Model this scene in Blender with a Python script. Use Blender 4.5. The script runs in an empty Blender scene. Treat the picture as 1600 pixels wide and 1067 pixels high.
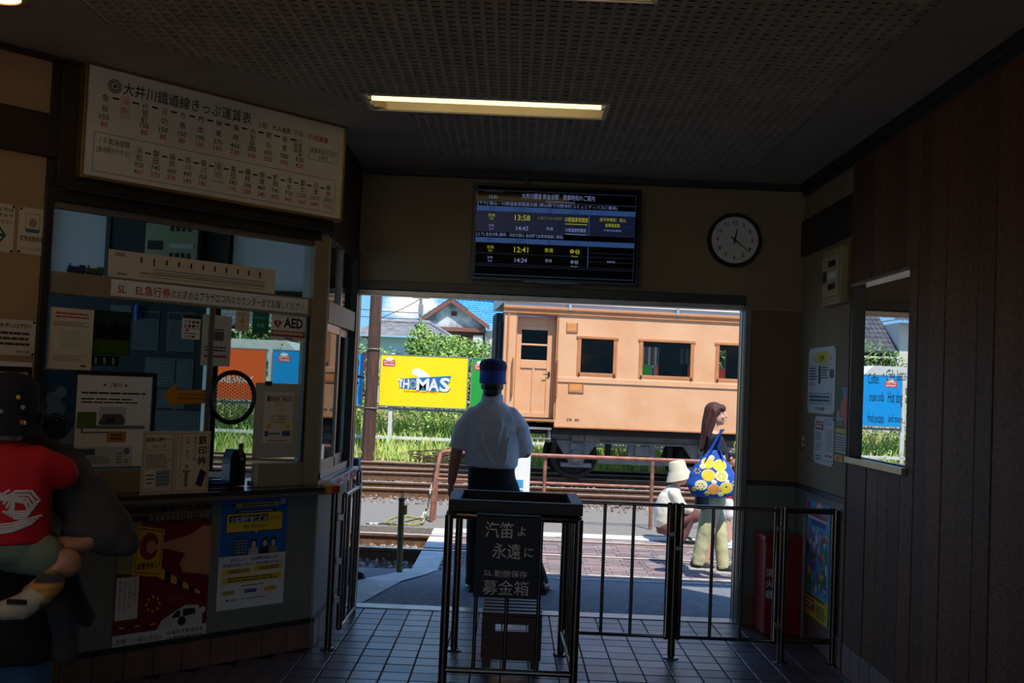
import bpy, bmesh, math, random
from mathutils import Vector, Matrix, Quaternion
random.seed(7)
SC = bpy.context.scene
COL = SC.collection
PI = math.pi

# ------------------------------------------------------------------ camera
def make_camera():
    f, pitch, yaw, roll = 1664.0, 0.0425, -0.002, 0.042
    fwd = Vector((math.sin(yaw)*math.cos(pitch), math.cos(yaw)*math.cos(pitch), math.sin(pitch)))
    rt = Vector((math.cos(yaw), -math.sin(yaw), 0)); up = rt.cross(fwd)
    r2 = rt*math.cos(roll) + up*math.sin(roll); u2 = -rt*math.sin(roll) + up*math.cos(roll)
    cd = bpy.data.cameras.new('camera'); cam = bpy.data.objects.new('camera', cd); COL.objects.link(cam)
    cd.sensor_width = 36.0; cd.sensor_fit = 'HORIZONTAL'; cd.lens = f/1600*36.0
    cd.clip_start = 0.05; cd.clip_end = 400
    m = Matrix((r2, u2, -fwd)).transposed().to_4x4(); m.translation = (0, 0, 1.541)
    cam.matrix_world = m
    SC.camera = cam
make_camera()

# ------------------------------------------------------------------ light
EXPOSURE = 0.22
SUN_STRENGTH = 5.2
SC.view_settings.view_transform = 'Standard'; SC.view_settings.look = 'None'
SC.view_settings.exposure = EXPOSURE; SC.view_settings.gamma = 1.0
SC.view_settings.use_curve_mapping = False
try:
    SC.cycles.use_denoising = True
    SC.cycles.max_bounces = 10; SC.cycles.diffuse_bounces = 6; SC.cycles.glossy_bounces = 5
    SC.cycles.transmission_bounces = 8; SC.cycles.transparent_max_bounces = 16
    SC.cycles.sample_clamp_indirect = 6.0; SC.cycles.caustics_reflective = False; SC.cycles.caustics_refractive = False
except Exception:
    pass
SUN_EL, SUN_AZ = math.radians(60), math.radians(24)      # from behind the camera, a little to the right
sun_dir = Vector((math.sin(SUN_AZ)*math.cos(SUN_EL), -math.cos(SUN_AZ)*math.cos(SUN_EL), math.sin(SUN_EL)))
sd = bpy.data.lights.new('sun', 'SUN'); so = bpy.data.objects.new('sun', sd); COL.objects.link(so)
sd.energy = SUN_STRENGTH; sd.angle = math.radians(0.6); sd.color = (1.0, 0.955, 0.88)
so.rotation_euler = sun_dir.to_track_quat('Z', 'Y').to_euler(); so.location = (6, -10, 20)

def make_world():
    w = bpy.data.worlds.new('world'); SC.world = w; w.use_nodes = True
    nt = w.node_tree; nt.nodes.clear(); N = nt.nodes.new; L = nt.links.new
    out = N('ShaderNodeOutputWorld'); bg = N('ShaderNodeBackground'); L(bg.outputs[0], out.inputs[0])
    bg.inputs[1].default_value = 1.0
    tc = N('ShaderNodeTexCoord'); sep = N('ShaderNodeSeparateXYZ'); L(tc.outputs['Generated'], sep.inputs[0])
    rmp = N('ShaderNodeValToRGB'); L(sep.outputs['Z'], rmp.inputs[0])
    e = rmp.color_ramp.elements
    e[0].position = 0.0; e[0].color = (0.30, 0.62, 0.93, 1)
    e[1].position = 0.9; e[1].color = (0.11, 0.33, 0.88, 1)
    k = e.new(0.12); k.color = (0.20, 0.51, 0.98, 1)
    mp = N('ShaderNodeMapping'); L(tc.outputs['Generated'], mp.inputs[0])
    mp.inputs['Scale'].default_value = (1, 1, 2.2); mp.inputs['Location'].default_value = (0.28, 0.0, 0.05)
    no = N('ShaderNodeTexNoise'); L(mp.outputs[0], no.inputs['Vector'])
    no.inputs['Scale'].default_value = 7.0; no.inputs['Detail'].default_value = 7; no.inputs['Roughness'].default_value = 0.55
    cr = N('ShaderNodeValToRGB'); L(no.outputs['Fac'], cr.inputs[0])
    cr.color_ramp.elements[0].position = 0.57; cr.color_ramp.elements[0].color = (0, 0, 0, 1)
    cr.color_ramp.elements[1].position = 0.64; cr.color_ramp.elements[1].color = (1, 1, 1, 1)
    mx = N('ShaderNodeMix'); mx.data_type = 'RGBA'
    L(cr.outputs[0], mx.inputs['Factor']); L(rmp.outputs[0], mx.inputs['A']); mx.inputs['B'].default_value = (1.0, 1.0, 1.0, 1)
    L(mx.outputs['Result'], bg.inputs[0])
make_world()

# ------------------------------------------------------------------ materials
def lin(c):
    c = c/255.0
    return c/12.92 if c <= 0.04045 else ((c+0.055)/1.055)**2.4
MATS = {}
def mat(name, rgb=None, rough=0.6, metal=0.0, var=0.0, scale=6.0, bump=0.0, bscale=None, stretch=(1, 1, 1), spec=0.5,
        emit=0.0, coat=0.0, sheen=0.0, rgb2=None, rgb3=None, detail=5.0, wear=0.0, lo=0.35, hi=0.65):
    """A procedural Principled material: noise between colours, noise bump; rgb in 0-255 sRGB."""
    if name in MATS: return MATS[name]
    m = bpy.data.materials.new(name); MATS[name] = m; m.use_nodes = True
    nt = m.node_tree; b = nt.nodes['Principled BSDF']; N = nt.nodes.new; L = nt.links.new
    col = tuple(lin(c) for c in rgb)+(1,)
    m.diffuse_color = col
    b.inputs['Base Color'].default_value = col
    b.inputs['Roughness'].default_value = rough; b.inputs['Metallic'].default_value = metal
    b.inputs['Specular IOR Level'].default_value = spec
    if coat: b.inputs['Coat Weight'].default_value = coat; b.inputs['Coat Roughness'].default_value = 0.15
    if sheen: b.inputs['Sheen Weight'].default_value = sheen
    if emit:
        b.inputs['Emission Color'].default_value = col; b.inputs['Emission Strength'].default_value = emit
    tc = None
    if var or rgb2 or bump:
        tc = N('ShaderNodeTexCoord'); mp = N('ShaderNodeMapping'); L(tc.outputs['Object'], mp.inputs[0])
        mp.inputs['Scale'].default_value = stretch
    if var or rgb2:
        no = N('ShaderNodeTexNoise'); L(mp.outputs[0], no.inputs['Vector'])
        no.inputs['Scale'].default_value = scale; no.inputs['Detail'].default_value = detail; no.inputs['Roughness'].default_value = 0.6
        rp = N('ShaderNodeValToRGB'); L(no.outputs['Fac'], rp.inputs[0])
        if rgb2: c2 = tuple(lin(c) for c in rgb2)+(1,)
        else: c2 = tuple(min(1, c*(1+var)) for c in col[:3])+(1,); col = tuple(c*(1-var) for c in col[:3])+(1,)
        rp.color_ramp.elements[0].position = lo; rp.color_ramp.elements[0].color = col
        rp.color_ramp.elements[1].position = hi; rp.color_ramp.elements[1].color = c2
        if rgb3:
            k = rp.color_ramp.elements.new(0.5*(lo+hi)); k.color = tuple(lin(c) for c in rgb3)+(1,)
        L(rp.outputs[0], b.inputs['Base Color'])
    if bump:
        nb = N('ShaderNodeTexNoise'); L(mp.outputs[0], nb.inputs['Vector'])
        nb.inputs['Scale'].default_value = bscale or scale*4; nb.inputs['Detail'].default_value = 4
        bn = N('ShaderNodeBump'); bn.inputs['Strength'].default_value = min(1, bump); bn.inputs['Distance'].default_value = 0.01*max(1, bump)
        L(nb.outputs['Fac'], bn.inputs['Height']); L(bn.outputs[0], b.inputs['Normal'])
    return m
def glass_mat(name, tint=(235, 240, 240), refl=0.12, rough=0.0, dark=1.0):
    """thin pane: mostly see-through with a Fresnel mirror on top"""
    if name in MATS: return MATS[name]
    m = bpy.data.materials.new(name); MATS[name] = m; m.use_nodes = True
    nt = m.node_tree; nt.nodes.clear(); N = nt.nodes.new; L = nt.links.new
    out = N('ShaderNodeOutputMaterial'); mx = N('ShaderNodeMixShader'); L(mx.outputs[0], out.inputs[0])
    tr = N('ShaderNodeBsdfTransparent'); tr.inputs[0].default_value = tuple(lin(c)*dark for c in tint)+(1,)
    gl = N('ShaderNodeBsdfGlossy'); gl.inputs['Roughness'].default_value = rough
    lw = N('ShaderNodeLayerWeight'); lw.inputs['Blend'].default_value = refl
    L(lw.outputs['Fresnel'], mx.inputs[0]); L(tr.outputs[0], mx.inputs[1]); L(gl.outputs[0], mx.inputs[2])
    return m
def translucent_mat(name, rgb):
    if name in MATS: return MATS[name]
    m = bpy.data.materials.new(name); MATS[name] = m; m.use_nodes = True
    nt = m.node_tree; nt.nodes.clear(); N = nt.nodes.new; L = nt.links.new
    out = N('ShaderNodeOutputMaterial'); mx = N('ShaderNodeMixShader'); L(mx.outputs[0], out.inputs[0])
    c = tuple(lin(v) for v in rgb)+(1,)
    tr = N('ShaderNodeBsdfTranslucent'); tr.inputs[0].default_value = c
    df = N('ShaderNodeBsdfDiffuse'); df.inputs[0].default_value = c
    mx.inputs[0].default_value = 0.25; L(tr.outputs[0], mx.inputs[1]); L(df.outputs[0], mx.inputs[2])
    return m

# ------------------------------------------------------------------ mesh builder
_TXT = {}
def text_geo(s, bold=0.0):
    """triangulated outline of a string at size 1, from Blender's built-in font"""
    key = (s, bold)
    if key in _TXT: return _TXT[key]
    cu = bpy.data.curves.new('t', 'FONT'); cu.body = s; cu.size = 1.0; cu.resolution_u = 2; cu.offset = bold
    o = bpy.data.objects.new('t', cu); COL.objects.link(o)
    dg = bpy.context.evaluated_depsgraph_get(); me = bpy.data.meshes.new_from_object(o.evaluated_get(dg))
    v = [(p.co.x, p.co.y) for p in me.vertices]; f = [tuple(p.vertices) for p in me.polygons]
    bpy.data.objects.remove(o); bpy.data.meshes.remove(me); bpy.data.curves.remove(cu)
    w = max((p[0] for p in v), default=0.0)
    x0 = min((p[0] for p in v), default=0.0)
    y0 = min((p[1] for p in v), default=0.0); y1 = max((p[1] for p in v), default=0.0)
    _TXT[key] = (v, f, x0, w, y0, y1)
    return _TXT[key]

class MB:
    def __init__(s):
        s.v = []; s.f = []; s.mi = []; s.mats = []; s.smooth = False
    def slot(s, m):
        if m not in s.mats: s.mats.append(m)
        return s.mats.index(m)
    def add(s, vs, fs, m, M=None):
        b = len(s.v)
        if M is not None: vs = [M @ Vector(p) for p in vs]
        s.v.extend([tuple(p) for p in vs]); k = s.slot(m)
        for f in fs: s.f.append(tuple(i+b for i in f)); s.mi.append(k)
        return s
    def box(s, x0, y0, z0, x1, y1, z1, m, M=None):
        vs = [(x0, y0, z0), (x1, y0, z0), (x1, y1, z0), (x0, y1, z0), (x0, y0, z1), (x1, y0, z1), (x1, y1, z1), (x0, y1, z1)]
        return s.add(vs, [(3, 2, 1, 0), (4, 5, 6, 7), (0, 1, 5, 4), (1, 2, 6, 5), (2, 3, 7, 6), (3, 0, 4, 7)], m, M)
    def rect(s, x0, y0, x1, y1, z, m, M=None):
        return s.add([(x0, y0, z), (x1, y0, z), (x1, y1, z), (x0, y1, z)], [(0, 1, 2, 3)], m, M)
    def poly(s, pts, z, m, M=None):
        return s.add([(p[0], p[1], z) for p in pts], [tuple(range(len(pts)))], m, M)
    def disc(s, x, y, r, z, m, n=20, ry=None, M=None):
        return s.poly([(x+r*math.cos(2*PI*i/n), y+(ry or r)*math.sin(2*PI*i/n)) for i in range(n)], z, m, M)
    def outline(s, x0, y0, x1, y1, t, z, m, M=None):
        s.rect(x0, y0, x1, y0+t, z, m, M); s.rect(x0, y1-t, x1, y1, z, m, M)
        s.rect(x0, y0+t, x0+t, y1-t, z, m, M); return s.rect(x1-t, y0+t, x1, y1-t, z, m, M)
    def prism(s, pts, z0, z1, m, M=None):
        n = len(pts)
        vs = [(p[0], p[1], z0) for p in pts]+[(p[0], p[1], z1) for p in pts]
        fs = [tuple(range(n-1, -1, -1)), tuple(range(n, 2*n))]+[(i, (i+1) % n, n+(i+1) % n, n+i) for i in range(n)]
        return s.add(vs, fs, m, M)
    def rings(s, rings, m, caps=True, closed=False, M=None):
        n = len(rings[0]); vs = [p for r in rings for p in r]; fs = []
        k = len(rings)
        for a in range(k if closed else k-1):
            b = (a+1) % k
            for i in range(n): fs.append((a*n+i, a*n+(i+1) % n, b*n+(i+1) % n, b*n+i))
        if caps and not closed:
            fs.append(tuple(range(n-1, -1, -1))); fs.append(tuple((k-1)*n+i for i in range(n)))
        s.smooth = True
        return s.add(vs, fs, m, M)
    def tube(s, pts, r, m, n=8, closed=False, flat=1.0, M=None, caps=True):
        pts = [Vector(p) for p in pts]; k = len(pts)
        rs = r if isinstance(r, (list, tuple)) else [r]*k
        rg = []; prev = None
        for i, p in enumerate(pts):
            if closed: t = (pts[(i+1) % k]-pts[i-1])
            else: t = pts[min(i+1, k-1)]-pts[max(i-1, 0)]
            t = t.normalized() if t.length > 1e-9 else Vector((0, 0, 1))
            if prev is None:
                a = Vector((0, 0, 1)) if abs(t.z) < 0.9 else Vector((1, 0, 0))
                u = t.cross(a).normalized()
            else:
                u = (prev-t*prev.dot(t)).normalized()
            prev = u; w = t.cross(u)
            rr = rs[i]; rx, ry = (rr if isinstance(rr, (tuple, list)) else (rr, rr*flat))
            rg.append([p+u*rx*math.cos(2*PI*j/n)+w*ry*math.sin(2*PI*j/n) for j in range(n)])
        return s.rings(rg, m, caps=caps, closed=closed, M=M)
    def cyl(s, p, q, r, m, n=12, r2=None, M=None):
        return s.tube([p, q], [r, r if r2 is None else r2], m, n, M=M)
    def lathe(s, prof, m, n=20, M=None, caps=True):
        rg = [[(r*math.cos(2*PI*j/n), r*math.sin(2*PI*j/n), z) for j in range(n)] for r, z in prof]
        return s.rings(rg, m, caps=caps, M=M)
    def ball(s, c, r, m, n=14, k=8, M=None, R=None):
        rx, ry, rz = r if isinstance(r, (tuple, list)) else (r, r, r)
        rg = []
        for a in range(k+1):
            th = max(0.02, min(PI-0.02, PI*a/k))
            ring = []
            for j in range(n):
                p = Vector((rx*math.sin(th)*math.cos(2*PI*j/n), ry*math.sin(th)*math.sin(2*PI*j/n), -rz*math.cos(th)))
                if R is not None: p = R @ p
                ring.append(p+Vector(c))
            rg.append(ring)
        return s.rings(rg, m, M=M)
    def text(s, t, x, y, size, m, z=0.0, align='l', bold=0.0, sx=1.0, M=None, rot=0.0):
        v, f, x0, w, y0, y1 = text_geo(t, bold)
        off = 0 if align == 'l' else (-(x0+w)/2 if align == 'c' else -w)
        c, sn = math.cos(rot), math.sin(rot)
        vs = []
        for p in v:
            a = (p[0]+off)*size*sx; b = p[1]*size
            vs.append((x+a*c-b*sn, y+a*sn+b*c, z))
        return s.add(vs, f, m, M)
    def textfit(s, t, x0, x1, y, size, m, z=0.0, bold=0.0, M=None):
        v, f, a, w, y0, y1 = text_geo(t, bold)
        k = (x1-x0)/max(1e-6, (w-a))
        vs = [(x0+(p[0]-a)*k, y+p[1]*size, z) for p in v]
        return s.add(vs, f, m, M)
    def vtext(s, t, x, y, size, m, z=0.0, pitch=1.05, bold=0.0, M=None):
        for i, ch in enumerate(t):
            if ch != ' ': s.text(ch, x, y-size*0.86-i*size*pitch, size, m, z, 'c', bold, M=M)
        return s
    def mesh(s, name):
        me = bpy.data.meshes.new(name); me.from_pydata(s.v, [], s.f)
        for m in s.mats: me.materials.append(m)
        me.polygons.foreach_set('material_index', s.mi)
        if s.smooth:
            me.polygons.foreach_set('use_smooth', [True]*len(s.f))
            try: me.set_sharp_from_angle(angle=math.radians(38))
            except Exception: pass
        me.update()
        return me
    def build(s, name, parent=None, M=None, bevel=0.0):
        o = bpy.data.objects.new(name, s.mesh(name)); COL.objects.link(o)
        if parent is not None: o.parent = parent
        if M is not None: o.matrix_local = M
        if bevel:
            b = o.modifiers.new('bevel', 'BEVEL'); b.width = bevel; b.segments = 2; b.limit_method = 'ANGLE'; b.angle_limit = math.radians(40)
        return o
def tag(o, label, cat, group=None):
    o['label'] = label; o['category'] = cat
    if group: o['group'] = group
    return o
def struct(o):
    o['kind'] = 'structure'; return o
def stuff(o):
    o['kind'] = 'stuff'; return o
def empty(name, loc=(0, 0, 0), rz=0.0, M=None):
    o = bpy.data.objects.new(name, None); COL.objects.link(o); o.empty_display_size = 0.1
    if M is not None: o.matrix_world = M
    else: o.location = loc; o.rotation_euler = (0, 0, rz)
    return o
def dup(o, parent=None, M=None):
    c = o.copy(); COL.objects.link(c); c.parent = parent
    if M is not None: c.matrix_local = M
    return c
def frame(origin, right, up=(0, 0, 1)):
    r = Vector(right).normalized(); u = Vector(up).normalized(); n = r.cross(u)
    m = Matrix((r, u, n)).transposed().to_4x4(); m.translation = Vector(origin); return m
def T(x=0, y=0, z=0): return Matrix.Translation((x, y, z))
def grid_wall(mb, a0, a1, b0, b1, d0, d1, holes, m, M=None):
    """slab in local (a=right, b=up, d=out) with rectangular openings (a0,a1,b0,b1)"""
    xs = sorted(set([a0, a1]+[h[i] for h in holes for i in (0, 1) if a0 < h[i] < a1]))
    ys = sorted(set([b0, b1]+[h[i] for h in holes for i in (2, 3) if b0 < h[i] < b1]))
    for i in range(len(xs)-1):
        for j in range(len(ys)-1):
            cx, cy = (xs[i]+xs[i+1])/2, (ys[j]+ys[j+1])/2
            if any(h[0] < cx < h[1] and h[2] < cy < h[3] for h in holes): continue
            mb.box(xs[i], ys[j], d0, xs[i+1], ys[j+1], d1, m, M)
    return mb

# frames of the room's wall planes: local x = right, y = up, z = out into the room
YF, XR = 7.28, 1.957
FR_F = frame((0, YF, 0), (1, 0, 0))
FR_R = frame((XR, 0, 0), (0, -1, 0))
BA = 0.767
B_R = Vector((math.sin(BA), math.cos(BA), 0))           # to the right along the ticket counter front
B_N = Vector((math.cos(BA), -math.sin(BA), 0))          # out of the counter front into the room
B_O = Vector((-1.104, 6.17, 0))
FR_B = frame(B_O, B_R)                                  # x = -u
FR_S = frame((-1.09, 6.17, 0), (0, 1, 0))               # short counter side running to the front wall
CANOPY_Y = 9.7
# ================================================================== ROOM
m_wall_up = mat('wall_beige', (150, 132, 104), 0.8, var=0.10, scale=2.5, bump=0.3, bscale=60)
m_wall_mid = mat('wall_tan_board', (122, 96, 66), 0.6, var=0.12, scale=1.6, bump=0.1, bscale=30)
m_wall_low = mat('wall_grey_panel', (128, 130, 122), 0.55, var=0.08, scale=2.0, bump=0.15, bscale=40)
m_wall_left = mat('wall_warm_beige', (176, 142, 100), 0.75, var=0.10, scale=2.2, bump=0.2, bscale=50)
m_dark_trim = mat('dark_trim', (44, 44, 46), 0.5, var=0.15, scale=6, bump=0.1)
m_dark_brown = mat('dark_brown_beam', (52, 42, 34), 0.55, var=0.2, scale=5, stretch=(1, 1, 1), bump=0.15)
m_ceil = mat('ceiling_plaster', (186, 176, 158), 0.9, var=0.10, scale=3, bump=0.5, bscale=120)
m_ceil_rib = mat('ceiling_rib', (206, 192, 166), 0.85, var=0.12, scale=5, bump=0.3, bscale=90)
m_ceil_dark = mat('ceiling_gap', (40, 36, 32), 0.95, var=0.1)  # dark backing colour deepens the shadow lines between the ceiling slats
m_floor_tile = mat('floor_tile_glaze', (98, 82, 84), 0.34, var=0.16, scale=9, bump=0.25, bscale=45, spec=1.0)
m_floor_tile2 = mat('floor_tile_glaze_b', (88, 76, 82), 0.38, var=0.16, scale=8, bump=0.25, bscale=45, spec=1.0)
m_grout = mat('grout', (52, 48, 46), 0.9, var=0.2, scale=20)
m_base_tile = mat('base_tile', (128, 98, 84), 0.35, var=0.15, scale=7, bump=0.2, bscale=40)
m_steel = mat('stainless_pipe', (176, 172, 164), 0.22, 1.0, var=0.06, scale=14)
m_alu = mat('aluminium_frame', (168, 162, 150), 0.35, 0.85, var=0.06, scale=12)
m_alu_dark = mat('bronze_aluminium', (70, 66, 60), 0.4, 0.7, var=0.1, scale=12)
m_sash_beige = mat('beige_sash', (158, 140, 112), 0.5, 0.2, var=0.08, scale=8)
m_concrete = mat('concrete', (150, 148, 142), 0.85, var=0.15, scale=6, bump=0.4, bscale=60)
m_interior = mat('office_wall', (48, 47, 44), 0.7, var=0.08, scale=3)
m_roof = mat('canopy_boards', (120, 108, 92), 0.8, var=0.15, scale=4, bump=0.3)
m_white_enamel = mat('white_enamel', (225, 220, 205), 0.4, var=0.04, scale=6)

# ---- floor
fb = MB(); fb.box(-5.0, -3.6, -0.2, 2.1, 7.3, -0.006, m_grout)
floor = struct(fb.build('floor'))
def in_room(x, y):
    p = Vector((x, y, 0))-B_O
    if p.dot(B_N) < 0.0 and p.dot(B_R) < 0.05: return False
    if x < -1.12 and y > 6.1: return False
    return x < XR+0.05
PT = 0.157
tmesh = []
for k, m in enumerate((m_floor_tile, m_floor_tile2)):
    t = MB(); a = PT/2-0.004
    t.add([(-a, -a, -0.01), (a, -a, -0.01), (a, a, -0.01), (-a, a, -0.01), (-a, -a, -0.0015), (a, -a, -0.0015), (a, a, -0.0015), (-a, a, -0.0015),
           (-a+.003, -a+.003, 0), (a-.003, -a+.003, 0), (a-.003, a-.003, 0), (-a+.003, a-.003, 0)],
          [(0, 1, 5, 4), (1, 2, 6, 5), (2, 3, 7, 6), (3, 0, 4, 7), (4, 5, 9, 8), (5, 6, 10, 9), (6, 7, 11, 10), (7, 4, 8, 11), (8, 9, 10, 11)], m)
    tmesh.append(t.mesh('tile'))
cells = []
for i in range(-30, 18):
    for j in range(0, 68):
        x = -0.63+PT*(i+0.5); y = 7.305-PT*(j+0.5)
        if in_room(x, y) and -4.6 < x: cells.append((y, x))
near = [c for c in cells if c[0] > 5.35 and c[1] > -2.0]
near.sort(key=lambda c: -c[0]); near = near[:300]; nearset = set(near)
for y, x in near:
    o = bpy.data.objects.new('tile', tmesh[1 if random.random() < 0.35 else 0]); COL.objects.link(o)
    o.parent = floor; o.location = (x, y, random.uniform(-0.0008, 0.0006)); o.rotation_euler = (random.uniform(-.003, .003), random.uniform(-.003, .003), 0)
rest = MB(); a = PT/2-0.004
for c in cells:
    if c in nearset: continue
    y, x = c; rest.box(x-a, y-a, -0.01, x+a, y+a, 0, m_floor_tile if random.random() < 0.65 else m_floor_tile2)
stuff(rest.build('tile_field', floor))

# ---- front wall with the platform doorway (local x = X, y = Z)
DX0, DX1, DZ = -1.085, 1.575, 2.18
OW = (-2.06, -1.2, 0.88, 2.0)                      # outer office window
TR1, TR2 = (-3.25, -2.83, 2.17, 2.72), (-1.98, -1.3, 2.13, 2.60)      # frosted transoms of the office
wf = MB()
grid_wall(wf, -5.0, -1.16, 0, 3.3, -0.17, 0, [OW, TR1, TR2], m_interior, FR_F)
grid_wall(wf, -1.16, 2.12, 2.15, 3.3, -0.17, 0, [(DX0, DX1, 0, DZ)], m_wall_up, FR_F)
grid_wall(wf, -1.16, 2.12, 0.95, 2.15, -0.17, 0, [(DX0, DX1, 0, DZ)], m_wall_mid, FR_F)
grid_wall(wf, -1.16, 2.12, 0.0, 0.95, -0.17, 0, [(DX0, DX1, 0, DZ)], m_wall_low, FR_F)
wall_front = struct(wf.build('wall_front'))
# right wall
W1 = (-6.10, -5.225, 1.225, 2.215)                 # window opening, local x = -Y
wr = MB()
grid_wall(wr, -7.45, -6.13, 0.95, 3.3, -0.16, 0, [], m_wall_up, FR_R)
grid_wall(wr, -7.45, -6.13, 0.0, 0.95, -0.16, 0, [], m_wall_low, FR_R)
grid_wall(wr, -6.13, 3.6, 0.0, 3.3, -0.16, 0, [W1], m_dark_brown, FR_R)
wall_right = struct(wr.build('wall_right'))
# back wall with the street entrance, and the left return wall
wb = MB(); FR_K = frame((0, -3.5, 0), (-1, 0, 0))
grid_wall(wb, -2.1, 5.0, 0, 3.3, -0.17, 0, [(-1.7, 2.6, 0, 2.5)], m_wall_up, FR_K)
struct(wb.build('wall_back'))
wl = MB()
LW = 4.75                                           # how far the slanting left wall runs from the corner
e = B_O-B_R*LW
FR_L = frame((e.x, -3.5, 0), (0, 1, 0))
grid_wall(wl, 0, e.y+3.5, 0, 3.3, -0.15, 0, [], m_wall_left, FR_L)
struct(wl.build('wall_side'))
# slanting wall: ticket counter front below the glass, plain wall to its left
HB0, HB1 = -1.60, -0.095                            # glazing, local x
wl = MB()
grid_wall(wl, -LW, -1.64, 0, 3.3, -0.12, 0, [], m_wall_left, FR_B)
grid_wall(wl, -1.64, 0.0, 0.0, 0.90, -0.12, 0, [], m_wall_low, FR_B)
grid_wall(wl, -1.64, 0.0, 2.40, 3.3, -0.12, 0, [], m_dark_brown, FR_B)
wall_left = struct(wl.build('wall_left'))
ws = MB()
grid_wall(ws, 0.0, 1.12, 0.0, 0.90, -0.07, 0, [], m_wall_low, FR_S)
grid_wall(ws, 0.0, 1.12, 2.42, 3.3, -0.07, 0, [], m_dark_brown, FR_S)
wall_left_return = struct(ws.build('wall_counter_side'))

# ---- base tiles, dado rails, cornices, beams
def tile_row(FR, a0, a1, h, parent, step=0.157, d=0.012):
    n = max(1, round((a1-a0)/step)); st = (a1-a0)/n
    for i in range(n):
        t = MB(); g = 0.003
        t.box(a0+i*st+g, 0.002, 0, a0+(i+1)*st-g, h, d+random.uniform(-.001, .0015), m_base_tile)
        t.build('tile', parent, FR, bevel=0.002)
tile_row(FR_R, -7.27, -6.10, 0.17, wall_right)
tile_row(FR_R, -6.10, -3.5, 0.17, wall_right, d=0.03)
tile_row(FR_F, 1.60, 1.95, 0.20, wall_front)
tile_row(FR_B, -3.2, 0.0, 0.145, wall_left)
tile_row(FR_S, 0.0, 1.1, 0.145, wall_left_return)
NT = [0]
def trim(mb, M=None, parent=None, bevel=0.003):
    NT[0] += 1
    return struct(mb.build('trim_%d' % NT[0], parent, M, bevel))
t = MB(); t.box(1.60, 0.945, 0, 1.955, 0.975, 0.02, m_dark_trim); trim(t, FR_F)
t = MB(); t.box(-7.27, 0.945, 0, -6.13, 0.975, 0.02, m_dark_trim); trim(t, FR_R)
t = MB(); t.box(1.60, 2.135, 0, 1.955, 2.16, 0.012, m_wall_up); trim(t, FR_F)
t = MB(); t.box(-1.07, 2.96, 0, 1.957, 3.02, 0.05, m_dark_trim); trim(t, FR_F)
t = MB(); t.box(-7.23, 2.955, 0, 3.5, 3.02, 0.05, m_dark_trim); t.box(-7.23, 2.925, 0, 3.5, 2.957, 0.03, m_dark_trim); trim(t, FR_R)
t = MB(); t.box(-LW, 2.985, 0, -1.52, 3.02, 0.06, m_dark_brown); trim(t, FR_B)
t = MB(); t.box(-7.27, 2.51, 0, -6.13, 2.755, 0.02, m_dark_brown); trim(t, FR_R)
t = MB(); t.box(-LW, 2.53, 0, -1.60, 2.735, 0.03, m_dark_brown); trim(t, FR_B)
t = MB(); t.box(-1.60, 2.40, 0, -1.50, 3.0, 0.035, m_dark_brown); trim(t, FR_B)
t = MB(); t.box(-LW, 0.145, 0, 0.0, 0.172, 0.016, m_dark_trim); trim(t, FR_B)
t = MB(); t.box(0.0, 0.145, 0, 1.1, 0.172, 0.012, m_dark_trim); trim(t, FR_S)

# ---- planks on the right wall
plank_mats = [mat('plank_%d' % i, c, 0.6, rgb2=c2, scale=2.2, stretch=(14, 14, 0.9), bump=0.5, bscale=7) for i, (c, c2) in enumerate((
    ((82, 50, 26), (118, 76, 42)), ((74, 46, 26), (106, 70, 40)), ((92, 58, 32), (128, 84, 48))))]
pw = 0.165; a = -6.13; k = 0
while a < -3.0:
    w = pw*random.uniform(0.92, 1.08); b = a+w
    m = plank_mats[k % 3] if random.random() < 0.8 else plank_mats[(k+1) % 3]; k += 1
    d = 0.02+random.uniform(-.002, .003)
    segs = [(0.165, 2.93)]
    if b > W1[0] and a < W1[1]:
        if a < W1[0]-0.02 or b > W1[1]+0.02:
            pass
        segs = [(0.165, W1[2]), (W1[3], 2.93)]
    for z0, z1 in segs:
        p = MB(); p.box(a+.002, z0, 0, b-.002, z1, d, m)
        p.build('plank', wall_right, FR_R, bevel=0.003)
    if len(segs) == 2 and a < W1[0]-0.01:
        p = MB(); p.box(a+.002, W1[2], 0, W1[0], W1[3], d, m); p.build('plank', wall_right, FR_R, bevel=0.003)
    if len(segs) == 2 and b > W1[1]+0.01:
        p = MB(); p.box(W1[1], W1[2], 0, b-.002, W1[3], d, m); p.build('plank', wall_right, FR_R, bevel=0.003)
    a = b
p = MB()
while a < 3.4:
    p.box(a+.002, 0.165, 0, a+pw-.002, 2.93, 0.02, plank_mats[k % 3]); k += 1; a += pw
stuff(p.build('plank_field', wall_right, FR_R))
# narrow upright board closing the planks
p = MB(); p.box(-6.15, 0.0, 0, -6.13, 2.95, 0.026, plank_mats[0]); p.build('edge_board', wall_right, FR_R, bevel=0.002)

# ---- ceiling
g = MB()
# slab above everything, pierced for the two recessed lamps
def slab(mb, z0, z1, m, holes):
    XS = sorted(set([-5.0, 2.12]+[h[i] for h in holes for i in (0, 1)])); YS = sorted(set([-3.67, 7.45]+[h[i] for h in holes for i in (2, 3)]))
    for i in range(len(XS)-1):
        for j in range(len(YS)-1):
            cx, cy = (XS[i]+XS[i+1])/2, (YS[j]+YS[j+1])/2
            if any(h[0] < cx < h[1] and h[2] < cy < h[3] for h in holes): continue
            mb.box(XS[i], YS[j], z0, XS[i+1], YS[j+1], z1, m)
LH = [(-0.82, 0.43, 5.385, 5.675), (-0.78, 0.47, 3.64, 3.93)]
slab(g, 3.035, 3.06, m_ceil_dark, LH)
slab(g, 3.2, 3.32, m_ceil_dark, []); g.box(-14, 7.3, 3.3, 9, 7.5, 3.74, m_dark_brown)
ceiling = struct(g.build('ceiling'))
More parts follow.
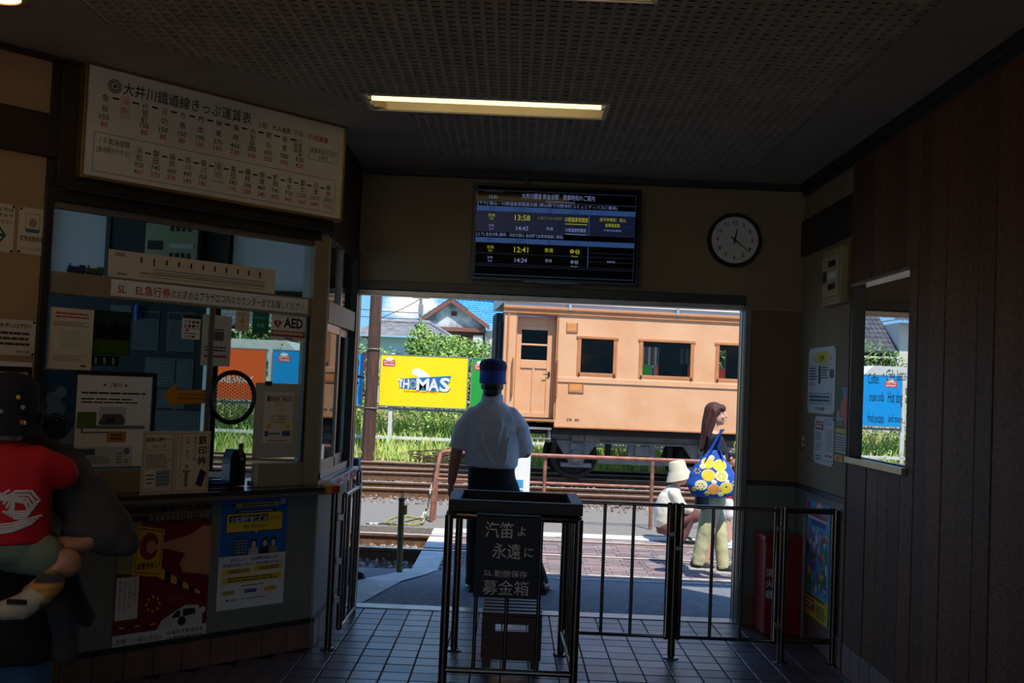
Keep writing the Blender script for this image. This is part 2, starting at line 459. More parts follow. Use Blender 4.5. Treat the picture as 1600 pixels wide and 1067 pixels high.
# plain plaster border around the ribbed field
b = MB(); z0, z1 = 3.004, 3.036
for poly in ([(-5, 7.28), (1.957, 7.28), (1.957, 6.75), (-5, 6.75)], [(1.5, 6.75), (1.957, 6.75), (1.957, -3.5), (1.5, -3.5)],
             [(-5, 6.75), (-0.6, 6.75), (-0.6, 5.80), (-1.78, 4.62), (-5, 4.62)], [(-5, 4.62), (-1.78, 4.62), (-1.78, -3.5), (-5, -3.5)],
             [(-1.78, -2.9), (1.5, -2.9), (1.5, -3.5), (-1.78, -3.5)]):
    b.prism(poly[::-1], z0, z1, m_ceil)
b.build('plaster_border', ceiling)
rb = MB(); sl = MB(); px_, py_ = 0.051, 0.056
def in_field(x, y): return x < 1.49 and x > -1.77 and y < 6.74 and (y < 4.62 or x > -0.6-(5.80-y) if y < 5.80 else x > -0.6)
def in_lamp(x, y): return any(h[0]-.012 < x < h[1]+.012 and h[2]-.012 < y < h[3]+.012 for h in LH)
x = -1.76
while x < 1.49:
    # rib runs along Y from back to wherever the field ends
    ymax = 6.74 if x > -0.6 else 5.80-(-0.6-x)
    segs = [(1.8, ymax)]
    for h in LH:
        if h[0]-.02 < x < h[1]+.02:
            ns = []
            for s0, s1 in segs:
                if s0 < h[2]-.012 < s1: ns += [(s0, h[2]-.012), (h[3]+.012, s1)]
                else: ns.append((s0, s1))
            segs = ns
    for s0, s1 in segs: rb.box(x-0.0095, s0, 3.0, x+0.0095, s1, 3.022, m_ceil_rib)
    y = 1.83
    while y < ymax:
        cx = x+px_/2
        if in_field(cx, y) and not in_lamp(cx, y):
            dz = random.uniform(-.001, .001)
            rb.box(x+0.0095, y-0.0165, 3.008+dz, x+px_-0.0095, y+0.0165, 3.0125, m_ceil_rib)
        y += py_
    x += px_
stuff(rb.build('ribbed_panel', ceiling))
bk = MB(); bk.prism([(-1.78, -2.9), (1.5, -2.9), (1.5, 1.8), (-1.78, 1.8)], 3.006, 3.022, m_ceil_rib); bk.build('ceiling_board', ceiling)

# ---- platform canopy and roof (they shade the platform and the room)
r = MB()
for x0, x1, ye in ((-14, .95, CANOPY_Y), (.95, 9, CANOPY_Y-1.7)):      # the roof steps back on the right
    r.box(x0, 7.45, 3.6, x1, ye, 3.72, m_roof); r.box(x0, ye-0.06, 3.5, x1, ye, 3.74, m_dark_brown)
    for i in range(int((x1-x0)/2)): r.box(x0+2*i+.3, 7.45, 3.52, x0+2*i+.39, ye-0.06, 3.6, m_dark_brown)
struct(r.build('platform_canopy'))
r = MB(); r.box(-5.0, -4.4, 3.0, 2.3, -3.67, 3.12, m_roof); struct(r.build('added_entrance_canopy'))  # unseen canopy added to keep direct sun out of the entrance
r = MB(); r.box(-14, -24, -.2, 12, -3.6, -.02, m_concrete); struct(r.build('street_ground'))
r = MB(); r.box(2.12, -3.67, 0.0, 2.6, 5.0, 3.3, m_dark_brown); struct(r.build('wall_neighbour'))

# ---- doorway frame
d = MB()
d.box(DX0-0.05, 0, -0.175, DX0+.002, DZ+0.05, 0.012, m_alu_dark); d.box(DX0, 0, -0.09, DX0+0.006, DZ, -0.06, m_alu)
d.box(DX1-0.003, 0, -0.175, DX1+.004, DZ+0.02, 0.002, m_alu_dark); d.box(DX1, 0.0, -0.01, DX1+0.04, DZ-0.01, 0.022, m_wall_low)
d.box(DX1-0.008, 0, -0.10, DX1-0.002, DZ, -0.07, m_alu)
d.box(DX0-0.05, DZ-0.01, -0.175, DX1, DZ+0.05, 0.014, m_alu_dark); d.box(DX0, DZ-0.045, -0.14, DX1, DZ-0.01, -0.03, m_alu)
d.box(DX0, -0.01, -0.16, DX1, 0.006, -0.02, m_alu)
struct(d.build('door_1', None, FR_F, bevel=0.003))

# ---- window in the plank wall: dark room behind, glass works like a mirror
m_win_glass = glass_mat('window_glass_reflective', (120, 125, 125), 0.82)
w = empty('window_1', M=FR_R); struct(w)
f = MB()
f.box(W1[0], W1[2]-.03, -0.16, W1[0]+.02, W1[3], 0.03, m_alu_dark); f.box(W1[1]-.006, W1[2]-.03, -0.16, W1[1], W1[3], 0.022, m_alu_dark)
f.box(W1[0], W1[3]-.02, -0.16, W1[1], W1[3], 0.035, m_alu); f.box(W1[0]-.01, W1[2]-.035, -0.16, W1[1]+.01, W1[2], 0.045, m_alu)
f.build('window_frame', w, bevel=0.002)
f = MB(); f.prism([(W1[0]+.02, -.012), (W1[1]-.006, -.024), (W1[1]-.006, -.020), (W1[0]+.02, -.008)], W1[2], W1[3]-.02, m_win_glass, Matrix(((1, 0, 0, 0), (0, 0, 1, 0), (0, 1, 0, 0), (0, 0, 0, 1)))); f.build('glass_pane', w)
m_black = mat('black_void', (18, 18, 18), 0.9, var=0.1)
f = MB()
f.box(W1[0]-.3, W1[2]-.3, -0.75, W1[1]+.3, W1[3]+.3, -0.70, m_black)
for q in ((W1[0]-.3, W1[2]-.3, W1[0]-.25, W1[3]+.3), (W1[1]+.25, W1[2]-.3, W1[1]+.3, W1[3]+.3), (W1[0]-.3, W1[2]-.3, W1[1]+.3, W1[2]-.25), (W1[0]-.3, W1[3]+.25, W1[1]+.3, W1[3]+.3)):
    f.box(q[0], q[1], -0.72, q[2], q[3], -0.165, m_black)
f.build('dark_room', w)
m_pen = mat('window_pen', (24, 22, 24), 0.6, var=0.1)
f = MB()
cx0 = W1[0]+.02; ww = (W1[1]-.006)-cx0
for t, fx, z, s, fit in (('Coffee', .24, 1.64, .085, .22), ('\u30fbCafe latte', .54, 1.655, .085, .43), ('cream soda', .27, 1.545, .075, .30), ('Hot dog', .65, 1.54, .09, .27), ('fried potato', .25, 1.43, .075, .33), ('and more...', .67, 1.44, .06, .30)):
    f.textfit(t, cx0+fx*.88*ww, cx0+(fx+fit)*.88*ww, z, s, m_pen, 0, bold=-0.006, M=Matrix(((1, 0, 0, 0), (0, 1, 0, 0), (-.012/ww, 0, 1, -.0076+.012/ww*cx0), (0, 0, 0, 1))))
f.build('handwriting', w)
# ================================================================== PRINT HELPERS
def P(r, g, b, rough=0.55): return mat('print_%d_%d_%d' % (r, g, b), (r, g, b), rough, var=0.03, scale=9)
INK, RED, WHITE, CREAM = P(22, 22, 22), P(190, 28, 30), P(232, 230, 224), P(222, 208, 180)
def poster(name, label, cat, FR, x0, z0, w, h, base, draw=None, d=0.002, thick=0.0012, group=None, rot=0.0, pins=None):
    s = MB(); s.box(0, 0, 0, w, h, thick, base)
    o = s.build(name, None, FR @ T(x0, z0, d) @ Matrix.Rotation(rot, 4, 'Z'))
    if draw:
        p = MB(); draw(p, w, h, thick+0.0006); p.build('print', o)
    if pins:
        for x, y in pins:
            q = MB(); q.lathe([(0.006, 0), (0.006, 0.003), (0.003, 0.006)], INK, 8, T(x, y, thick)); q.build('pin', o)
    return tag(o, label, cat, group)
def lines(p, x0, x1, y0, y1, n, m, z, t=0.45, rag=0.25):
    st = (y1-y0)/n
    for i in range(n):
        y = y1-(i+0.75)*st; x = x0; e = x1-(x1-x0)*random.uniform(0, rag)
        while x < e-1e-6:
            l = min(e-x, (x1-x0)*random.uniform(0.08, 0.22)); p.rect(x, y, x+l*0.9, y+st*t, z, m); x += l
CORN = [(0.008, 0.008)]
# ================================================================== TICKET OFFICE
m_counter = mat('steel_counter', (120, 122, 122), 0.16, 0.9, var=0.06, scale=10)
m_pane = glass_mat('office_glass', (226, 232, 230), 0.16)
m_rubber = mat('black_rubber', (28, 22, 20), 0.35, var=0.1)
m_grille = mat('grille_plastic', (176, 160, 150), 0.5, var=0.05)
w2 = empty('window_2', M=FR_B); struct(w2)
f = MB()
f.box(-1.64, .90, -.08, -1.60, 2.40, .022, m_alu_dark); f.box(-1.60, 2.335, -.08, -.06, 2.40, .02, m_alu_dark)
f.box(-1.60, 2.30, -.04, -.10, 2.335, -.01, m_alu); f.build('window_frame', w2, bevel=.002)
f = MB(); f.box(-.095, .90, -.10, 0.0, 2.46, .012, m_sash_beige); f.build('corner_post', w2, bevel=.004)
f = MB(); f.box(-1.60, 1.895, -.06, -.095, 2.0, .0, m_sash_beige); f.build('transom', w2, bevel=.003)
f = MB(); f.box(-1.60, .93, -.06, -.705, 1.05, .004, m_sash_beige); f.build('sill_panel', w2, bevel=.003)
f = MB(); f.box(-.40, .93, -.06, -.095, 1.06, .004, m_sash_beige); f.build('sill_panel', w2, bevel=.003)
f = MB(); f.box(-.735, .97, -.05, -.70, 1.895, -.012, m_alu); f.box(-.112, 1.05, -.04, -.095, 1.895, -.01, m_alu_dark); f.build('stile', w2, bevel=.002)
for x0, x1, z0, z1, n in ((-1.60, -.735, 1.05, 1.895, -.03), (-.70, -.112, 1.06, 1.895, -.022), (-1.60, -.095, 2.0, 2.30, -.03)):
    f = MB(); f.box(x0, z0, n-.002, x1, z1, n+.002, m_pane); f.build('glass_pane', w2)
ring = empty('speaking_grille', M=FR_B @ T(-.568, 1.421, -.018)); tag(ring, 'round black rubber-rimmed speaking grille set in the ticket window glass', 'grille')
f = MB(); f.tube([(.135*math.cos(2*PI*i/40), .135*math.sin(2*PI*i/40), 0) for i in range(40)], .013, m_rubber, 10, closed=True); f.build('rim', ring)
f = MB()
for i in range(-8, 9):
    c = i*.0155; L = math.sqrt(max(0, .126**2-c*c))
    for an in (PI/6, -PI/6, PI/2):
        ux, uy = math.cos(an), math.sin(an); vx, vy = -uy, ux
        f.add([(vx*c-ux*L-vx*.0011, vy*c-uy*L-vy*.0011, 0), (vx*c+ux*L-vx*.0011, vy*c+uy*L-vy*.0011, 0), (vx*c+ux*L+vx*.0011, vy*c+uy*L+vy*.0011, 0), (vx*c-ux*L+vx*.0011, vy*c-uy*L+vy*.0011, 0)], [(0, 1, 2, 3)], m_grille)
stuff(f.build('mesh_disc', ring))
# side window of the office (along the passage to the platform)
w3 = empty('window_3', M=FR_S); struct(w3)
f = MB()
f.box(0.0, .96, -.07, 1.115, 1.0, .0, m_alu); f.box(0.0, 2.36, -.07, 1.115, 2.42, .0, m_alu_dark)
f.box(1.05, .96, -.07, 1.115, 2.42, .012, m_alu_dark); f.box(.0, .96, -.09, .03, 2.42, -.0, m_sash_beige); f.build('window_frame', w3, bevel=.002)
f = MB(); f.box(.03, 1.87, -.06, 1.05, 2.0, .004, m_sash_beige); f.build('transom', w3, bevel=.003)
for x0, x1, n in ((.04, .56, -.02), (.50, 1.04, -.045)):
    s = MB()
    s.box(x0, 1.0, n-.012, x0+.04, 1.87, n+.012, m_alu_dark); s.box(x1-.04, 1.0, n-.012, x1, 1.87, n+.012, m_alu)
    s.box(x0, 1.0, n-.012, x1, 1.06, n+.012, m_alu); s.box(x0, 1.82, n-.012, x1, 1.87, n+.012, m_alu); o = s.build('sash', w3, bevel=.002)
    q = MB(); q.box(x0+.04, 1.06, n-.002, x1-.04, 1.82, n+.002, m_pane); q.build('glass_pane', o)
for i in range(3):
    s = MB(); x = .30+.16*i; s.box(x, 1.0, -.066, x+.014, 1.87, -.058, m_alu_dark); s.build('guard_bar', w3)
s = MB(); s.box(.03, 2.0, -.035, 1.05, 2.36, -.031, m_pane); s.build('glass_pane', w3)
s = MB(); s.box(.52, 2.0, -.05, .56, 2.36, -.01, m_alu); s.build('mullion', w3)

# counter worktop
c = empty('ticket_counter', M=FR_B); tag(c, 'long steel-topped ticket counter shelf under the office windows', 'counter')
t = MB(); t.box(-2.6, .902, -.0, 0.045, .93, .13, m_counter); t.box(-1.62, .905, -.5, -.02, .929, 0, m_counter); t.build('worktop', c, bevel=.003)
t = MB(); t.box(-2.6, .888, .125, .045, .906, .134, m_alu); t.build('edge_strip', c, bevel=.002)
t = MB(); t.box(0.0, .90, -.05, 1.11, .958, .07, m_alu, FR_B.inverted() @ FR_S); t.build('side_shelf', c, bevel=.003)
t = MB()
Ms = FR_B.inverted() @ FR_S @ Matrix(((1, 0, 0, 0), (0, 1, 0, 0), (0, 0, 1, .0712), (0, 0, 0, 1)))
x = .02
while x < 1.08:
    l = random.uniform(.07, .14); t.rect(x, .905, min(x+l, 1.1), .953, 0, random.choice([P(216, 60, 70), P(230, 225, 220), P(222, 120, 130), P(200, 205, 210)]), Ms)
    t.rect(x+.01, .92, min(x+l*.6, 1.09), .94, .0006, random.choice([P(230, 225, 220), P(190, 28, 30)]), Ms); x += l
t.build('sticker_band', c)
t = MB(); t.box(-.03, .895, .06, .055, .94, .142, P(214, 150, 30)); t.box(.01, .898, .05, .062, .936, .146, P(190, 40, 30)); t.build('corner_guard', c, bevel=.004)

# fascia, shutter rail and fare board
t = MB(); t.box(-1.50, 2.40, 0, .0, 3.0, .045, m_dark_brown); t.box(-1.56, 2.385, 0, .0, 2.43, .06, m_dark_trim); t.box(-1.56, 2.40, .04, 0, 2.415, .066, m_alu_dark); trim(t, FR_B)
FBW, FBH = 1.515, .535
fb_ = empty('fare_board', M=FR_B @ T(-1.512, 2.46, .05)); tag(fb_, 'large white fare board of station names and prices above the ticket window', 'sign')
t = MB(); t.box(0, 0, 0, FBW, FBH, .05, m_white_enamel); t.build('panel', fb_)
m_brass = mat('gold_anodised_edge', (168, 138, 84), 0.35, 0.8, var=.05)
t = MB()
for q in ((-.012, -.012, FBW+.012, .004), (-.012, FBH-.004, FBW+.012, FBH+.012), (-.012, 0, .004, FBH), (FBW-.004, 0, FBW+.012, FBH)): t.box(q[0], q[1], -.004, q[2], q[3], .056, m_brass)
t.build('frame', fb_, bevel=.002)
def fare(p):
    z = .0515; X = lambda u: 1.512-u; Z = lambda v: v-2.46
    p.disc(X(1.377), Z(2.915), .034, z, INK, 28); p.disc(X(1.377), Z(2.915), .029, z+.0004, WHITE, 28); p.disc(X(1.377), Z(2.915), .025, z+.0006, INK, 28); p.disc(X(1.377), Z(2.915), .019, z+.0008, WHITE, 28)
    for a in (0, PI/4, PI/2, 3*PI/4):
        cx, cy = X(1.377), Z(2.915); ux, uy = math.cos(a), math.sin(a)
        p.add([(cx-ux*.017-uy*.0018, cy-uy*.017+ux*.0018, z+.001), (cx+ux*.017-uy*.0018, cy+uy*.017+ux*.0018, z+.001), (cx+ux*.017+uy*.0018, cy+uy*.017-ux*.0018, z+.001), (cx-ux*.017+uy*.0018, cy-uy*.017-ux*.0018, z+.001)], [(3, 2, 1, 0)], INK)
    p.textfit('\u5927\u4e95\u5ddd\u9435\u9053\u7dda\u304d\u3063\u3077\u904b\u8cc3\u8868', X(1.335), X(.615), Z(2.89), .068, INK, z, bold=.005)
    p.textfit('\u4e0a\u6bb5\uff1a\u5927\u4eba\u904b\u8cc3', X(.575), X(.365), Z(2.885), .034, INK, z)
    p.textfit('\u4e0b\u6bb5\uff1a', X(.345), X(.268), Z(2.885), .034, INK, z); p.textfit('\u5c0f\u5150\u904b\u8cc3', X(.25), X(.11), Z(2.882), .036, RED, z, bold=.01)
    row = [('\u91d1\u8c37', '150', '80'), None, ('\u4ee3\u5b98\u753a', '150', '80'), ('\u65e5\u5207', '150', '80'), ('\u5408\u683c', '150', '80'), ('\u9580\u51fa', '190', '100'), ('\u795e\u5c3e', '370', '190'),
           ('\u798f\u7528', '460', '230'), ('\u5927\u548c\u7530', '600', '300'), ('\u5bb6\u5c71', '690', '350'), ('\u629c\u91cc', '780', '390'), ('\u5ddd\u6839\u6e29\u6cc9', '830', '420')]
    n = len(row); u0, u1 = 1.42, .297
    for i, r in enumerate(row):
        u = u0+(u1-u0)*i/(n-1); x = X(u)
        if r is None:
            p.outline(x-.022, Z(2.777), x+.022, Z(2.878), .002, z, RED); p.vtext('\u5f53\u99c5', x, Z(2.872), .036, RED, z, 1.35)
        else:
            k = len(r[0]); s = .036 if k < 4 else .026
            p.vtext(r[0], x, Z(2.868), s, INK, z, {2: 1.42, 3: .95, 4: .92}[k], bold=.004)
            if k == 4: p.vtext('\u7b39\u9593\u6e21', x-.03, Z(2.868), .028, INK, z, .95)
            p.text(r[1], x, Z(2.743), .036, INK, z, 'c', .004); p.text(r[2], x, Z(2.708), .036, RED, z, 'c', .004)
        if i < n-1: p.rect(x+.034, Z(2.852), x+.068, Z(2.861), z, INK)
    p.outline(X(.238), Z(2.772), X(.041), Z(2.84), .002, z, INK)
    p.textfit('\u666e\u901a\u624b\u56de\u308a\u5207\u7b26', X(.228), X(.052), Z(2.812), .027, INK, z); p.text('270\u5186', X(.14), Z(2.782), .027, INK, z, 'c')
    p.outline(X(1.466), Z(2.488), X(.045), Z(2.678), .0022, z, INK)
    p.textfit('\uff2a\uff32\u6771\u6d77\u9053\u7dda', X(1.445), X(1.285), Z(2.63), .034, INK, z)
    p.textfit('[\u91d1\u8c37\u99c5\u306e\u308a\u304b\u3048]', X(1.448), X(1.283), Z(2.588), .032, INK, z)
    row = [('\u6d5c\u677e', '920', '460'), ('\u78d0\u7530', '740', '370'), ('\u888b\u4e95', '660', '330'), ('\u639b\u5ddd', '480', '240'), ('\u83ca\u5ddd', '350', '180'), None, ('\u5cf6\u7530', '340', '170'), ('\u85e4\u679d', '390', '200'),
           ('\u713c\u6d25', '480', '240'), ('\u9759\u5ca1', '740', '370'), ('\u6e05\u6c34', '920', '460'), ('\u5bcc\u58eb', '1320', '660'), ('\u6cbc\u6d25', '1670', '840'), ('\u6771\u4eac', '3890', '1950')]
    n = len(row); u0, u1 = 1.233, .093
    for i, r in enumerate(row):
        u = u0+(u1-u0)*i/(n-1); x = X(u)
        if r is None:
            p.outline(x-.022, Z(2.57), x+.022, Z(2.648), .002, z, INK); p.vtext('\u91d1\u8c37', x, Z(2.645), .036, INK, z, 1.0); p.text('\u306e\u308a\u304b\u3048', x, Z(2.54), .018, INK, z, 'c')
        else:
            p.vtext(r[0], x, Z(2.646), .036, INK, z, 1.0, bold=.004)
            p.text(r[1], x, Z(2.546), .033, INK, z, 'c', .004); p.text(r[2], x, Z(2.511), .033, RED, z, 'c', .004)
        if i < n-1: p.rect(x+.03, Z(2.618), x+.06, Z(2.626), z, INK)
p = MB(); fare(p); p.build('lettering', fb_)

# notices on the ticket window
def d_strip(p, w, h, z):
    a = .37*w
    p.textfit('SL\u3000EL\u6025\u884c\u5238', .03*w, .272*w, h*.22, h*.66, RED, z, bold=.012)
    p.textfit('\u306e\u304a\u6c42\u3081\u306f\u30d7\u30e9\u30b6\u30ed\u30b3\u5185\u306e\u30ab\u30a6\u30f3\u30bf\u30fc\u307e\u3067\u304a\u8d8a\u3057\u304f\u3060\u3055\u3044', .277*w, .975*w, h*.22, h*.62, INK, z, bold=.004)
poster('notice_strip', 'long white notice strip with red and black lettering across the ticket window transom', 'notice', FR_B, -1.292, 1.908, 1.17, .082, WHITE, d_strip, d=.002)
def d_route(p, w, h, z):
    lines(p, .03*w, .09*w, .78*h, .93*h, 2, INK, z, rag=.1); lines(p, .05*w, .1*w, .1*h, .2*h, 1, INK, z, rag=.1)
    for i in range(11):
        x = (.17+.072*i)*w; p.rect(x, h*.66, x+.010*w, h*(.84 if i != 10 else .84), z, INK); p.rect(x-.001*w, h*(.58 if i in (1, 10) else .68), x+.011*w, h*.64, z, INK)
    for k, (y, c, x0) in enumerate(((.42, P(40, 110, 160), .25), (.32, P(90, 120, 60), .25), (.24, P(30, 40, 60), .17), (.13, P(150, 150, 140), .17))):
        p.rect(x0*w, y*h, .93*w, (y+.03)*h, z, c)
poster('route_chart', 'long pale timetable strip with coloured lines leaning on the transom', 'chart', FR_B, -1.315, 2.0, .96, .135, CREAM, d_route, d=.008, thick=.004)
def qr_free(p, x0, y0, s, z):     # the code square is left blank
    p.rect(x0, y0, x0+s, y0+s, z, P(206, 196, 172))
def d_coupon(p, w, h, z):
    lines(p, .12*w, .9*w, .83*h, .94*h, 2, RED, z, rag=.3); lines(p, .1*w, .92*w, .70*h, .79*h, 3, INK, z, t=.3)
    qr_free(p, .27*w, .32*h, .46*w, z); lines(p, .1*w, .9*w, .13*h, .24*h, 4, P(110, 100, 90), z, t=.3); p.rect(.75*w, .05*h, .88*w, .075*h, z, INK)
poster('window_notice', 'cream sheet with a red heading hung in the left of the ticket window', 'notice', FR_B, -1.572, 1.535, .215, .295, CREAM, d_coupon, d=-.024)
def d_photo(p, w, h, z):
    p.rect(.02*w, .02*h, .98*w, .35*h, z, P(120, 140, 30)); p.rect(.02*w, .35*h, .98*w, .6*h, z, P(34, 44, 24)); p.rect(.02*w, .6*h, .98*w, .97*h, z, P(82, 96, 92))
    for i in range(9): p.disc((.08+.105*i)*w, (.58+.05*(i % 3))*h, .09*w, z+.0004, P(40, 56, 30), 9)
    for i in range(14): p.rect((.03+.068*i)*w, (.05+.02*(i % 4))*h, (.06+.068*i)*w, (.3+.012*(i % 3))*h, z+.0004, P(140, 152, 44))
poster('landscape_photo', 'landscape print of a yellow-green field hung behind the ticket window', 'photo', FR_B, -1.35, 1.615, .20, .22, P(60, 70, 50), d_photo, d=-.06)
poster('route_chart', 'small shelf sign of toy-like prints under the landscape photo', 'notice', FR_B, -1.35, 1.56, .15, .05, P(40, 52, 50), lambda p, w, h, z: [p.disc((.2+.3*i)*w, .5*h, .05*w, z, WHITE, 10, ry=.4*h) for i in range(3)], d=-.06)
def d_guide(p, w, h, z):
    p.text('\u2731  \u3054\u6848\u5185  \u2731', .5*w, .88*h, .05*h, P(140, 50, 40), z, 'c', .01)
    lines(p, .06*w, .95*w, .79*h, .83*h, 1, INK, z, rag=.05); lines(p, .06*w, .95*w, .69*h, .76*h, 2, INK, z, rag=.3)
    p.rect(.02*w, .42*h, .27*w, .60*h, z, P(96, 120, 50)); p.rect(.3*w, .5*h, .66*w, .66*h, z, P(190, 196, 196)); p.prism([(.3*w, .48*h), (.36*w, .58*h), (.6*w, .58*h), (.66*w, .5*h), (.64*w, .46*h), (.32*w, .46*h)], z, z+.0004, P(86, 90, 90)); p.rect(.4*w, .48*h, .52*w, .54*h, z+.0008, P(50, 54, 56))
    p.rect(.27*w, .415*h, .93*w, .455*h, z, P(120, 122, 120)); p.rect(.08*w, .37*h, .42*w, .385*h, z, P(110, 30, 30)); p.rect(.08*w, .37*h, .1*w, .42*h, z, P(110, 30, 30)); p.rect(.42*w, .27*h, .68*w, .39*h, z, P(190, 130, 50)); lines(p, .47*w, .63*w, .29*h, .37*h, 2, INK, z+.0005, rag=.05)
    p.rect(0, 0, .78*w, .22*h, z, P(196, 204, 206)); p.rect(.02*w, .13*h, .28*w, .2*h, z+.0005, P(60, 92, 124)); p.disc(.08*w, .08*h, .05*w, z+.0005, P(196, 150, 50), 16); lines(p, .2*w, .5*w, .03*h, .12*h, 4, P(110, 110, 110), z+.0005); lines(p, .56*w, .66*w, .03*h, .16*h, 4, P(110, 110, 110), z+.0005); p.disc(.7*w, .17*h, .04*w, z+.0005, P(90, 100, 130), 14); p.disc(.7*w, .06*h, .03*w, z+.0005, P(120, 140, 90), 14)
o = poster('guidance_sheet', 'black-framed white guidance sheet with coloured boxes in the ticket window', 'notice', FR_B, -1.42, 1.062, .385, .45, WHITE, d_guide, d=-.024)
t = MB(); t.box(-.01, .452, -.004, .41, .472, .006, INK); t.box(.388, .0, -.004, .41, .472, .006, INK); t.build('frame', o)
def d_loco(p, w, h, z):
    p.rect(.0, .0, w, h, z, P(26, 62, 92)); 
    for i, (x, y, r) in enumerate(((.35, .62, .22), (.5, .5, .2), (.3, .45, .18), (.55, .72, .16))): p.disc(x*w, y*h, r*w, z+.0003*(i+1), P(86+6*i, 110+5*i, 130+4*i), 16)
    p.rect(.1*w, .12*h, .75*w, .34*h, z+.002, P(16, 20, 26)); p.disc(.42*w, .34*h, .24*w, z+.0021, P(16, 20, 26), 18); p.disc(.47*w, .36*h, .03*w, z+.0026, P(230, 210, 130), 10)
    p.poly([(.4*w, .04*h), (.98*w, .04*h), (.98*w, .3*h), (.8*w, .16*h)], z+.0022, P(120, 130, 132)); p.text('#O\u0131\u0261awa', .09*w, .30*h, .12*w*1.3, P(190, 200, 206), z+.003, 'l', .012, rot=PI/2)
poster('railway_poster', 'dark blue print of a smoking steam engine at the left of the ticket window', 'poster', FR_B, -1.592, 1.16, .172, .37, P(26, 62, 92), d_loco, d=-.024)
def d_icons(p, w, h, z):
    p.rect(0, .86*h, w, h, z, P(30, 40, 44))
    cs = [P(180, 180, 180), P(150, 150, 150), P(150, 40, 40), P(60, 60, 60)]
    for r in range(2):
        for c in range(4): p.rect((.1+.22*c)*w, (.66-.17*r)*h, (.26+.22*c)*w, (.78-.17*r)*h, z, cs[(c+r) % 4] if (c, r) != (3, 1) else cs[0])
    p.rect(0, .44*h, w, .46*h, z, RED); p.rect(.2*w, .32*h, .36*w, .42*h, z, P(120, 96, 40)); lines(p, .1*w, .85*w, .2*h, .28*h, 1, INK, z, rag=.1)
    for c in range(3): p.rect((.1+.22*c)*w, .06*h, (.26+.22*c)*w, .16*h, z, cs[c])
poster('payment_sticker', 'small white payment sticker with rows of coloured icons on the ticket window', 'sticker', FR_B, -.885, 1.72, .105, .125, WHITE, d_icons, d=-.024)
def d_card(p, w, h, z):
    p.rect(.2*w, .5*h, .74*w, .68*h, z, P(86, 88, 84)); p.rect(.2*w, .7*h, .74*w, .73*h, z, P(70, 70, 68)); lines(p, .12*w, .86*w, .28*h, .4*h, 2, INK, z, rag=.05); p.rect(.1*w, .17*h, .88*w, .21*h, z, P(150, 50, 50))
poster('card_notice', 'grey laminated notice with a card picture hanging beside the speaking grille', 'notice', FR_B, -.772, 1.585, .175, .272, P(196, 194, 184), d_card, d=-.016)
poster('round_sticker', 'cream sticker with a small orange figure near the top of the ticket window', 'sticker', FR_B, -.575, 1.782, .085, .108, CREAM, lambda p, w, h, z: [p.rect(.44*w, .2*h, .56*w, .55*h, z, P(200, 150, 60)), p.rect(.25*w, .45*h, .75*w, .55*h, z, P(200, 150, 60)), p.disc(.5*w, .64*h, .1*w, z, P(200, 150, 60)), lines(p, .15*w, .85*w, .75*h, .92*h, 2, P(150, 130, 100), z)], d=-.016)
poster('travel_sticker', 'green sticker with a pale owl-eyed emblem on the ticket window', 'sticker', FR_B, -.47, 1.775, .105, .118, P(30, 130, 100), lambda p, w, h, z: [p.disc(.38*w, .4*h, .1*w, z, P(190, 210, 190)), p.disc(.62*w, .4*h, .1*w, z, P(190, 210, 190)), p.disc(.38*w, .4*h, .05*w, z+.0004, P(30, 130, 100)), p.disc(.62*w, .4*h, .05*w, z+.0004, P(30, 130, 100)), lines(p, .15*w, .85*w, .68*h, .82*h, 2, P(150, 190, 160), z)], d=-.016)
def d_aed(p, w, h, z):
    hx, hy, r = .18*w, .66*h, .075*w
    p.disc(hx-r*.62, hy, r*.8, z, RED); p.disc(hx+r*.62, hy, r*.8, z, RED); p.poly([(hx-r*1.35, hy-r*.25), (hx, hy-r*2), (hx+r*1.35, hy-r*.25), (hx, hy+r*.3)], z, RED)
    p.poly([(hx-.01*w, hy+r*.5), (hx+.045*w, hy+r*.3), (hx+.01*w, hy-.2*r), (hx+.04*w, hy-.4*r), (hx-.02*w, hy-1.4*r), (hx-.005*w, hy-.5*r), (hx-.03*w, hy-.2*r)], z+.0006, WHITE)
    p.textfit('AED', .36*w, .93*w, .5*h, .52*h, INK, z, bold=.03)
    p.rect(0, .13*h, w, .36*h, z, P(176, 50, 50)); lines(p, .04*w, .96*w, .18*h, .31*h, 1, CREAM, z+.0005, t=.8, rag=.02); lines(p, .4*w, .65*w, .02*h, .1*h, 1, INK, z, t=.7, rag=.02)
poster('aed_sign', 'white AED sign with a red heart and a red band in the ticket window corner', 'sign', FR_B, -.348, 1.75, .225, .145, WHITE, d_aed, d=-.016)
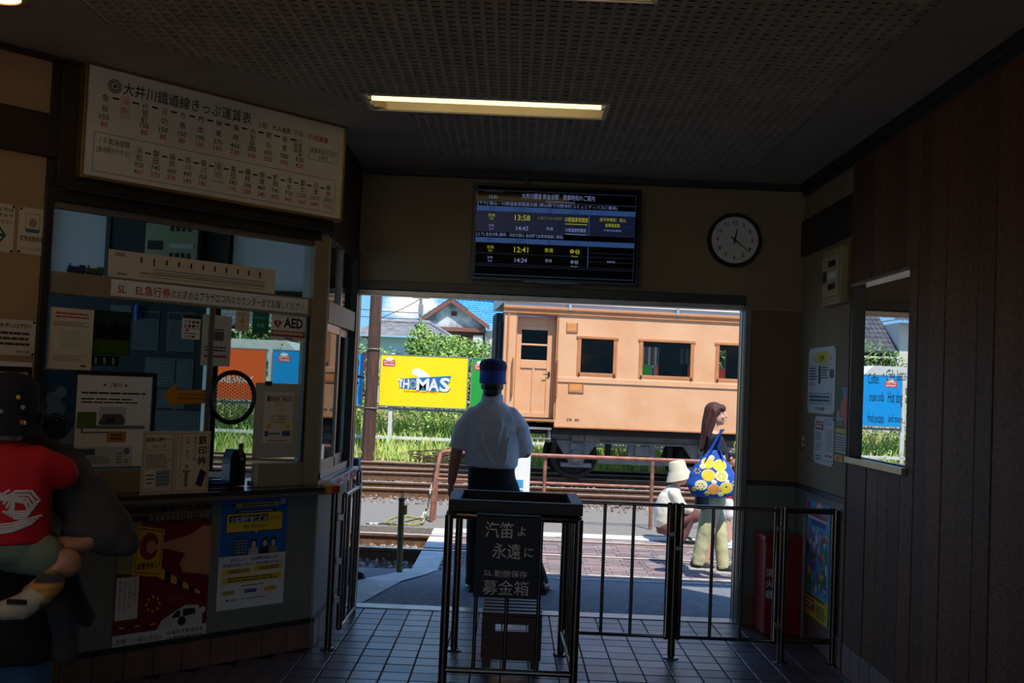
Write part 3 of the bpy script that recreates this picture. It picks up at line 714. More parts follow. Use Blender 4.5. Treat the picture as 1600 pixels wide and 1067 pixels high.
# orange arrow card
t = MB(); pts = [(0, .075), (.075, .15), (.075, .108), (.262, .112), (.262, .04), (.075, .036), (.075, 0)]
t.prism(pts[::-1], 0, .002, P(206, 130, 20)); o = t.build('arrow_card', None, FR_B @ T(-.972, 1.345, -.022)); tag(o, 'orange arrow card pointing left from the speaking grille', 'card')
t = MB(); lines(t, .085, .25, .055, .095, 2, P(150, 90, 20), .0028, t=.5, rag=.1); t.build('print', o)
def d_sched(p, w, h, z):
    p.rect(.2*w, .2*h, .84*w, .88*h, z, CREAM); p.rect(.26*w, .76*h, .8*w, .83*h, z+.0005, P(60, 60, 58)); p.rect(.32*w, .768*h, .79*w, .822*h, z+.0009, CREAM)
    p.textfit('\u6642\u523b\u8868\u30fb\u904b\u884c\u65e5', .34*w, .78*w, .776*h, .042*h, INK, z+.0013, bold=.02); qr_free(p, .44*w, .63*h, .19*w, z+.0005)
    p.textfit('\u5343\u982d\u30fb\u5965\u5927\u4e95\u6e56\u4e0a', .36*w, .7*w, .545*h, .032*h, INK, z+.0005, bold=.015); p.textfit('\u4e95\u5ddd\u30fb\u5bf8\u53c8\u5ce1\u65b9\u9762', .36*w, .7*w, .505*h, .032*h, INK, z+.0005, bold=.015)
    p.rect(.42*w, .465*h, .68*w, .49*h, z+.0005, P(200, 180, 40)); p.disc(.32*w, .42*h, .06*w, z+.0005, P(220, 196, 40), 14, ry=.03*h); p.disc(.73*w, .42*h, .08*w, z+.0005, P(220, 196, 40), 14, ry=.03*h)
    p.rect(.24*w, .29*h, .32*w, .36*h, z+.0005, P(50, 90, 140)); p.rect(.62*w, .29*h, .8*w, .36*h, z+.0005, P(60, 90, 140)); lines(p, .34*w, .6*w, .3*h, .35*h, 1, P(70, 90, 130), z+.0005); lines(p, .3*w, .78*w, .215*h, .25*h, 1, INK, z+.0005, t=.3)
o = poster('schedule_sheet', 'cream timetable and running-day sheet in a clear pouch at the right of the ticket window', 'notice', FR_B, -.43, 1.09, .30, .415, P(186, 180, 162), d_sched, d=-.014)
t = MB(); t.box(.06, .40, -.004, .10, .425, .008, m_dark_trim); t.build('clip', o)

# things on the counter
def d_fold1(p, w, h, z):
    p.outline(.04*w, .03*h, .96*w, .97*h, .004, z, P(170, 130, 110)); p.textfit('\u9244\u5370\u5e33\u306e\u8a18\u5e33\u30eb\u30fc\u30eb', .1*w, .9*w, .84*h, .07*h, INK, z, bold=.02); p.textfit('\u6771\u6d77\u30a8\u30ea\u30a2\u7248', .3*w, .72*w, .74*h, .05*h, INK, z)
    p.rect(.14*w, .7*h, .88*w, .704*h, z, INK); lines(p, .12*w, .9*w, .42*h, .64*h, 7, P(70, 66, 60), z, t=.35)
    p.rect(.12*w, .12*h, .44*w, .38*h, z, P(236, 226, 206)); p.rect(.46*w, .12*h, .9*w, .38*h, z, P(150, 160, 160)); lines(p, .15*w, .42*w, .16*h, .34*h, 3, INK, z+.0005, t=.35); lines(p, .48*w, .88*w, .14*h, .36*h, 4, P(110, 80, 80), z+.0005, t=.3)
def d_fold2(p, w, h, z):
    p.outline(.04*w, .03*h, .96*w, .97*h, .004, z, P(170, 130, 110)); p.vtext('\u9244\u5370\u5e33', .78*w, .93*h, .155*h, INK, z, 1.1, bold=.02)
    p.vtext('\u6771\u6d77\u30a8\u30ea\u30a2\u7248', .56*w, .92*h, .065*h, INK, z, 1.05); p.vtext('\u8a18\u5e33 \u8ca9\u58f2', .35*w, .92*h, .065*h, P(80, 80, 76), z, 1.15); p.vtext('\u53d7\u4ed8\u7a93\u53e3\u306f\u3053\u3061\u3089\u3067\u3059\u3002', .17*w, .92*h, .062*h, P(80, 80, 76), z, 1.1)
    p.add([(.62*w, .14*h, z), (.8*w, .09*h, z), (.93*w, .33*h, z), (.75*w, .39*h, z)], [(0, 1, 2, 3)], P(34, 28, 70)); p.rect(.3*w, .1*h, .4*w, .36*h, z, P(110, 130, 90)); p.disc(.35*w, .43*h, .045*w, z, P(110, 130, 90), 10); p.rect(.24*w, .33*h, .46*w, .37*h, z+.0004, P(110, 130, 90))
fs = empty('folding_sign', M=FR_B @ T(-1.145, .931, .085)); tag(fs, 'cream two-panel folding sign with bold black characters standing on the counter', 'sign')
for k, (dr, nm) in enumerate(((d_fold1, 'panel'), (d_fold2, 'panel'))):
    M = (T(.19, 0, .012) @ Matrix.Rotation(.12, 4, 'Y') @ T(-.188, 0, 0)) if k == 0 else (T(.192, 0, .012) @ Matrix.Rotation(-.12, 4, 'Y'))
    t = MB(); t.box(0, 0, 0, .186, .315, .003, CREAM); q = t.build('panel', fs, M, bevel=.001)
    t = MB(); dr(t, .186, .315, .0038); t.build('print', q)
ty = empty('coin_tray', M=FR_B @ T(-.58, .931, -.10)); tag(ty, 'shiny blue plastic coin tray on the counter below the speaking grille', 'tray')
m_blue_tray = mat('blue_tray_plastic', (20, 70, 150), 0.15, var=.05, coat=.4)
t = MB(); n = 8
def oc(r, z): return [(r*1.25*math.cos(2*PI*(i+.5)/n), z, r*.8*math.sin(2*PI*(i+.5)/n)) for i in range(n)]
t.rings([oc(.07, 0), oc(.105, .026), oc(.112, .03), oc(.108, .03), oc(.10, .024), oc(.07, .006)], m_blue_tray, caps=True); t.smooth = False; t.build('dish', ty)
t = MB()
for i in range(-4, 5): t.box(i*.014-.0015, .006, -.04, i*.014+.0015, .009, .04, m_blue_tray)
stuff(t.build('rubber_ridges', ty))
cr = empty('card_reader', M=FR_B @ T(-.465, .931, -.13)); tag(cr, 'black upright card reader with an orange tab on the counter', 'reader')
t = MB(); t.prism([(-.05, 0), (.05, 0), (.048, .17), (.028, .20), (-.03, .20), (-.05, .15)], -.05, .04, mat('black_plastic', (24, 26, 30), .35, var=.08)); t.build('body', cr, bevel=.006)
t = MB(); t.box(-.004, .17, .04, .024, .235, .043, P(170, 140, 90)); t.build('tab', cr); t = MB(); t.lathe([(.013, 0), (.012, .003)], P(160, 180, 200), 14, T(.02, .15, .041)); t.build('button', cr)
t = MB(); t.box(.06, 0, -.03, .15, .028, .03, P(70, 110, 110)); o = t.build('stamp_box', None, FR_B @ T(-.465, .931, -.06), bevel=.003); tag(o, 'small flat teal box on the counter beside the card reader', 'box')
def toy(x, c, label):
    o = empty('toy_train', M=FR_B @ T(x, 2.0, -.012)); tag(o, label, 'toy', 'toy trains on the transom'); mc = P(*c); t = MB()
    t.box(-.045, .008, -.009, .045, .018, .009, mc); t.tube([(-.04, .026, 0), (.012, .026, 0)], .008, mc, 10); t.box(.014, .016, -.009, .044, .042, .009, mc); t.cyl((-.028, .03, 0), (-.028, .046, 0), .004, INK, 8); t.build('body', o)
    t = MB()
    for i in range(4):
        for s in (-1, 1): t.cyl((-.033+.022*i, .007, .0085*s), (-.033+.022*i, .007, .0115*s), .007, INK, 10)
    t.build('wheels', o)
toy(-1.465, (40, 60, 110), 'small blue toy train on the transom of the ticket window'); toy(-1.375, (70, 100, 40), 'small green toy train on the transom of the ticket window')

# posters on the panel below the counter
def d_red(p, w, h, z):
    k = 1/.728
    DR, YE, BK = P(120, 18, 22), P(226, 176, 34), P(20, 18, 18)
    p.rect(0, .10*h, w, h, z, DR); p.rect(0, .84*h, w, .90*h, z+.0003, P(84, 40, 32)); p.rect(0, .9*h, w, h, z+.0004, P(150, 120, 90)); p.textfit('\u5168\u56fd\u8e0f\u5207\u4e8b\u6545\u9632\u6b62\u65ec\u9593', .03*w, .985*w, .925*h, .075*w*.86, BK, z+.001, bold=.03)
    p.textfit('\u4ee4\u548c8\u5e749\u670821\u65e5\u301c30\u65e5', .30*w, .98*w, .865*h, .045*h, P(226, 206, 196), z+.001)
    p.poly([(.0, .52*h), (.22*w, .50*h), (.24*w, .87*h), (.02*w, .86*h)], z+.0012, P(150, 140, 96))
    p.poly([(.16*w, .50*h), (.46*w, .47*h), (.48*w, .80*h), (.19*w, .84*h)], z+.0016, YE); p.poly([(.18*w, .515*h), (.445*w, .488*h), (.463*w, .79*h), (.205*w, .822*h)], z+.0018, BK); p.poly([(.187*w, .521*h), (.438*w, .495*h), (.456*w, .784*h), (.211*w, .815*h)], z+.002, YE)
    p.disc(.325*w, .69*h, .10*w, z+.0024, P(150, 30, 30), 24, ry=.095*h); p.disc(.345*w, .685*h, .05*w, z+.0028, P(206, 150, 110), 18, ry=.045*h); p.textfit('\u975e\u5e38\u30dc\u30bf\u30f3', .205*w, .43*w, .535*h, .05*h, BK, z+.0026, bold=.03)
    p.poly([(.34*w, .66*h), (.5*w, .665*h), (.72*w, .62*h), (.66*w, .55*h), (.7*w, .49*h), (w, .45*h), (w, .80*h), (.9*w, .81*h), (.76*w, .75*h), (.46*w, .705*h), (.34*w, .70*h)], z+.0032, P(206, 140, 100))
    for i in range(8):
        a, b = i/8, (i+1)/8; x0, x1 = (.44+.54*a)*w, (.44+.54*b)*w; y0, y1 = (.52-.22*a)*h, (.52-.22*b)*h; t0, t1 = (.055-.048*a)*h, (.055-.048*b)*h
        p.poly([(x0, y0-t0), (x1, y1-t1), (x1, y1+t1*.4), (x0, y0+t0*.4)], z+.0022, YE if i % 2 == 0 else BK)
    p.rect(.01*w, .20*h, .24*w, .49*h, z+.001, P(226, 222, 214)); p.vtext('\u975e\u5e38\u306e\u969b\u306f', .20*w, .47*h, .03*h, P(140, 60, 60), z+.0015, 1.0); p.vtext('\u4e0a\u306e\u30dc\u30bf\u30f3\u3092', .15*w, .45*h, .03*h, BK, z+.0015, 1.0); p.vtext('\u3082\u3069\u3089\u306a\u304f\u306a\u308b\u307e\u3067', .10*w, .47*h, .025*h, BK, z+.0015, 1.0); p.vtext('\u5f37\u304f\u62bc\u3057\u3066\u4e0b\u3055\u3044', .05*w, .47*h, .027*h, BK, z+.0015, 1.0)
    p.poly([(.45*w, .10*h), (.5*w, .16*h), (.6*w, .2*h), (.75*w, .25*h), (.9*w, .24*h), (.95*w, .16*h), (.95*w, .10*h)], z+.0012, P(210, 206, 198)); p.poly([(.6*w, .17*h), (.66*w, .215*h), (.7*w, .22*h), (.7*w, .17*h)], z+.0016, BK); p.poly([(.73*w, .17*h), (.73*w, .225*h), (.86*w, .22*h), (.87*w, .18*h)], z+.0016, BK); p.disc(.72*w, .14*h, .045*w, z+.002, BK, 16)
    p.disc(.95*w, .20*h, .035*w, z+.0012, P(220, 216, 210), 10); p.textfit('\u305f\u3059\u3051\u3066!', .55*w, .72*w, .29*h, .04*h, P(196, 130, 60), z+.0012)
    for i in range(8):
        an = i*PI/4; p.disc(.40*w+.07*w*math.cos(an), .285*h+.05*h*math.sin(an), .014*w, z+.0012, YE, 8)
    for i in range(5): p.rect((.06+.08*i)*w, .14*h, (.11+.08*i)*w, .152*h, z+.0012, YE if i % 2 == 0 else BK)
    p.rect(0, 0, w, .10*h, z, P(226, 222, 212)); p.textfit('\u4e3b\u50ac', .03*w, .14*w, .04*h, .04*h, BK, z+.0006); p.textfit('\u4e00\u822c\u793e\u56e3\u6cd5\u4eba', .21*w, .52*w, .035*h, .04*h, BK, z+.0006); p.textfit('\u65e5\u672c\u6c11\u55b6\u9244\u9053\u5354\u4f1a', .57*w, .97*w, .055*h, .035*h, BK, z+.0006, bold=.01); p.textfit('\u4e2d\u90e8\u9244\u9053\u5354\u4f1a', .57*w, .97*w, .012*h, .035*h, BK, z+.0006, bold=.01)
poster('safety_poster', 'dark red level-crossing safety poster with a finger pressing a yellow emergency button', 'poster', FR_B, -1.182, .155, .515, .728, P(120, 18, 22), d_red, d=.002)
def d_blue(p, w, h, z):
    BL, YE, NV = P(24, 110, 190), P(236, 206, 60), P(24, 30, 60)
    p.rect(0, .48*h, w, h, z, BL); p.rect(0, 0, w, .48*h, z, P(232, 232, 230)); p.rect(.2*w, .92*h, .86*w, .955*h, z+.0005, YE); lines(p, .3*w, .82*w, .925*h, .95*h, 1, NV, z+.001, rag=.03); p.rect(.88*w, .93*h, .97*w, .985*h, z+.0005, P(226, 170, 190)); p.poly([(.12*w, .955*h), (.2*w, .95*h), (.24*w, .935*h), (.16*w, .93*h)], z+.0008, INK)
    p.rect(.22*w, .865*h, .82*w, .895*h, z+.0005, NV); lines(p, .26*w, .78*w, .868*h, .892*h, 1, P(180, 200, 230), z+.001, rag=.02)
    p.rect(.08*w, .69*h, .93*w, .87*h, z+.0003, INK); p.rect(.088*w, .697*h, .922*w, .863*h, z+.0009, YE); p.poly([(.5*w, .7*h), (.56*w, .7*h), (.53*w, .675*h)], z+.001, YE)
    p.rect(.12*w, .785*h, .7*w, .845*h, z+.0012, NV); p.textfit('\u516c\u76ca\u901a\u5831\u8005\u4fdd\u8b77\u6cd5', .14*w, .69*w, .793*h, .05*h, WHITE, z+.0018, bold=.02); p.textfit('\u306e\u6539\u6b63\u3067', .72*w, .90*w, .795*h, .03*h, NV, z+.0014); p.textfit('\u4f55\u304c\u5909\u308f\u308b\u306e\uff1f', .34*w, .69*w, .725*h, .04*h, NV, z+.0014, bold=.01)
    p.rect(.22*w, .48*h, .42*w, .64*h, z+.0006, P(60, 76, 100)); p.rect(.14*w, .48*h, .22*w, .58*h, z+.0006, P(70, 96, 130))
    for r in range(5):
        for c in range(4): p.rect((.235+.045*c)*w, (.5+.027*r)*h, (.265+.045*c)*w, (.515+.027*r)*h, z+.001, P(150, 170, 190))
    for x, cl in ((.5, P(196, 190, 170)), (.67, P(40, 44, 60)), (.8, P(150, 140, 90))):
        p.poly([((x-.08)*w, .48*h), ((x+.08)*w, .48*h), ((x+.06)*w, .545*h), ((x-.06)*w, .545*h)], z+.001, cl); p.disc(x*w, .59*h, .045*w, z+.0014, P(30, 26, 30), 14, ry=.042*h); p.disc(x*w, .575*h, .032*w, z+.0018, P(230, 200, 180), 14, ry=.03*h)
    p.textfit('\u6cd5\u6539\u6b63\u306b\u3088\u308a\u3001\u516c\u76ca\u901a\u5831\u3092\u7406\u7531\u3068\u3059\u308b', .16*w, .88*w, .43*h, .033*h, NV, z+.0006, bold=.015); p.textfit('\u4e0d\u5229\u76ca\u306a\u53d6\u6271\u3044\u306e\u6291\u6b62\u30fb\u6551\u6e08\u304c\u5f37\u5316\u3055\u308c\u307e\u3059\uff01', .06*w, .96*w, .385*h, .033*h, NV, z+.0006, bold=.015)
    for q in ((.06, .315, .48, .365), (.52, .325, .95, .375), (.06, .235, .95, .295)): p.rect(q[0]*w, q[1]*h, q[2]*w, q[3]*h, z+.0006, YE); lines(p, (q[0]+.08)*w, (q[2]-.02)*w, (q[1]+.008)*h, (q[3]-.008)*h, 2, NV, z+.001, t=.5, rag=.15)
    lines(p, .35*w, .7*w, .195*h, .215*h, 1, NV, z+.0006, t=.4); 
    for x, cl in ((.07, P(150, 170, 60)), (.4, P(50, 100, 170)), (.7, P(226, 170, 50))): p.rect(x*w, .135*h, (x+.18)*w, .17*h, z+.0006, cl)
    p.disc(.15*w, .085*h, .02*w, z+.0006, P(40, 120, 60)); p.textfit('\u6d88\u8cbb\u8005\u5e81', .19*w, .32*w, .072*h, .026*h, NV, z+.0006); lines(p, .36*w, .85*w, .075*h, .095*h, 1, P(110, 110, 110), z+.0006, t=.4)
poster('law_poster', 'blue and white information poster with yellow panels under the counter', 'poster', FR_B, -.612, .28, .42, .594, P(232, 232, 230), d_blue, d=.002)

# notices on the beige wall left of the ticket office
def d_dog(p, w, h, z):
    p.outline(.25*w, .5*h, .78*w, .88*h, .002, z, INK); p.disc(.52*w, .68*h, .15*w, z, P(150, 140, 126), 16, ry=.1*h); p.rect(.27*w, .47*h, .76*w, .55*h, z+.0006, P(60, 100, 140)); p.textfit('\u88dc\u52a9\u72ac\u540c\u4f34\u53ef', .08*w, .94*w, .28*h, .13*h, INK, z, bold=.02); p.textfit('(\u30da\u30c3\u30c8\u306f\u4e0d\u53ef)', .12*w, .9*w, .08*h, .08*h, INK, z)
pin4 = lambda w, h: [(.008, .008), (w-.008, .008), (.008, h-.008), (w-.008, h-.008)]
poster('wall_notice', 'small laminated assistance-dog notice pinned left of the ticket window', 'notice', FR_B, -1.752, 2.065, .125, .215, CREAM, d_dog, pins=pin4(.125, .215))
def d_eco(p, w, h, z):
    for i, s in enumerate(('\u3054\u81ea\u7531\u306a\u65b9\u306f', '\u53d7\u3051\u307e\u3059\u306e\u3067', '\u304a\u58f0\u304b\u3051\u304f\u3060\u3055\u3044')): p.textfit(s, .1*w, .96*w, (.86-.13*i)*h, .09*h, INK, z, bold=.015)
    p.poly([(.6*w, .15*h), (.8*w, .35*h), (.6*w, .55*h), (.4*w, .35*h)], z, P(30, 90, 50)); p.poly([(.6*w, .22*h), (.73*w, .35*h), (.6*w, .48*h), (.47*w, .35*h)], z+.0005, CREAM); p.rect(.5*w, .32*h, .72*w, .38*h, z+.0009, P(30, 90, 50))
poster('wall_notice', 'laminated notice with a green diamond mark at the left edge of the picture', 'notice', FR_B, -1.935, 2.06, .165, .222, CREAM, d_eco, pins=pin4(.165, .222))
def d_buy(p, w, h, z):
    p.textfit('\u4e57\u8eca\u5238 \u8cfc\u5165\u306e\u304a\u5ba2\u69d8\u3078', .2*w, .93*w, .78*h, .13*h, INK, z, bold=.02)
    for i in range(3): lines(p, .08*w, .93*w, (.55-.15*i)*h, (.67-.15*i)*h, 1, P(60, 56, 50), z, t=.6, rag=.1)
    p.textfit('\u65b0\u91d1\u8c37\u99c5', .66*w, .92*w, .07*h, .09*h, INK, z)
poster('wall_notice', 'cream notice to ticket buyers pinned below the assistance-dog notice', 'notice', FR_B, -1.89, 1.59, .245, .165, CREAM, d_buy, pins=pin4(.245, .165))
def d_hours(p, w, h, z):
    p.rect(0, .5*h, w, .88*h, z, INK); p.textfit('\u99c5\u55b6\u696d\u6642\u9593', .4*w, .93*w, .58*h, .2*h, P(226, 220, 206), z+.0006, bold=.01); lines(p, .1*w, .9*w, .1*h, .4*h, 2, INK, z)
poster('wall_notice', 'opening hours notice with white characters on a black band beside the ticket window', 'notice', FR_B, -1.90, 1.38, .25, .18, WHITE, d_hours)

# ---- inside the office
w4 = empty('window_4', M=FR_F); struct(w4)
f = MB()
for q in ((OW[0]-.04, OW[2]-.04, OW[1]+.04, OW[2]), (OW[0]-.04, OW[3], OW[1]+.04, OW[3]+.04), (OW[0]-.04, OW[2], OW[0], OW[3]), (OW[1], OW[2], OW[1]+.04, OW[3])): f.box(q[0], q[1], -.15, q[2], q[3], .01, m_alu)
f.build('window_frame', w4, bevel=.002); f = MB(); f.box(OW[0], OW[2], -.09, OW[1], OW[3], -.086, m_pane); f.build('glass_pane', w4)
m_frost = translucent_mat('frosted_glass', (214, 216, 214))
for k, tr_ in enumerate((TR1, TR2)):
    w = empty('window_%d' % (5+k), M=FR_F); struct(w); f = MB()
    for q in ((tr_[0]-.03, tr_[2]-.03, tr_[1]+.03, tr_[2]), (tr_[0]-.03, tr_[3], tr_[1]+.03, tr_[3]+.03), (tr_[0]-.03, tr_[2], tr_[0], tr_[3]), (tr_[1], tr_[2], tr_[1]+.03, tr_[3])): f.box(q[0], q[1], -.15, q[2], q[3], .012, m_alu_dark)
    f.build('window_frame', w); f = MB(); f.box(tr_[0], tr_[2], -.10, tr_[1], tr_[3], -.095, m_frost); f.build('frosted_pane', w)
cp = empty('control_panel', M=FR_F @ T(-2.53, 2.24, .0)); tag(cp, 'beige switch box on the office wall behind the ticket window', 'switch box')
m_pbox = mat('panel_beige', (170, 158, 120), .5, var=.06)
t = MB(); t.box(0, 0, 0, .36, .36, .09, m_pbox); t.build('case', cp, bevel=.006)
for r in range(2):
    for c in range(4):
        t = MB(); t.box(.17+.04*c, .06+.2*r, .09, .185+.04*c, .11+.2*r, .10, INK); t.build('switch', cp)
t = MB(); t.box(.02, .13, .09, .12, .19, .094, INK); t.build('meter', cp); t = MB(); t.box(.165, .145, .09, .33, .175, .094, P(200, 196, 180)); t.build('label_plate', cp)
PG, PD = P(94, 95, 90), P(40, 40, 40)
def d_tab(p, w, h, z):
    p.rect(.04*w, .8*h, .96*w, .96*h, z, PD)
    for i in range(13): p.rect(.12*w, (.06+.055*i)*h, .9*w, (.068+.055*i)*h, z, PD)
    for i in range(8): p.rect((.12+.11*i)*w, .06*h, (.128+.11*i)*w, .76*h, z, PD)
def d_sheet(p, w, h, z): lines(p, .08*w, .92*w, .1*h, .9*h, 8, P(120, 124, 124), z, t=.3)
def d_stripe(p, w, h, z):
    for i in range(14): p.rect((.05+.065*i)*w, .03*h, (.075+.065*i)*w, (.3+.045*i)*h, z, P(110, 116, 112))
ox = lambda px: -2.446+(px-240)*.00434
oz = lambda py: 1.891-(py-500)*.00434
for k, (a, b_, c_, d_, dr, lb) in enumerate(((202, 485, 243, 547, d_tab, 'ruled timetable sheet on the office wall nearest the landscape photo'), (256, 485, 300, 547, d_tab, 'ruled timetable sheet on the office wall behind the payment sticker'), (224, 558, 272, 605, d_sheet, 'grey typed sheet pinned under the ruled timetables in the office'), (274, 558, 301, 606, d_sheet, 'narrow grey sheet with a dark mark beside the typed sheet in the office'),
                                               (246, 607, 290, 637, d_sheet, 'small sheet with a green top edge behind the orange arrow card'), (236, 640, 320, 690, d_stripe, 'sheet with a rising striped chart on the office wall behind the folding sign'), (165, 478, 198, 500, d_sheet, 'blank grey card on the office wall above the landscape photo'))):
    poster('office_sheet', lb, 'paper', FR_F, ox(a), oz(d_), (b_ and (c_-a))*.00434, (d_-b_)*.00434, PG, dr, d=.003, group='papers on the office wall')
t = MB(); t.tube([(0, 0, 0), (0, -.05, .01), (.004, -.10, .012)], [.022, .02, .012], P(40, 100, 190), 10); o = t.build('blue_tag', None, FR_F @ T(ox(210), oz(478), .03)); tag(o, 'bright blue tag hanging on the office wall', 'tag')
# ================================================================== FITTINGS IN THE HALL
def E(r, g, b, s=1.0):
    return mat('glow_%d_%d_%d' % (r, g, b), (r, g, b), 0.3, emit=s)
# ---- departure screen
TW, TH = 1.135, .655
tv = empty('departure_screen', M=FR_F @ T(-.315, 2.255, .10) @ Matrix.Rotation(.03, 4, 'X')); tag(tv, 'wide dark departure screen with glowing train times above the doorway', 'screen')
m_tvb = mat('tv_black', (14, 14, 16), 0.25, var=.05)
m_scr = mat('screen_black', (6, 7, 9), 0.08, var=.02, spec=.25)
t = MB(); t.box(0, 0, -.045, TW, TH, 0, m_tvb); t.prism([(.40, .0), (.47, -.016), (.63, -.016), (.70, .0)], -.03, 0, m_tvb); t.build('housing', tv, bevel=.004)
t = MB(); t.rect(.018, .02, TW-.018, TH-.016, .0008, m_scr); t.build('glass', tv)
t = MB(); t.box(.47, .3, -.10, .67, .5, -.045, m_dark_trim); t.build('wall_bracket', tv)
t = MB(); t.box(.34, TH, -.06, .37, .80, -.03, m_dark_trim); t.build('hanger', tv)
t = MB(); t.box(.36, -.001, .0, .74, .0025, .003, mat('silver_strip', (120, 122, 128), .3, .8, var=.05)); t.build('trim_strip', tv)
def d_tv(p):
    z = .0014; W = TW-.036; H = TH-.036; X = lambda f: .018+f*W; Y = lambda f: .02+(1-f)*H
    BL, NV, LB, YL, TX, DM = E(30, 54, 96), E(7, 13, 36), E(44, 72, 124), E(126, 126, 18), E(88, 100, 136), E(36, 44, 66)
    p.outline(X(.005), Y(.975), X(.985), Y(.045), .002, z, DM)
    p.textfit('\u5927\u4e95\u5ddd\u9435\u9053 \u65b0\u91d1\u8c37\u99c5\u3000\u767a\u8eca\u6642\u523b\u306e\u3054\u6848\u5185', X(.28), X(.73), Y(.12), .040, TX, z)
    p.text('12:21', X(.075), Y(.135), .030, TX, z); p.textfit('Current time', X(.05), X(.165), Y(.065), .012, DM, z); p.textfit('Oigawa Railway timetable', X(.43), X(.61), Y(.155), .014, TX, z)
    p.rect(X(.006), Y(.165), X(.985), Y(.160), z, DM)
    p.textfit('[\u4e0b\u308a] \u5bb6\u5c71\u30fb\u5ddd\u6839\u6e29\u6cc9\u7b39\u9593\u6e21\u65b9\u9762 (\u5bb6\u5c71\u99c5\u3067\u5ddd\u6839\u672c\u753a\u30b3\u30df\u30e5\u30cb\u30c6\u30a3\u30d0\u30b9\u306b\u4e57\u63db)', X(.012), X(.87), Y(.205), .026, TX, z)
    for y0 in (.22, .565):
        p.rect(X(.006), Y(y0+.055), X(.985), Y(y0), z, BL)
        for x, a, b in ((.10, '\u767a\u8eca\u9806', 'Order'), (.28, '\u767a\u8eca\u6642\u523b', 'Departure time'), (.46, '\u7a2e\u5225', 'Type'), (.62, '\u884c\u5148', 'Destination')):
            p.text(a, X(x), Y(y0+.027), .014, INK, z+.0006, 'c'); p.text(b, X(x), Y(y0+.05), .014, INK, z+.0006, 'c')
    p.rect(X(.006), Y(.50), X(.985), Y(.277), z, NV)
    p.textfit('[\u4e0a\u308a] \u91d1\u8c37\u65b9\u9762 (\u9759\u5ca1\u30fb\u6d5c\u677e\u65b9\u9762\u306f \u91d1\u8c37\u99c5\u3067JR\u6771\u6d77\u9053\u7dda\u306b\u4e57\u63db)', X(.012), X(.545), Y(.545), .026, TX, z)
    for y, od, o2, tm, ty, ds, c, s in ((.335, '\u5148\u767a', '1st', '13:58', None, '\u5ddd\u6839\u6e29\u6cc9\u7b39\u9593\u6e21', YL, 1), (.445, '\u6b21\u767a', '2nd', '14:43', '\u666e\u901a', '\u5ddd\u6839\u6e29\u6cc9\u7b39\u9593\u6e21', TX, .8), (.685, '\u5148\u767a', '1st', '12:41', '\u666e\u901a', '\u91d1\u8c37', YL, 1), (.795, '\u6b21\u767a', '2nd', '14:24', '\u666e\u901a', '\u91d1\u8c37', TX, .8)):
        p.text(od, X(.10), Y(y), .024*s, c, z+.0006, 'c'); p.text(o2, X(.10), Y(y+.035), .024*s, c, z+.0006, 'c'); p.text(tm, X(.29), Y(y+.03), .052*s, c, z+.0006, 'c', .01)
        if ty: p.text(ty, X(.46), Y(y+.012), .03*s, c, z+.0006, 'c')
        else: p.textfit('EL\u6025\u884c \u304b\u308f\u306d\u8def\u53f7', X(.385), X(.535), Y(y+.01), .024, E(70, 80, 40), z+.0006)
        if len(ds) > 3: p.textfit(ds, X(.55 if s == 1 else .556), X(.695 if s == 1 else .685), Y(y+.02), .034*s, c, z+.0006, bold=.012); p.rect(X(.555), Y(y+.052), X(.69), Y(y+.045), z+.0006, c)
        else: p.text(ds, X(.62), Y(y+.02), .036*s, c, z+.0006, 'c', .012); p.text('Kanaya', X(.62), Y(y+.056), .016, c, z+.0006, 'c')
    p.textfit('\u9014\u4e2d\u505c\u8eca\u99c5\uff1a\u5bb6\u5c71', X(.765), X(.925), Y(.335), .026, YL, z+.0006); p.textfit('\u5168\u8eca\u6307\u5b9a\u5e2d', X(.80), X(.89), Y(.395), .026, YL, z+.0006, bold=.012); p.textfit('\u5343\u982d\u65b9\u9762\u4e57\u63db', X(.79), X(.9), Y(.445), .016, TX, z+.0006); p.textfit('\u5404\u99c5\u505c\u8eca', X(.82), X(.87), Y(.79), .016, TX, z+.0006)
    for y in (.39, .50, .735, .85): p.rect(X(.006), Y(y+.002), X(.985), Y(y), z+.0004, DM)
    for y in (.345, .69, .785): p.rect(X(.705), Y(y+.002), X(.985), Y(y), z+.0004, DM)
    for y0, y1 in ((.277, .50), (.62, .85)): p.rect(X(.7), Y(y1), X(.703), Y(y0), z+.0004, LB)
    p.outline(X(.006), Y(.97), X(.985), Y(.87), .0015, z, DM)
p = MB(); d_tv(p); p.build('display', tv)
t = MB(); t.box(.11, 2.17, .0, .115, 2.25, .004, INK); t.box(-.03, 2.215, 0, -.02, 2.225, .008, m_white_enamel); o = t.build('screen_cable', None, FR_F); tag(o, 'thin black cable below the departure screen', 'cable')

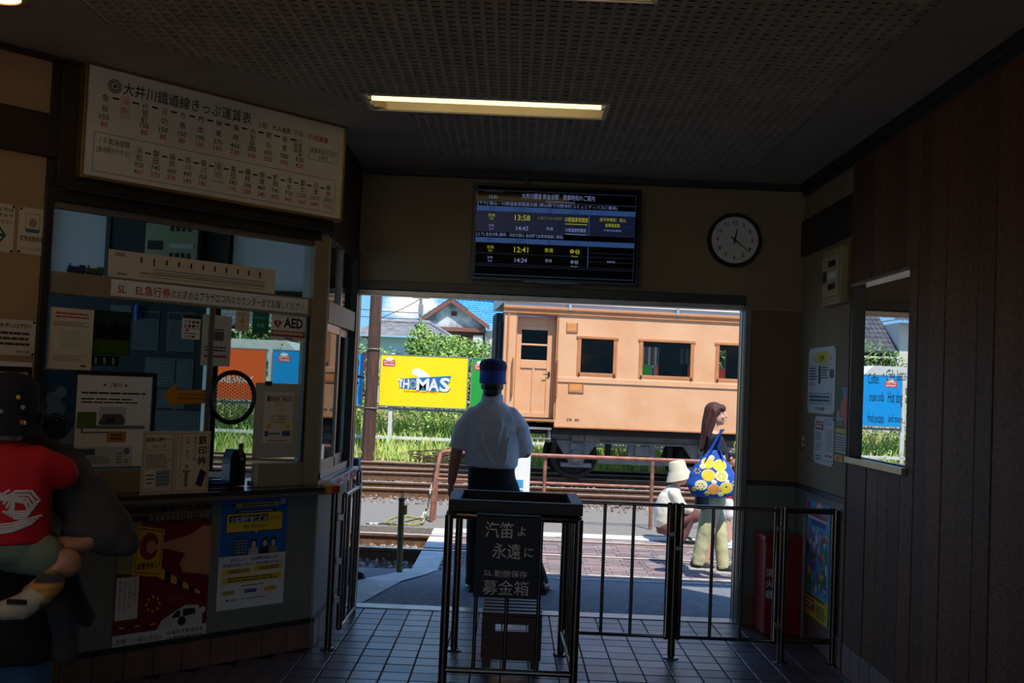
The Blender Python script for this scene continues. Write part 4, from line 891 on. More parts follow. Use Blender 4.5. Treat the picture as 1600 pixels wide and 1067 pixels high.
# ---- clock
ck = empty('wall_clock', M=FR_F @ T(1.479, 2.607, .0)); tag(ck, 'round black-rimmed wall clock with black numerals showing 12:21', 'clock')
t = MB(); t.lathe([(.185, 0), (.187, .03), (.180, .045), (.166, .045), (.163, .034), (.16, .034)], mat('clock_rim', (26, 24, 22), .25, var=.1), 48, caps=False); t.build('rim', ck)
t = MB(); t.lathe([(.165, .02), (.165, .0335)], P(226, 228, 228), 48); t.build('dial', ck)
for i in range(12):
    t = MB(); a = PI/2-2*PI*(i+1)/12; s = .040; n = str(i+1)
    t.text(n, .118*math.cos(a), .118*math.sin(a)-.013, s, INK, .0342, 'c', .018)
    c, sn = math.cos(a), math.sin(a); t.add([(c*.146-sn*.0015, sn*.146+c*.0015, .0342), (c*.146+sn*.0015, sn*.146-c*.0015, .0342), (c*.154+sn*.0015, sn*.154-c*.0015, .0342), (c*.154-sn*.0015, sn*.154+c*.0015, .0342)], [(0, 1, 2, 3)], INK)
    t.build('numeral', ck)
def hand(ang, l, back, w, z):
    t = MB(); c, s = math.cos(ang), math.sin(ang)
    f = lambda r, o: (c*r-s*o, s*r+c*o, 0)
    t.prism([f(-back, -w*1.2)[:2], f(l*.5, -w)[:2], f(l, -w*.5)[:2], f(l, w*.5)[:2], f(l*.5, w)[:2], f(-back, w*1.2)[:2]], z, z+.0015, INK); return t
a_h = PI/2-2*PI*(12+21/60)/12; a_m = PI/2-2*PI*21.4/60
hand(a_h, .082, .028, .005, .036).build('hour_hand', ck); hand(a_m, .13, .032, .004, .039).build('minute_hand', ck)
t = MB(); t.lathe([(.008, .034), (.008, .043), (.004, .044)], INK, 14); t.build('hub', ck)

# ---- right wall fittings
bx = empty('breaker_box', M=FR_R @ T(-6.61, 2.115, .0)); tag(bx, 'beige plastic circuit breaker box high on the wall by the planks', 'switch box')
t = MB(); t.box(0, 0, 0, .36, .345, .055, m_pbox); t.build('case', bx, bevel=.008); t = MB(); t.box(.02, .05, .055, .34, .30, .064, mat('breaker_cover', (186, 174, 140), .45, var=.05)); t.build('cover', bx, bevel=.004)
for r in range(2):
    for c in range(4):
        t = MB(); t.box(.17+.035*c, .09+.14*r, .064, .185+.035*c, .125+.14*r, .071, INK); t.build('breaker', bx)
t = MB(); t.box(.05, .14, .064, .11, .21, .069, INK); t.build('main_breaker', bx); t = MB(); t.box(.15, .155, .064, .31, .195, .067, WHITE); t.build('label_plate', bx)
sw = empty('light_switch', M=FR_R @ T(-7.17, 1.20, 0)); tag(sw, 'small metal light switch plate in the corner beside the notices', 'switch')
t = MB(); t.box(0, 0, 0, .12, .12, .006, m_alu); t.build('plate', sw, bevel=.002)
for i in range(2):
    t = MB(); t.box(.035, .025+.04*i, .006, .085, .052+.04*i, .011, CREAM); t.build('rocker', sw, bevel=.002)
pn = lambda w, h: [(.01, .01), (w-.01, .01), (.01, h-.01), (w-.01, h-.01)]
def d_warn(p, w, h, z):
    p.rect(.3*w, .76*h, .72*w, .93*h, z, P(236, 206, 30)); p.textfit('\u6ce8\u610f', .44*w, .58*w, .80*h, .09*h, INK, z+.0006, bold=.02)
    for x in (.2, .78): p.poly([(x*w, .79*h), ((x+.08)*w, .79*h), ((x+.04)*w, .9*h)], z, P(226, 160, 40))
    p.rect(.04*w, .73*h, .96*w, .734*h, z, INK); lines(p, .06*w, .36*w, .5*h, .71*h, 5, INK, z, t=.5); lines(p, .5*w, .76*w, .52*h, .71*h, 5, INK, z, t=.5)
    p.rect(.40*w, .45*h, .48*w, .72*h, z, P(40, 40, 42)); p.rect(.8*w, .53*h, .95*w, .66*h, z, P(90, 80, 80)); lines(p, .06*w, .34*w, .42*h, .48*h, 2, P(110, 110, 110), z, t=.4)
    p.rect(.05*w, .14*h, .9*w, .31*h, z, P(120, 150, 160)); p.rect(.058*w, .15*h, .892*w, .30*h, z+.0004, P(196, 214, 218)); lines(p, .08*w, .86*w, .17*h, .28*h, 2, P(40, 50, 60), z+.0008, t=.5, rag=.05); p.textfit('\u65b0\u91d1\u8c37\u99c5', .32*w, .66*w, .05*h, .06*h, INK, z, bold=.02)
poster('warning_notice', 'white notice with a yellow caution box, topmost on the wall by the mirror-like window', 'notice', FR_R, -7.05, 1.454, .594, .42, WHITE, d_warn, pins=pn(.594, .42))
def d_fare(p, w, h, z):
    p.rect(.05*w, .72*h, .47*w, .84*h, z, RED); p.rect(.05*w, .86*h, .47*w, .90*h, z, P(200, 110, 110)); lines(p, .09*w, .43*w, .74*h, .82*h, 1, WHITE, z+.0006, t=.7); lines(p, .06*w, .44*w, .5*h, .68*h, 6, INK, z, t=.4); lines(p, .06*w, .44*w, .28*h, .46*h, 5, P(110, 110, 110), z, t=.4); lines(p, .1*w, .4*w, .08*h, .2*h, 2, INK, z, t=.4)
    p.outline(.53*w, .08*h, .97*w, .95*h, .003, z, INK); p.rect(.58*w, .82*h, .9*w, .9*h, z, P(180, 196, 220)); p.rect(.6*w, .28*h, .92*w, .76*h, z, P(214, 200, 206))
    for i in range(9): p.rect(.6*w, (.3+.05*i)*h, .92*w, (.304+.05*i)*h, z+.0005, P(120, 110, 120))
    p.rect(.6*w, .17*h, .73*w, .22*h, z, P(190, 80, 100)); p.rect(.78*w, .17*h, .92*w, .22*h, z, P(190, 80, 100))
poster('fare_notice', 'white sheet with a red heading block pinned below the caution notice', 'notice', FR_R, -6.87, 1.139, .42, .297, WHITE, d_fare, pins=pn(.42, .297))
def d_event(p, w, h, z):
    p.rect(0, 0, w, h, z, P(60, 110, 50)); p.rect(.3*w, .62*h, w, h, z+.0003, P(80, 150, 200))
    for x, y, r, c in ((.5, .72, .22, (226, 110, 60)), (.7, .62, .24, (226, 96, 56)), (.62, .82, .16, (210, 120, 120)), (.25, .85, .2, (40, 90, 40)), (.85, .9, .14, (226, 130, 70)), (.15, .62, .12, (196, 150, 190))): p.disc(x*w, y*h, r*w, z+.0006+.0002*r, P(*c), 14)
    p.rect(0, .40*h, w, .46*h, z+.001, P(226, 200, 40)); p.rect(.02*w, .14*h, .9*w, .38*h, z+.001, P(206, 212, 200)); lines(p, .06*w, .86*w, .16*h, .36*h, 6, INK, z+.0016, t=.4); p.rect(0, .02*h, .5*w, .11*h, z+.001, P(230, 190, 40)); p.rect(.12*w, .03*h, .3*w, .09*h, z+.0014, P(220, 90, 40))
    p.textfit('\u796d', .06*w, .5*w, .50*h, .12*h, P(196, 210, 190), z+.0016, bold=.02)
poster('event_poster', 'bright green and orange event poster beside the mirror-like window frame', 'poster', FR_R, -6.42, 1.17, .297, .45, P(60, 110, 50), d_event)
def d_kids(p, w, h, z):
    p.rect(0, .2*h, w, h, z, P(90, 176, 220)); p.rect(0, 0, w, .2*h, z, P(236, 200, 40)); rnd = random.Random(3)
    p.rect(.08*w, .84*h, .92*w, .90*h, z+.0004, P(236, 236, 232)); lines(p, .12*w, .9*w, .845*h, .895*h, 1, P(210, 60, 70), z+.0009, t=.8, rag=.02); lines(p, .2*w, .9*w, .78*h, .83*h, 1, P(60, 90, 170), z+.0009, t=.8)
    p.disc(.1*w, .95*h, .06*w, z+.0004, P(206, 40, 50), 14); p.disc(.55*w, .96*h, .17*w, z+.0005, P(230, 120, 110), 16, ry=.05*h); p.disc(.55*w, .955*h, .12*w, z+.0008, P(240, 230, 200), 16, ry=.035*h)
    cs = [(230, 70, 70), (70, 150, 70), (240, 230, 220), (60, 110, 190), (236, 190, 60), (180, 90, 160), (240, 150, 120), (50, 120, 60), (240, 240, 236)]
    for i in range(120):
        x, y = rnd.uniform(.08, .92), rnd.uniform(.25, .76); r = rnd.uniform(.018, .06); p.disc(x*w, y*h, r*w, z+.0004+.00001*i, P(*rnd.choice(cs)), rnd.choice((5, 6, 8)), ry=r*w*rnd.uniform(.6, 1.6))
    for i in range(6):
        x = .1+.13*i; p.poly([(x*w, (.72-.06*i)*h), ((x+.12)*w, (.66-.05*i)*h), ((x+.13)*w, (.67-.05*i)*h), ((x+.01)*w, (.735-.06*i)*h)], z+.002, P(200, 80, 90))
    p.rect(.05*w, .06*h, .45*w, .15*h, z+.0005, P(206, 50, 50)); lines(p, .08*w, .42*w, .075*h, .14*h, 2, WHITE, z+.001, t=.6); lines(p, .06*w, .9*w, .165*h, .195*h, 1, P(60, 50, 90), z+.0005, t=.7); lines(p, .52*w, .95*w, .03*h, .14*h, 5, P(90, 60, 30), z+.0005, t=.5)
poster('picture_poster', 'colourful light blue children\'s poster with a yellow foot behind the end railing', 'poster', FR_R, -6.98, .165, .51, .735, P(90, 176, 220), d_kids)
rb_ = empty('fire_extinguisher_box', loc=(1.68, 6.93, 0)); tag(rb_, 'tall dark red metal box standing in the corner behind the gate', 'box')
m_redbin = mat('red_enamel', (150, 18, 24), .3, var=.08, scale=4)
t = MB(); t.box(0, 0, .01, .25, .27, .62, m_redbin); t.build('body', rb_, bevel=.012); t = MB(); t.box(-.006, -.006, .60, .256, .276, .645, m_redbin); t.build('lid', rb_, bevel=.012)
t = MB(); t.vtext('\u6d88\u706b\u5668', .032, .44, .055, WHITE, .0006, 1.25, bold=.02, M=frame((0, -.0012, 0), (1, 0, 0))); t.build('lettering', rb_)

# ---- ceiling lamps
def tube_lamp(x0, x1, y0, y1, label, up=True):
    o = empty('ceiling_lamp', loc=(x0, y0, 3.0 if up else 2.82)); tag(o, label, 'lamp', 'recessed strip lamps in the ceiling')
    W, D = x1-x0, y1-y0; m = m_white_enamel; t = MB()
    t.box(0, 0, .17, W, D, .18, m); t.box(0, 0, 0, .012, D, .18, m); t.box(W-.012, 0, 0, W, D, .18, m); t.box(0, 0, 0, W, .012, .18, m); t.box(0, D-.012, 0, W, D, .18, m)
    t.box(-.012, -.012, -.004, W+.012, .002, .004, m); t.box(-.012, D-.002, -.004, W+.012, D+.012, .004, m); t.box(-.012, 0, -.004, .002, D, .004, m); t.box(W-.002, 0, -.004, W+.012, D, .004, m)
    t.build('trough', o, bevel=.001)
    zt = .012 if up else -.04; g = MB(); g.tube([(.03, .085, zt), (W-.03, .085, zt)], .0165, mat('tube_glow', (255, 222, 150), .4, emit=2.3) if up else mat('tube_glow_added', (255, 222, 176), .4, emit=14.0), 14); g.build('tube', o)
    t = MB()
    for x in (.012, W-.03): t.box(x, .065, -.004, x+.018, .105, .17, m)
    t.build('lampholder', o)
tube_lamp(-.82, .43, 5.385, 5.675, 'glowing yellow strip lamp recessed in the ribbed ceiling')
tube_lamp(-.78, .47, 3.64, 3.93, 'strip lamp cut off by the top edge of the picture')
for yb in (1.9, .15, -1.6):  # unseen lamps added behind the camera, brighter tubes to light the hall
    for xb in (-2.3,): tube_lamp(xb, xb+1.25, yb, yb+.29, 'added unseen strip lamp brightening the hall from behind the camera', up=False)
dl = empty('downlight', loc=(-2.10, 4.16, 3.004)); tag(dl, 'small round glowing downlight at the top left of the ceiling', 'lamp')
t = MB(); t.lathe([(.10, 0), (.105, -.006), (.085, -.008), (.08, 0)], m_white_enamel, 28, caps=False); t.build('rim', dl); t = MB(); t.lathe([(.08, -.001), (.08, -.003)], mat('downlight_glow', (255, 196, 130), .4, emit=5.0), 28); t.build('lens', dl)

# ---- pipe barriers
m_pipe = mat('barrier_steel', (128, 118, 106), .2, 1.0, var=.12, scale=10)
def flange(mb, x, y): mb.lathe([(.045, 0), (.045, .006), (.03, .012)], m_pipe, 18, T(x, y, 0))
cg = empty('ticket_gate_frame', loc=(0, 0, 0)); tag(cg, 'stainless pipe ticket-gate enclosure in front of the doorway', 'barrier')
cx0, cx1, cy0, cy1, ct = -.285, .36, 5.32, 6.26, .895
for x, y in ((cx0, cy0), (cx1, cy0), (cx0+.01, cy1), (cx1-.015, cy1)):
    t = MB(); t.cyl((x, y, 0), (x, y, ct), .021, m_pipe, 16); flange(t, x, y); t.build('post', cg)
t = MB(); t.tube([(cx0, cy1, ct), (cx0, cy0+.04, ct), (cx0+.012, cy0+.012, ct), (cx0+.04, cy0, ct), (cx1-.04, cy0, ct), (cx1-.012, cy0+.012, ct), (cx1, cy0+.04, ct), (cx1, cy1, ct)], .019, m_pipe, 12); t.build('top_rail', cg)
t = MB(); t.cyl((cx0, cy0, .135), (cx1, cy0, .135), .016, m_pipe); t.build('lower_rail', cg)
t = MB(); t.cyl((cx1, cy0, .135), (cx1-.01, cy1, .135), .016, m_pipe); t.build('lower_rail', cg)
for x in (-.135, .017, .175):
    t = MB(); t.cyl((x, cy0, .135), (x, cy0, ct), .010, m_pipe, 10); t.build('baluster', cg)
for i in range(4):
    y = cy0+.17+i*.19; t = MB(); t.cyl((cx1, y, .135), (cx1, y, ct), .010, m_pipe, 10); t.build('baluster', cg)
m_tray = mat('dark_stained_wood', (30, 20, 18), .5, spec=.35, rgb2=(52, 36, 28), scale=3, stretch=(1, 12, 12), bump=.2, bscale=5)
ty = empty('wooden_tray', loc=(0, 0, .916)); tag(ty, 'dark stained wooden frame tray on top of the ticket-gate enclosure', 'tray')
for q in ((-.29, 5.29, .375, 5.335), (-.29, 5.79, .375, 5.83), (-.29, 5.335, -.235, 5.79), (.32, 5.335, .375, 5.79)):
    t = MB(); t.box(q[0], q[1], 0, q[2], q[3], .058, m_tray); t.build('rail', ty, bevel=.003)
t = MB(); t.box(-.235, 5.335, .0, .32, 5.79, .008, m_tray); t.build('base_board', ty)
# chalkboard hanging on the front rail
m_board = mat('chalkboard', (26, 27, 30), .6, var=.15, scale=5)
m_chalk = mat('chalk', (244, 240, 232), .9, rgb2=(190, 186, 182), scale=60)
FC = frame((-.15, 5.293, .502), (1, 0, 0)) @ Matrix.Rotation(-.004, 4, 'Z')
cbd = empty('chalkboard_sign', M=FC); tag(cbd, 'black chalkboard sign with white brush characters hanging on the ticket gate', 'sign')
t = MB(); t.box(0, 0, 0, .318, .405, .006, m_board); t.box(0, .395, -.03, .318, .412, .006, P(90, 130, 170)); t.build('board', cbd, bevel=.002)
t = MB(); z = .0068
t.textfit('\u6c7d\u7b1b', .045, .185, .30, .085, m_chalk, z, bold=.008); t.text('\u3088', .225, .31, .055, m_chalk, z, 'c', .008)
t.textfit('\u6c38\u9060', .085, .225, .20, .08, m_chalk, z, bold=.008); t.text('\u306b', .265, .208, .055, m_chalk, z, 'c', .008)
t.textfit('SL', .048, .092, .108, .036, m_chalk, z, bold=.004); t.textfit('\u52d5\u614b\u4fdd\u5b58', .10, .262, .106, .036, m_chalk, z, bold=.004); t.textfit('\u52df\u91d1\u7bb1', .045, .272, .022, .078, m_chalk, z)
t.build('lettering', cbd)
# wooden stand inside the enclosure
m_oak = mat('brown_stand_wood', (112, 62, 36), .45, rgb2=(78, 42, 26), scale=3, stretch=(1, 1, 8), bump=.2)
st = empty('wooden_stand', loc=(.053, 6.08, 0)); tag(st, 'brown wooden slatted stand inside the ticket-gate enclosure', 'stand')
for i in range(5):
    t = MB(); y = -.20+.09*i; t.box(-.165, y, .285, .165, y+.055, .305, m_oak); t.build('slat', st, bevel=.004)
for x in (-.155, .11):
    for y in (-.19, .17):
        t = MB(); t.box(x, y, 0, x+.045, y+.035, .285, m_oak); t.build('leg', st, bevel=.003)
t = MB(); t.box(-.16, -.20, .245, .16, -.185, .285, m_oak); t.box(-.16, -.20, .05, .16, -.185, .205, m_oak); t.box(-.16, -.20, .2, -.09, -.185, .25, m_oak); t.box(.09, -.20, .2, .16, -.185, .25, m_oak); t.build('front_board', st, bevel=.002)
for s in (-.165, .15):
    t = MB(); t.box(s, -.18, .05, s+.015, .2, .27, m_oak); t.build('side_board', st, bevel=.002)
# gates
gy = 6.285
def gate_leaf(name, x0, x1, bal, label, hinges=()):
    o = empty(name, loc=(x0, gy, 0)); tag(o, label, 'gate'); W = x1-x0; z0, z1 = .125, .885; r = .019
    t = MB(); t.tube([(0, 0, z0), (W, 0, z0), (W, 0, z1), (0, 0, z1)], r, m_pipe, 12, closed=True)
    for c in ((0, 0, z0), (W, 0, z0), (W, 0, z1), (0, 0, z1)): t.ball(c, r*1.02, m_pipe, 10, 6)
    t.build('frame', o)
    for b in bal: t = MB(); t.cyl((b-x0, 0, z0), (b-x0, 0, z1), .010, m_pipe, 10); t.build('baluster', o)
    for hx, hz in hinges: t = MB(); t.box(hx-x0-.02, -.024, hz-.014, hx-x0+.02, .024, hz+.014, m_steel); t.build('hinge', o, bevel=.003)
    return o
gate_leaf('pipe_gate', .405, .955, (.575, .745), 'low stainless pipe gate leaf next to the ticket-gate enclosure', [(.97, .72)])
gate_leaf('pipe_gate', 1.025, 1.585, (1.21, 1.385), 'low stainless pipe gate leaf in front of the red box', [(1.012, .64), (1.60, .78), (1.60, .22)])
def post(x, y, label, h=.895):
    t = MB(); t.cyl((x, y, 0), (x, y, h), .022, m_pipe, 16); t.ball((x, y, h), (.022, .022, .008), m_pipe, 12, 6); flange(t, x, y); o = t.build('gate_post', None); tag(o, label, 'post'); return o
post(.99, gy, 'stainless post between the two low gate leaves')
rl = empty('end_railing', loc=(1.63, gy+.005, 0)); tag(rl, 'fixed stainless railing panel between the gate and the right wall', 'railing')
for x in (0, .305):
    t = MB(); t.cyl((x, .02*(x > 0), 0), (x, .02*(x > 0), .895), .021, m_pipe, 16); flange(t, x, 0); t.build('post', rl)
for z in (.13, .885): t = MB(); t.tube([(0, 0, z), (.305, .02, z)], .018, m_pipe, 12); t.build('rail', rl)
t = MB(); t.cyl((.125, .008, .13), (.125, .008, .885), .009, m_pipe, 10); t.build('baluster', rl)
# folded gate by the office side
fg = empty('folding_gate', loc=(-.99, 6.15, 0)); tag(fg, 'folded stainless gate standing edge-on beside the ticket office', 'gate')
t = MB(); t.cyl((0, 0, 0), (0, 0, .91), .021, m_pipe, 16); flange(t, 0, 0); t.build('post', fg)
for k, (xo, y0, y1) in enumerate(((.045, .08, .62),)):
    t = MB(); pts = [(xo, y0, .11), (xo, y1, .11), (xo, y1, .87), (xo, y0, .87)]
    t.tube(pts, .018, m_pipe, 12, closed=True)
    for c in pts: t.ball(c, .0185, m_pipe, 10, 6)
    t.build('leaf_frame', fg)
    for i in range(2): t = MB(); t.cyl((xo, y0+.18*(i+1), .11), (xo, y0+.18*(i+1), .87), .009, m_pipe, 10); t.build('baluster', fg)
for z in (.28, .50, .75): t = MB(); t.box(-.012, .01, z-.02, .05, .07, z+.02, m_steel); t.build('hinge', fg, bevel=.003)
t = MB(); t.cyl((.0, .96, 0), (.0, .96, .93), .021, m_steel, 16); t.ball((0, .96, .93), .021, m_steel, 12, 6); t.build('post', fg)
# ================================================================== PLATFORM AND TRACKS
m_asph = mat('asphalt', (112, 117, 122), .85, var=.22, scale=14, bump=.5, bscale=120)
m_asph2 = mat('old_asphalt', (112, 106, 98), .9, rgb2=(142, 136, 126), scale=40, bump=.6, bscale=140)
m_apron = mat('apron_concrete', (206, 204, 198), .85, var=.15, scale=5, bump=.3, bscale=90)
m_pav = [mat('paver_%d' % i, c, .8, var=.15, scale=12, bump=.3) for i, c in enumerate(((134, 112, 108), (122, 103, 100), (144, 124, 120), (116, 106, 106)))]
m_ballast = mat('ballast', (132, 118, 104), .95, rgb2=(92, 80, 70), rgb3=(160, 148, 134), scale=30, bump=1.0, bscale=60)
m_stone = [mat('stone_%d' % i, c, .9, var=.2, scale=20) for i, c in enumerate(((140, 126, 116), (112, 100, 92), (160, 146, 134), (128, 104, 90)))]
m_rust = mat('rail_rust', (122, 84, 56), .8, rgb2=(92, 62, 42), scale=12, bump=.3)
m_rail_glint = mat('rail_head_glint', (232, 230, 226), .35, .35, var=.05, scale=10)  # near-white colour paints the sun glint on the rail tops
m_sleeper = mat('sleeper_wood', (86, 64, 50), .9, var=.25, scale=6, bump=.5)
m_paint = mat('worn_white_paint', (206, 204, 198), .8, rgb2=(140, 138, 134), scale=9, lo=.45, hi=.62)
m_earth = mat('earth', (142, 124, 96), .95, rgb2=(110, 104, 66), scale=3, bump=.6, bscale=30)

g = MB(); xs = (-16, 14)
prof = [(7.40, -.004), (8.3, -.01), (9.3, -.10), (9.72, -.15), (9.75, -.152)]
for (y0, z0), (y1, z1) in zip(prof, prof[1:]): g.add([(-16, y0, z0), (14, y0, z0), (14, y1, z1), (-16, y1, z1)], [(0, 1, 2, 3)], m_asph)
g.box(-16, 7.2, -.6, 14, 9.75, -.30, m_asph)
g.box(-16, 9.70, -.5, -.9, 9.75, -.152, m_concrete)
struct(g.build('platform_ground'))
g = MB(); g.box(-16, 9.75, -.7, 14, 40, -.36, m_ballast); struct(g.build('track_bed'))
g = MB(); g.box(-16, 12.9, -.36, 14, 15.9, -.20, m_asph2); struct(g.build('island_platform'))
g = MB(); g.add([(-1.3, 7.46, 0), (-.98, 7.46, 0), (-.80, 8.4, -.012), (-.66, 9.1, -.077), (-.62, 9.74, -.148), (-.90, 9.74, -.148), (-.93, 9.1, -.077), (-1.12, 8.4, -.012)], [(0, 1, 2, 7), (7, 2, 3, 6), (6, 3, 4, 5)], m_apron, T(0, 0, .004)); struct(g.build('concrete_apron'))
g = MB(); x = -.6
while x < 3.6:
    l = random.uniform(.25, .7); y = 9.26+x*.03; g.add([(x, y, -.0925), (x+l, y+.03*l, -.0925), (x+l, y+.06+.03*l, -.098), (x, y+.06, -.098)], [(0, 1, 2, 3)], m_paint); x += l+random.uniform(.0, .08)
struct(g.build('painted_line'))
# paved crossing over the first track
cross = MB(); cross.box(-.86, 9.75, -.36, 4.5, 12.9, -.215, m_concrete); cross = struct(cross.build('track_crossing'))
AN, AF = 11.26, 12.33                                # rails of the first track
pv = MB(); y = 9.78; r = 0
while y < 12.6:
    x = -.62+(.05 if r % 2 else 0)
    while x < 4.4:
        if abs(y+.05-AN) > .13 and abs(y+.05-AF) > .13: pv.box(x+.004, y+.004, -.215, x+.196, y+.096, -.2+random.uniform(-.003, .002), random.choice(m_pav))
        x += .2
    y += .1; r += 1
stuff(pv.build('paver_field', cross))
for y0, y1 in ((9.76, 11.12), (11.40, 12.18), (12.46, 12.88)):
    b = MB(); b.box(-.87, y0, -.34, -.63, y1, -.19, m_apron); b.build('edge_block', cross, bevel=.01)
b = MB(); b.box(-.62, 12.62, -.3, 4.5, 12.9, -.185, m_apron); b.build('kerb', cross, bevel=.01)
for y in (10.1, 12.42): 
    b = MB(); b.box(-.6, y, -.199, 4.4, y+.035, -.1955, m_paint); b.build('white_line', cross)

def track(name, y0, ang, x0, x1, z, label, sleepers=True):
    """a pair of rails on sleepers, running along its local x"""
    o = empty(name, loc=(0, y0, z), rz=ang); tag(o, label, 'railway track')
    for s in (0, 1.067):
        t = MB(); t.box(x0, s-.06, -.15, x1, s+.06, -.138, m_rust); t.box(x0, s-.009, -.138, x1, s+.009, -.03, m_rust); t.prism([(s-.033, -.03), (s+.033, -.03), (s+.033, -.004), (s+.026, 0), (s-.026, 0), (s-.033, -.004)], x0, x1, m_rust, Matrix(((0, 0, 1, 0), (1, 0, 0, 0), (0, 1, 0, 0), (0, 0, 0, 1)))); r_ = t.build('rail', o)
        t = MB(); t.box(x0, s-.027, -.001, x1, s+.027, .0012, m_rail_glint); t.build('running_surface', r_)
    if sleepers:
        sm = MB(); sm.box(-.1, -.5, -.25, .1, 1.567, -.152, m_sleeper); me = sm.mesh('sleeper'); x = x0+.3
        while x < x1:
            q = bpy.data.objects.new('sleeper', me); COL.objects.link(q); q.parent = o; q.location = (x, 0, random.uniform(-.008, .008)); q.rotation_euler = (0, 0, random.uniform(-.02, .02)); x += .64
    return o
track('railway_track', AN, .0, -9, -.9, -.198, 'railway track nearest the station, left of the paved crossing')
track('crossing_rails', AN, .0, -.9, 9, -.198, 'pair of rails set flush in the paved crossing', sleepers=False)
track('railway_track', 17.33, math.radians(5), -11, 9, -.16, 'second railway track between the rusty railing and the coach')
track('railway_track', 20.36, math.radians(5.5), -11, 14, -.16, 'railway track the orange coach stands on')
track('railway_track', 22.62, math.radians(2), -12, 1.2, -.15, 'farthest railway track in front of the billboard fence')
def stones(name, n, area, z, s0, s1, label=None, parent=None):
    mb = MB(); base = [(1, 0, 0), (-1, 0, 0), (0, 1, 0), (0, -1, 0), (0, 0, 1), (0, 0, -1)]; fc = [(0, 2, 4), (2, 1, 4), (1, 3, 4), (3, 0, 4), (2, 0, 5), (1, 2, 5), (3, 1, 5), (0, 3, 5)]
    for i in range(n):
        x, y = area(); s = random.uniform(s0, s1); R = Matrix.Rotation(random.uniform(0, 6.3), 3, (random.random(), random.random(), random.random()+.1))
        vs = [R @ Vector((b[0]*s*random.uniform(.7, 1.2), b[1]*s*random.uniform(.6, 1.2), b[2]*s*random.uniform(.5, .9))) for b in base]
        mb.add([(x+v.x, y+v.y, z+v.z+random.uniform(0, s*.6)) for v in vs], fc, random.choice(m_stone))
    o = mb.build(name, parent); stuff(o)
    if label: tag(o, label, 'stones')
    return o
U = random.uniform
stones('ballast_stones', 1500, lambda: (U(-3.4, -.9), U(9.75, 11.15)), -.34, .02, .045, 'loose ballast stones beside the nearest track')
stones('ballast_stones', 900, lambda: (U(-3.4, -.9), U(11.35, 12.25)), -.34, .02, .04, 'ballast stones between the rails of the nearest track')
stones('ballast_stones', 5200, lambda: (U(-7, 6), U(15.9, 22.4)), -.34, .025, .055, 'brown ballast stones around the far tracks')
stones('gravel_edge', 900, lambda: (U(-4, 3), U(15.3, 16.3)), -.21, .015, .04, 'gravel along the edge of the island platform')

# ---- rusty handrail on the island platform
m_rpipe = mat('rusty_pink_pipe', (168, 112, 92), .6, .2, rgb2=(132, 84, 66), scale=9)
h = empty('rusty_handrail', loc=(0, 13.6, -.2)); tag(h, 'rusty pinkish pipe handrail along the island platform', 'railing')
t = MB(); t.tube([(-.95, -.12, 0), (-.93, -.1, .5), (-.875, 0, .86), (-.82, .02, .885), (.45, .02, .885), (4.6, .1, .895)], .026, m_rpipe, 10); t.build('top_rail', h)
t = MB(); t.tube([(-.93, .06, .0), (-.90, .06, .86)], .026, m_rpipe, 10); t.build('post', h)
for x in (.46, 1.83, 3.2, 4.55): t = MB(); t.cyl((x, .05, 0), (x, .05, .88), .024, m_rpipe, 10); t.build('post', h)
t = MB(); t.tube([(-.91, .05, .53), (4.6, .08, .54)], .019, m_rpipe, 8); t.build('mid_rail', h)
# plastic chain and rope at the railing's end
def chain(name, pts, r, ms, label, n=2):
    o = empty(name, loc=pts[0]); p0 = Vector(pts[0]); tag(o, label, 'chain'); P_ = []
    for a, b in zip(pts, pts[1:]):
        a, b = Vector(a), Vector(b); L = (b-a).length; k = max(1, int(L/.035))
        for i in range(k): P_.append((a+(b-a)*i/k, a+(b-a)*(i+1)/k))
    mb = MB()
    for i, (a, b) in enumerate(P_):
        d = (b-a); c = (a+b)/2-p0; d.normalize(); s = Vector((1, .3, .2)) if i % 2 else Vector((.2, 1, -.3)); s = (s-d*s.dot(d)).normalized()
        mb.tube([c+d*.022*math.cos(q*PI/4)+s*r*math.sin(q*PI/4) for q in range(8)], .005, ms[(i//3) % len(ms)], 5, closed=True)
    stuff(mb.build('links', o)); return o
chain('plastic_chain', [(-.93, 13.45, .5), (-.97, 13.42, .2), (-.99, 13.36, 0), (-1.05, 13.2, -.12), (-1.35, 13.05, -.185), (-1.7, 13.02, -.19)], .013, [INK, INK, P(226, 224, 210)], 'black and white plastic chain hanging from the rusty handrail')
t = MB(); pts = [(-1.25+.22*math.cos(a)*(1+.1*math.sin(2*a)), 13.15+.2*math.sin(a), -.18+.05*max(0, math.sin(a))+.006*i/14) for i, a in enumerate([k*2*PI/14 for k in range(30)])]
t.tube([(-1.0, 13.36, .0), (-1.01, 13.3, -.1)]+pts, .010, mat('yellow_black_rope', (196, 186, 90), .8, rgb2=(70, 66, 40), scale=50), 6); tag(t.build('rope', None), 'yellow tangled rope lying at the foot of the rusty handrail', 'rope')
b = empty('bollard', loc=(-.90, 9.2, -.092)); tag(b, 'thin yellow-brown pipe post on the concrete edge of the platform', 'post')
t = MB(); t.cyl((0, 0, 0), (-.008, 0, .63), .026, mat('mustard_paint', (122, 106, 50), .6, rgb2=(92, 78, 42), scale=8, bump=.2), 14); t.build('tube', b)
t = MB(); t.lathe([(.03, .62), (.03, .635), (.012, .645)], m_dark_trim, 14, T(-.008, 0, 0)); t.tube([(-.01, 0, .64), (-.012, 0, .69), (0, 0, .70), (.004, 0, .64)], .003, m_dark_trim, 6); t.build('cap', b)
t = MB(); t.box(.018, -.02, .50, .042, .02, .58, P(176, 146, 40)); t.build('padlock', b, bevel=.004)
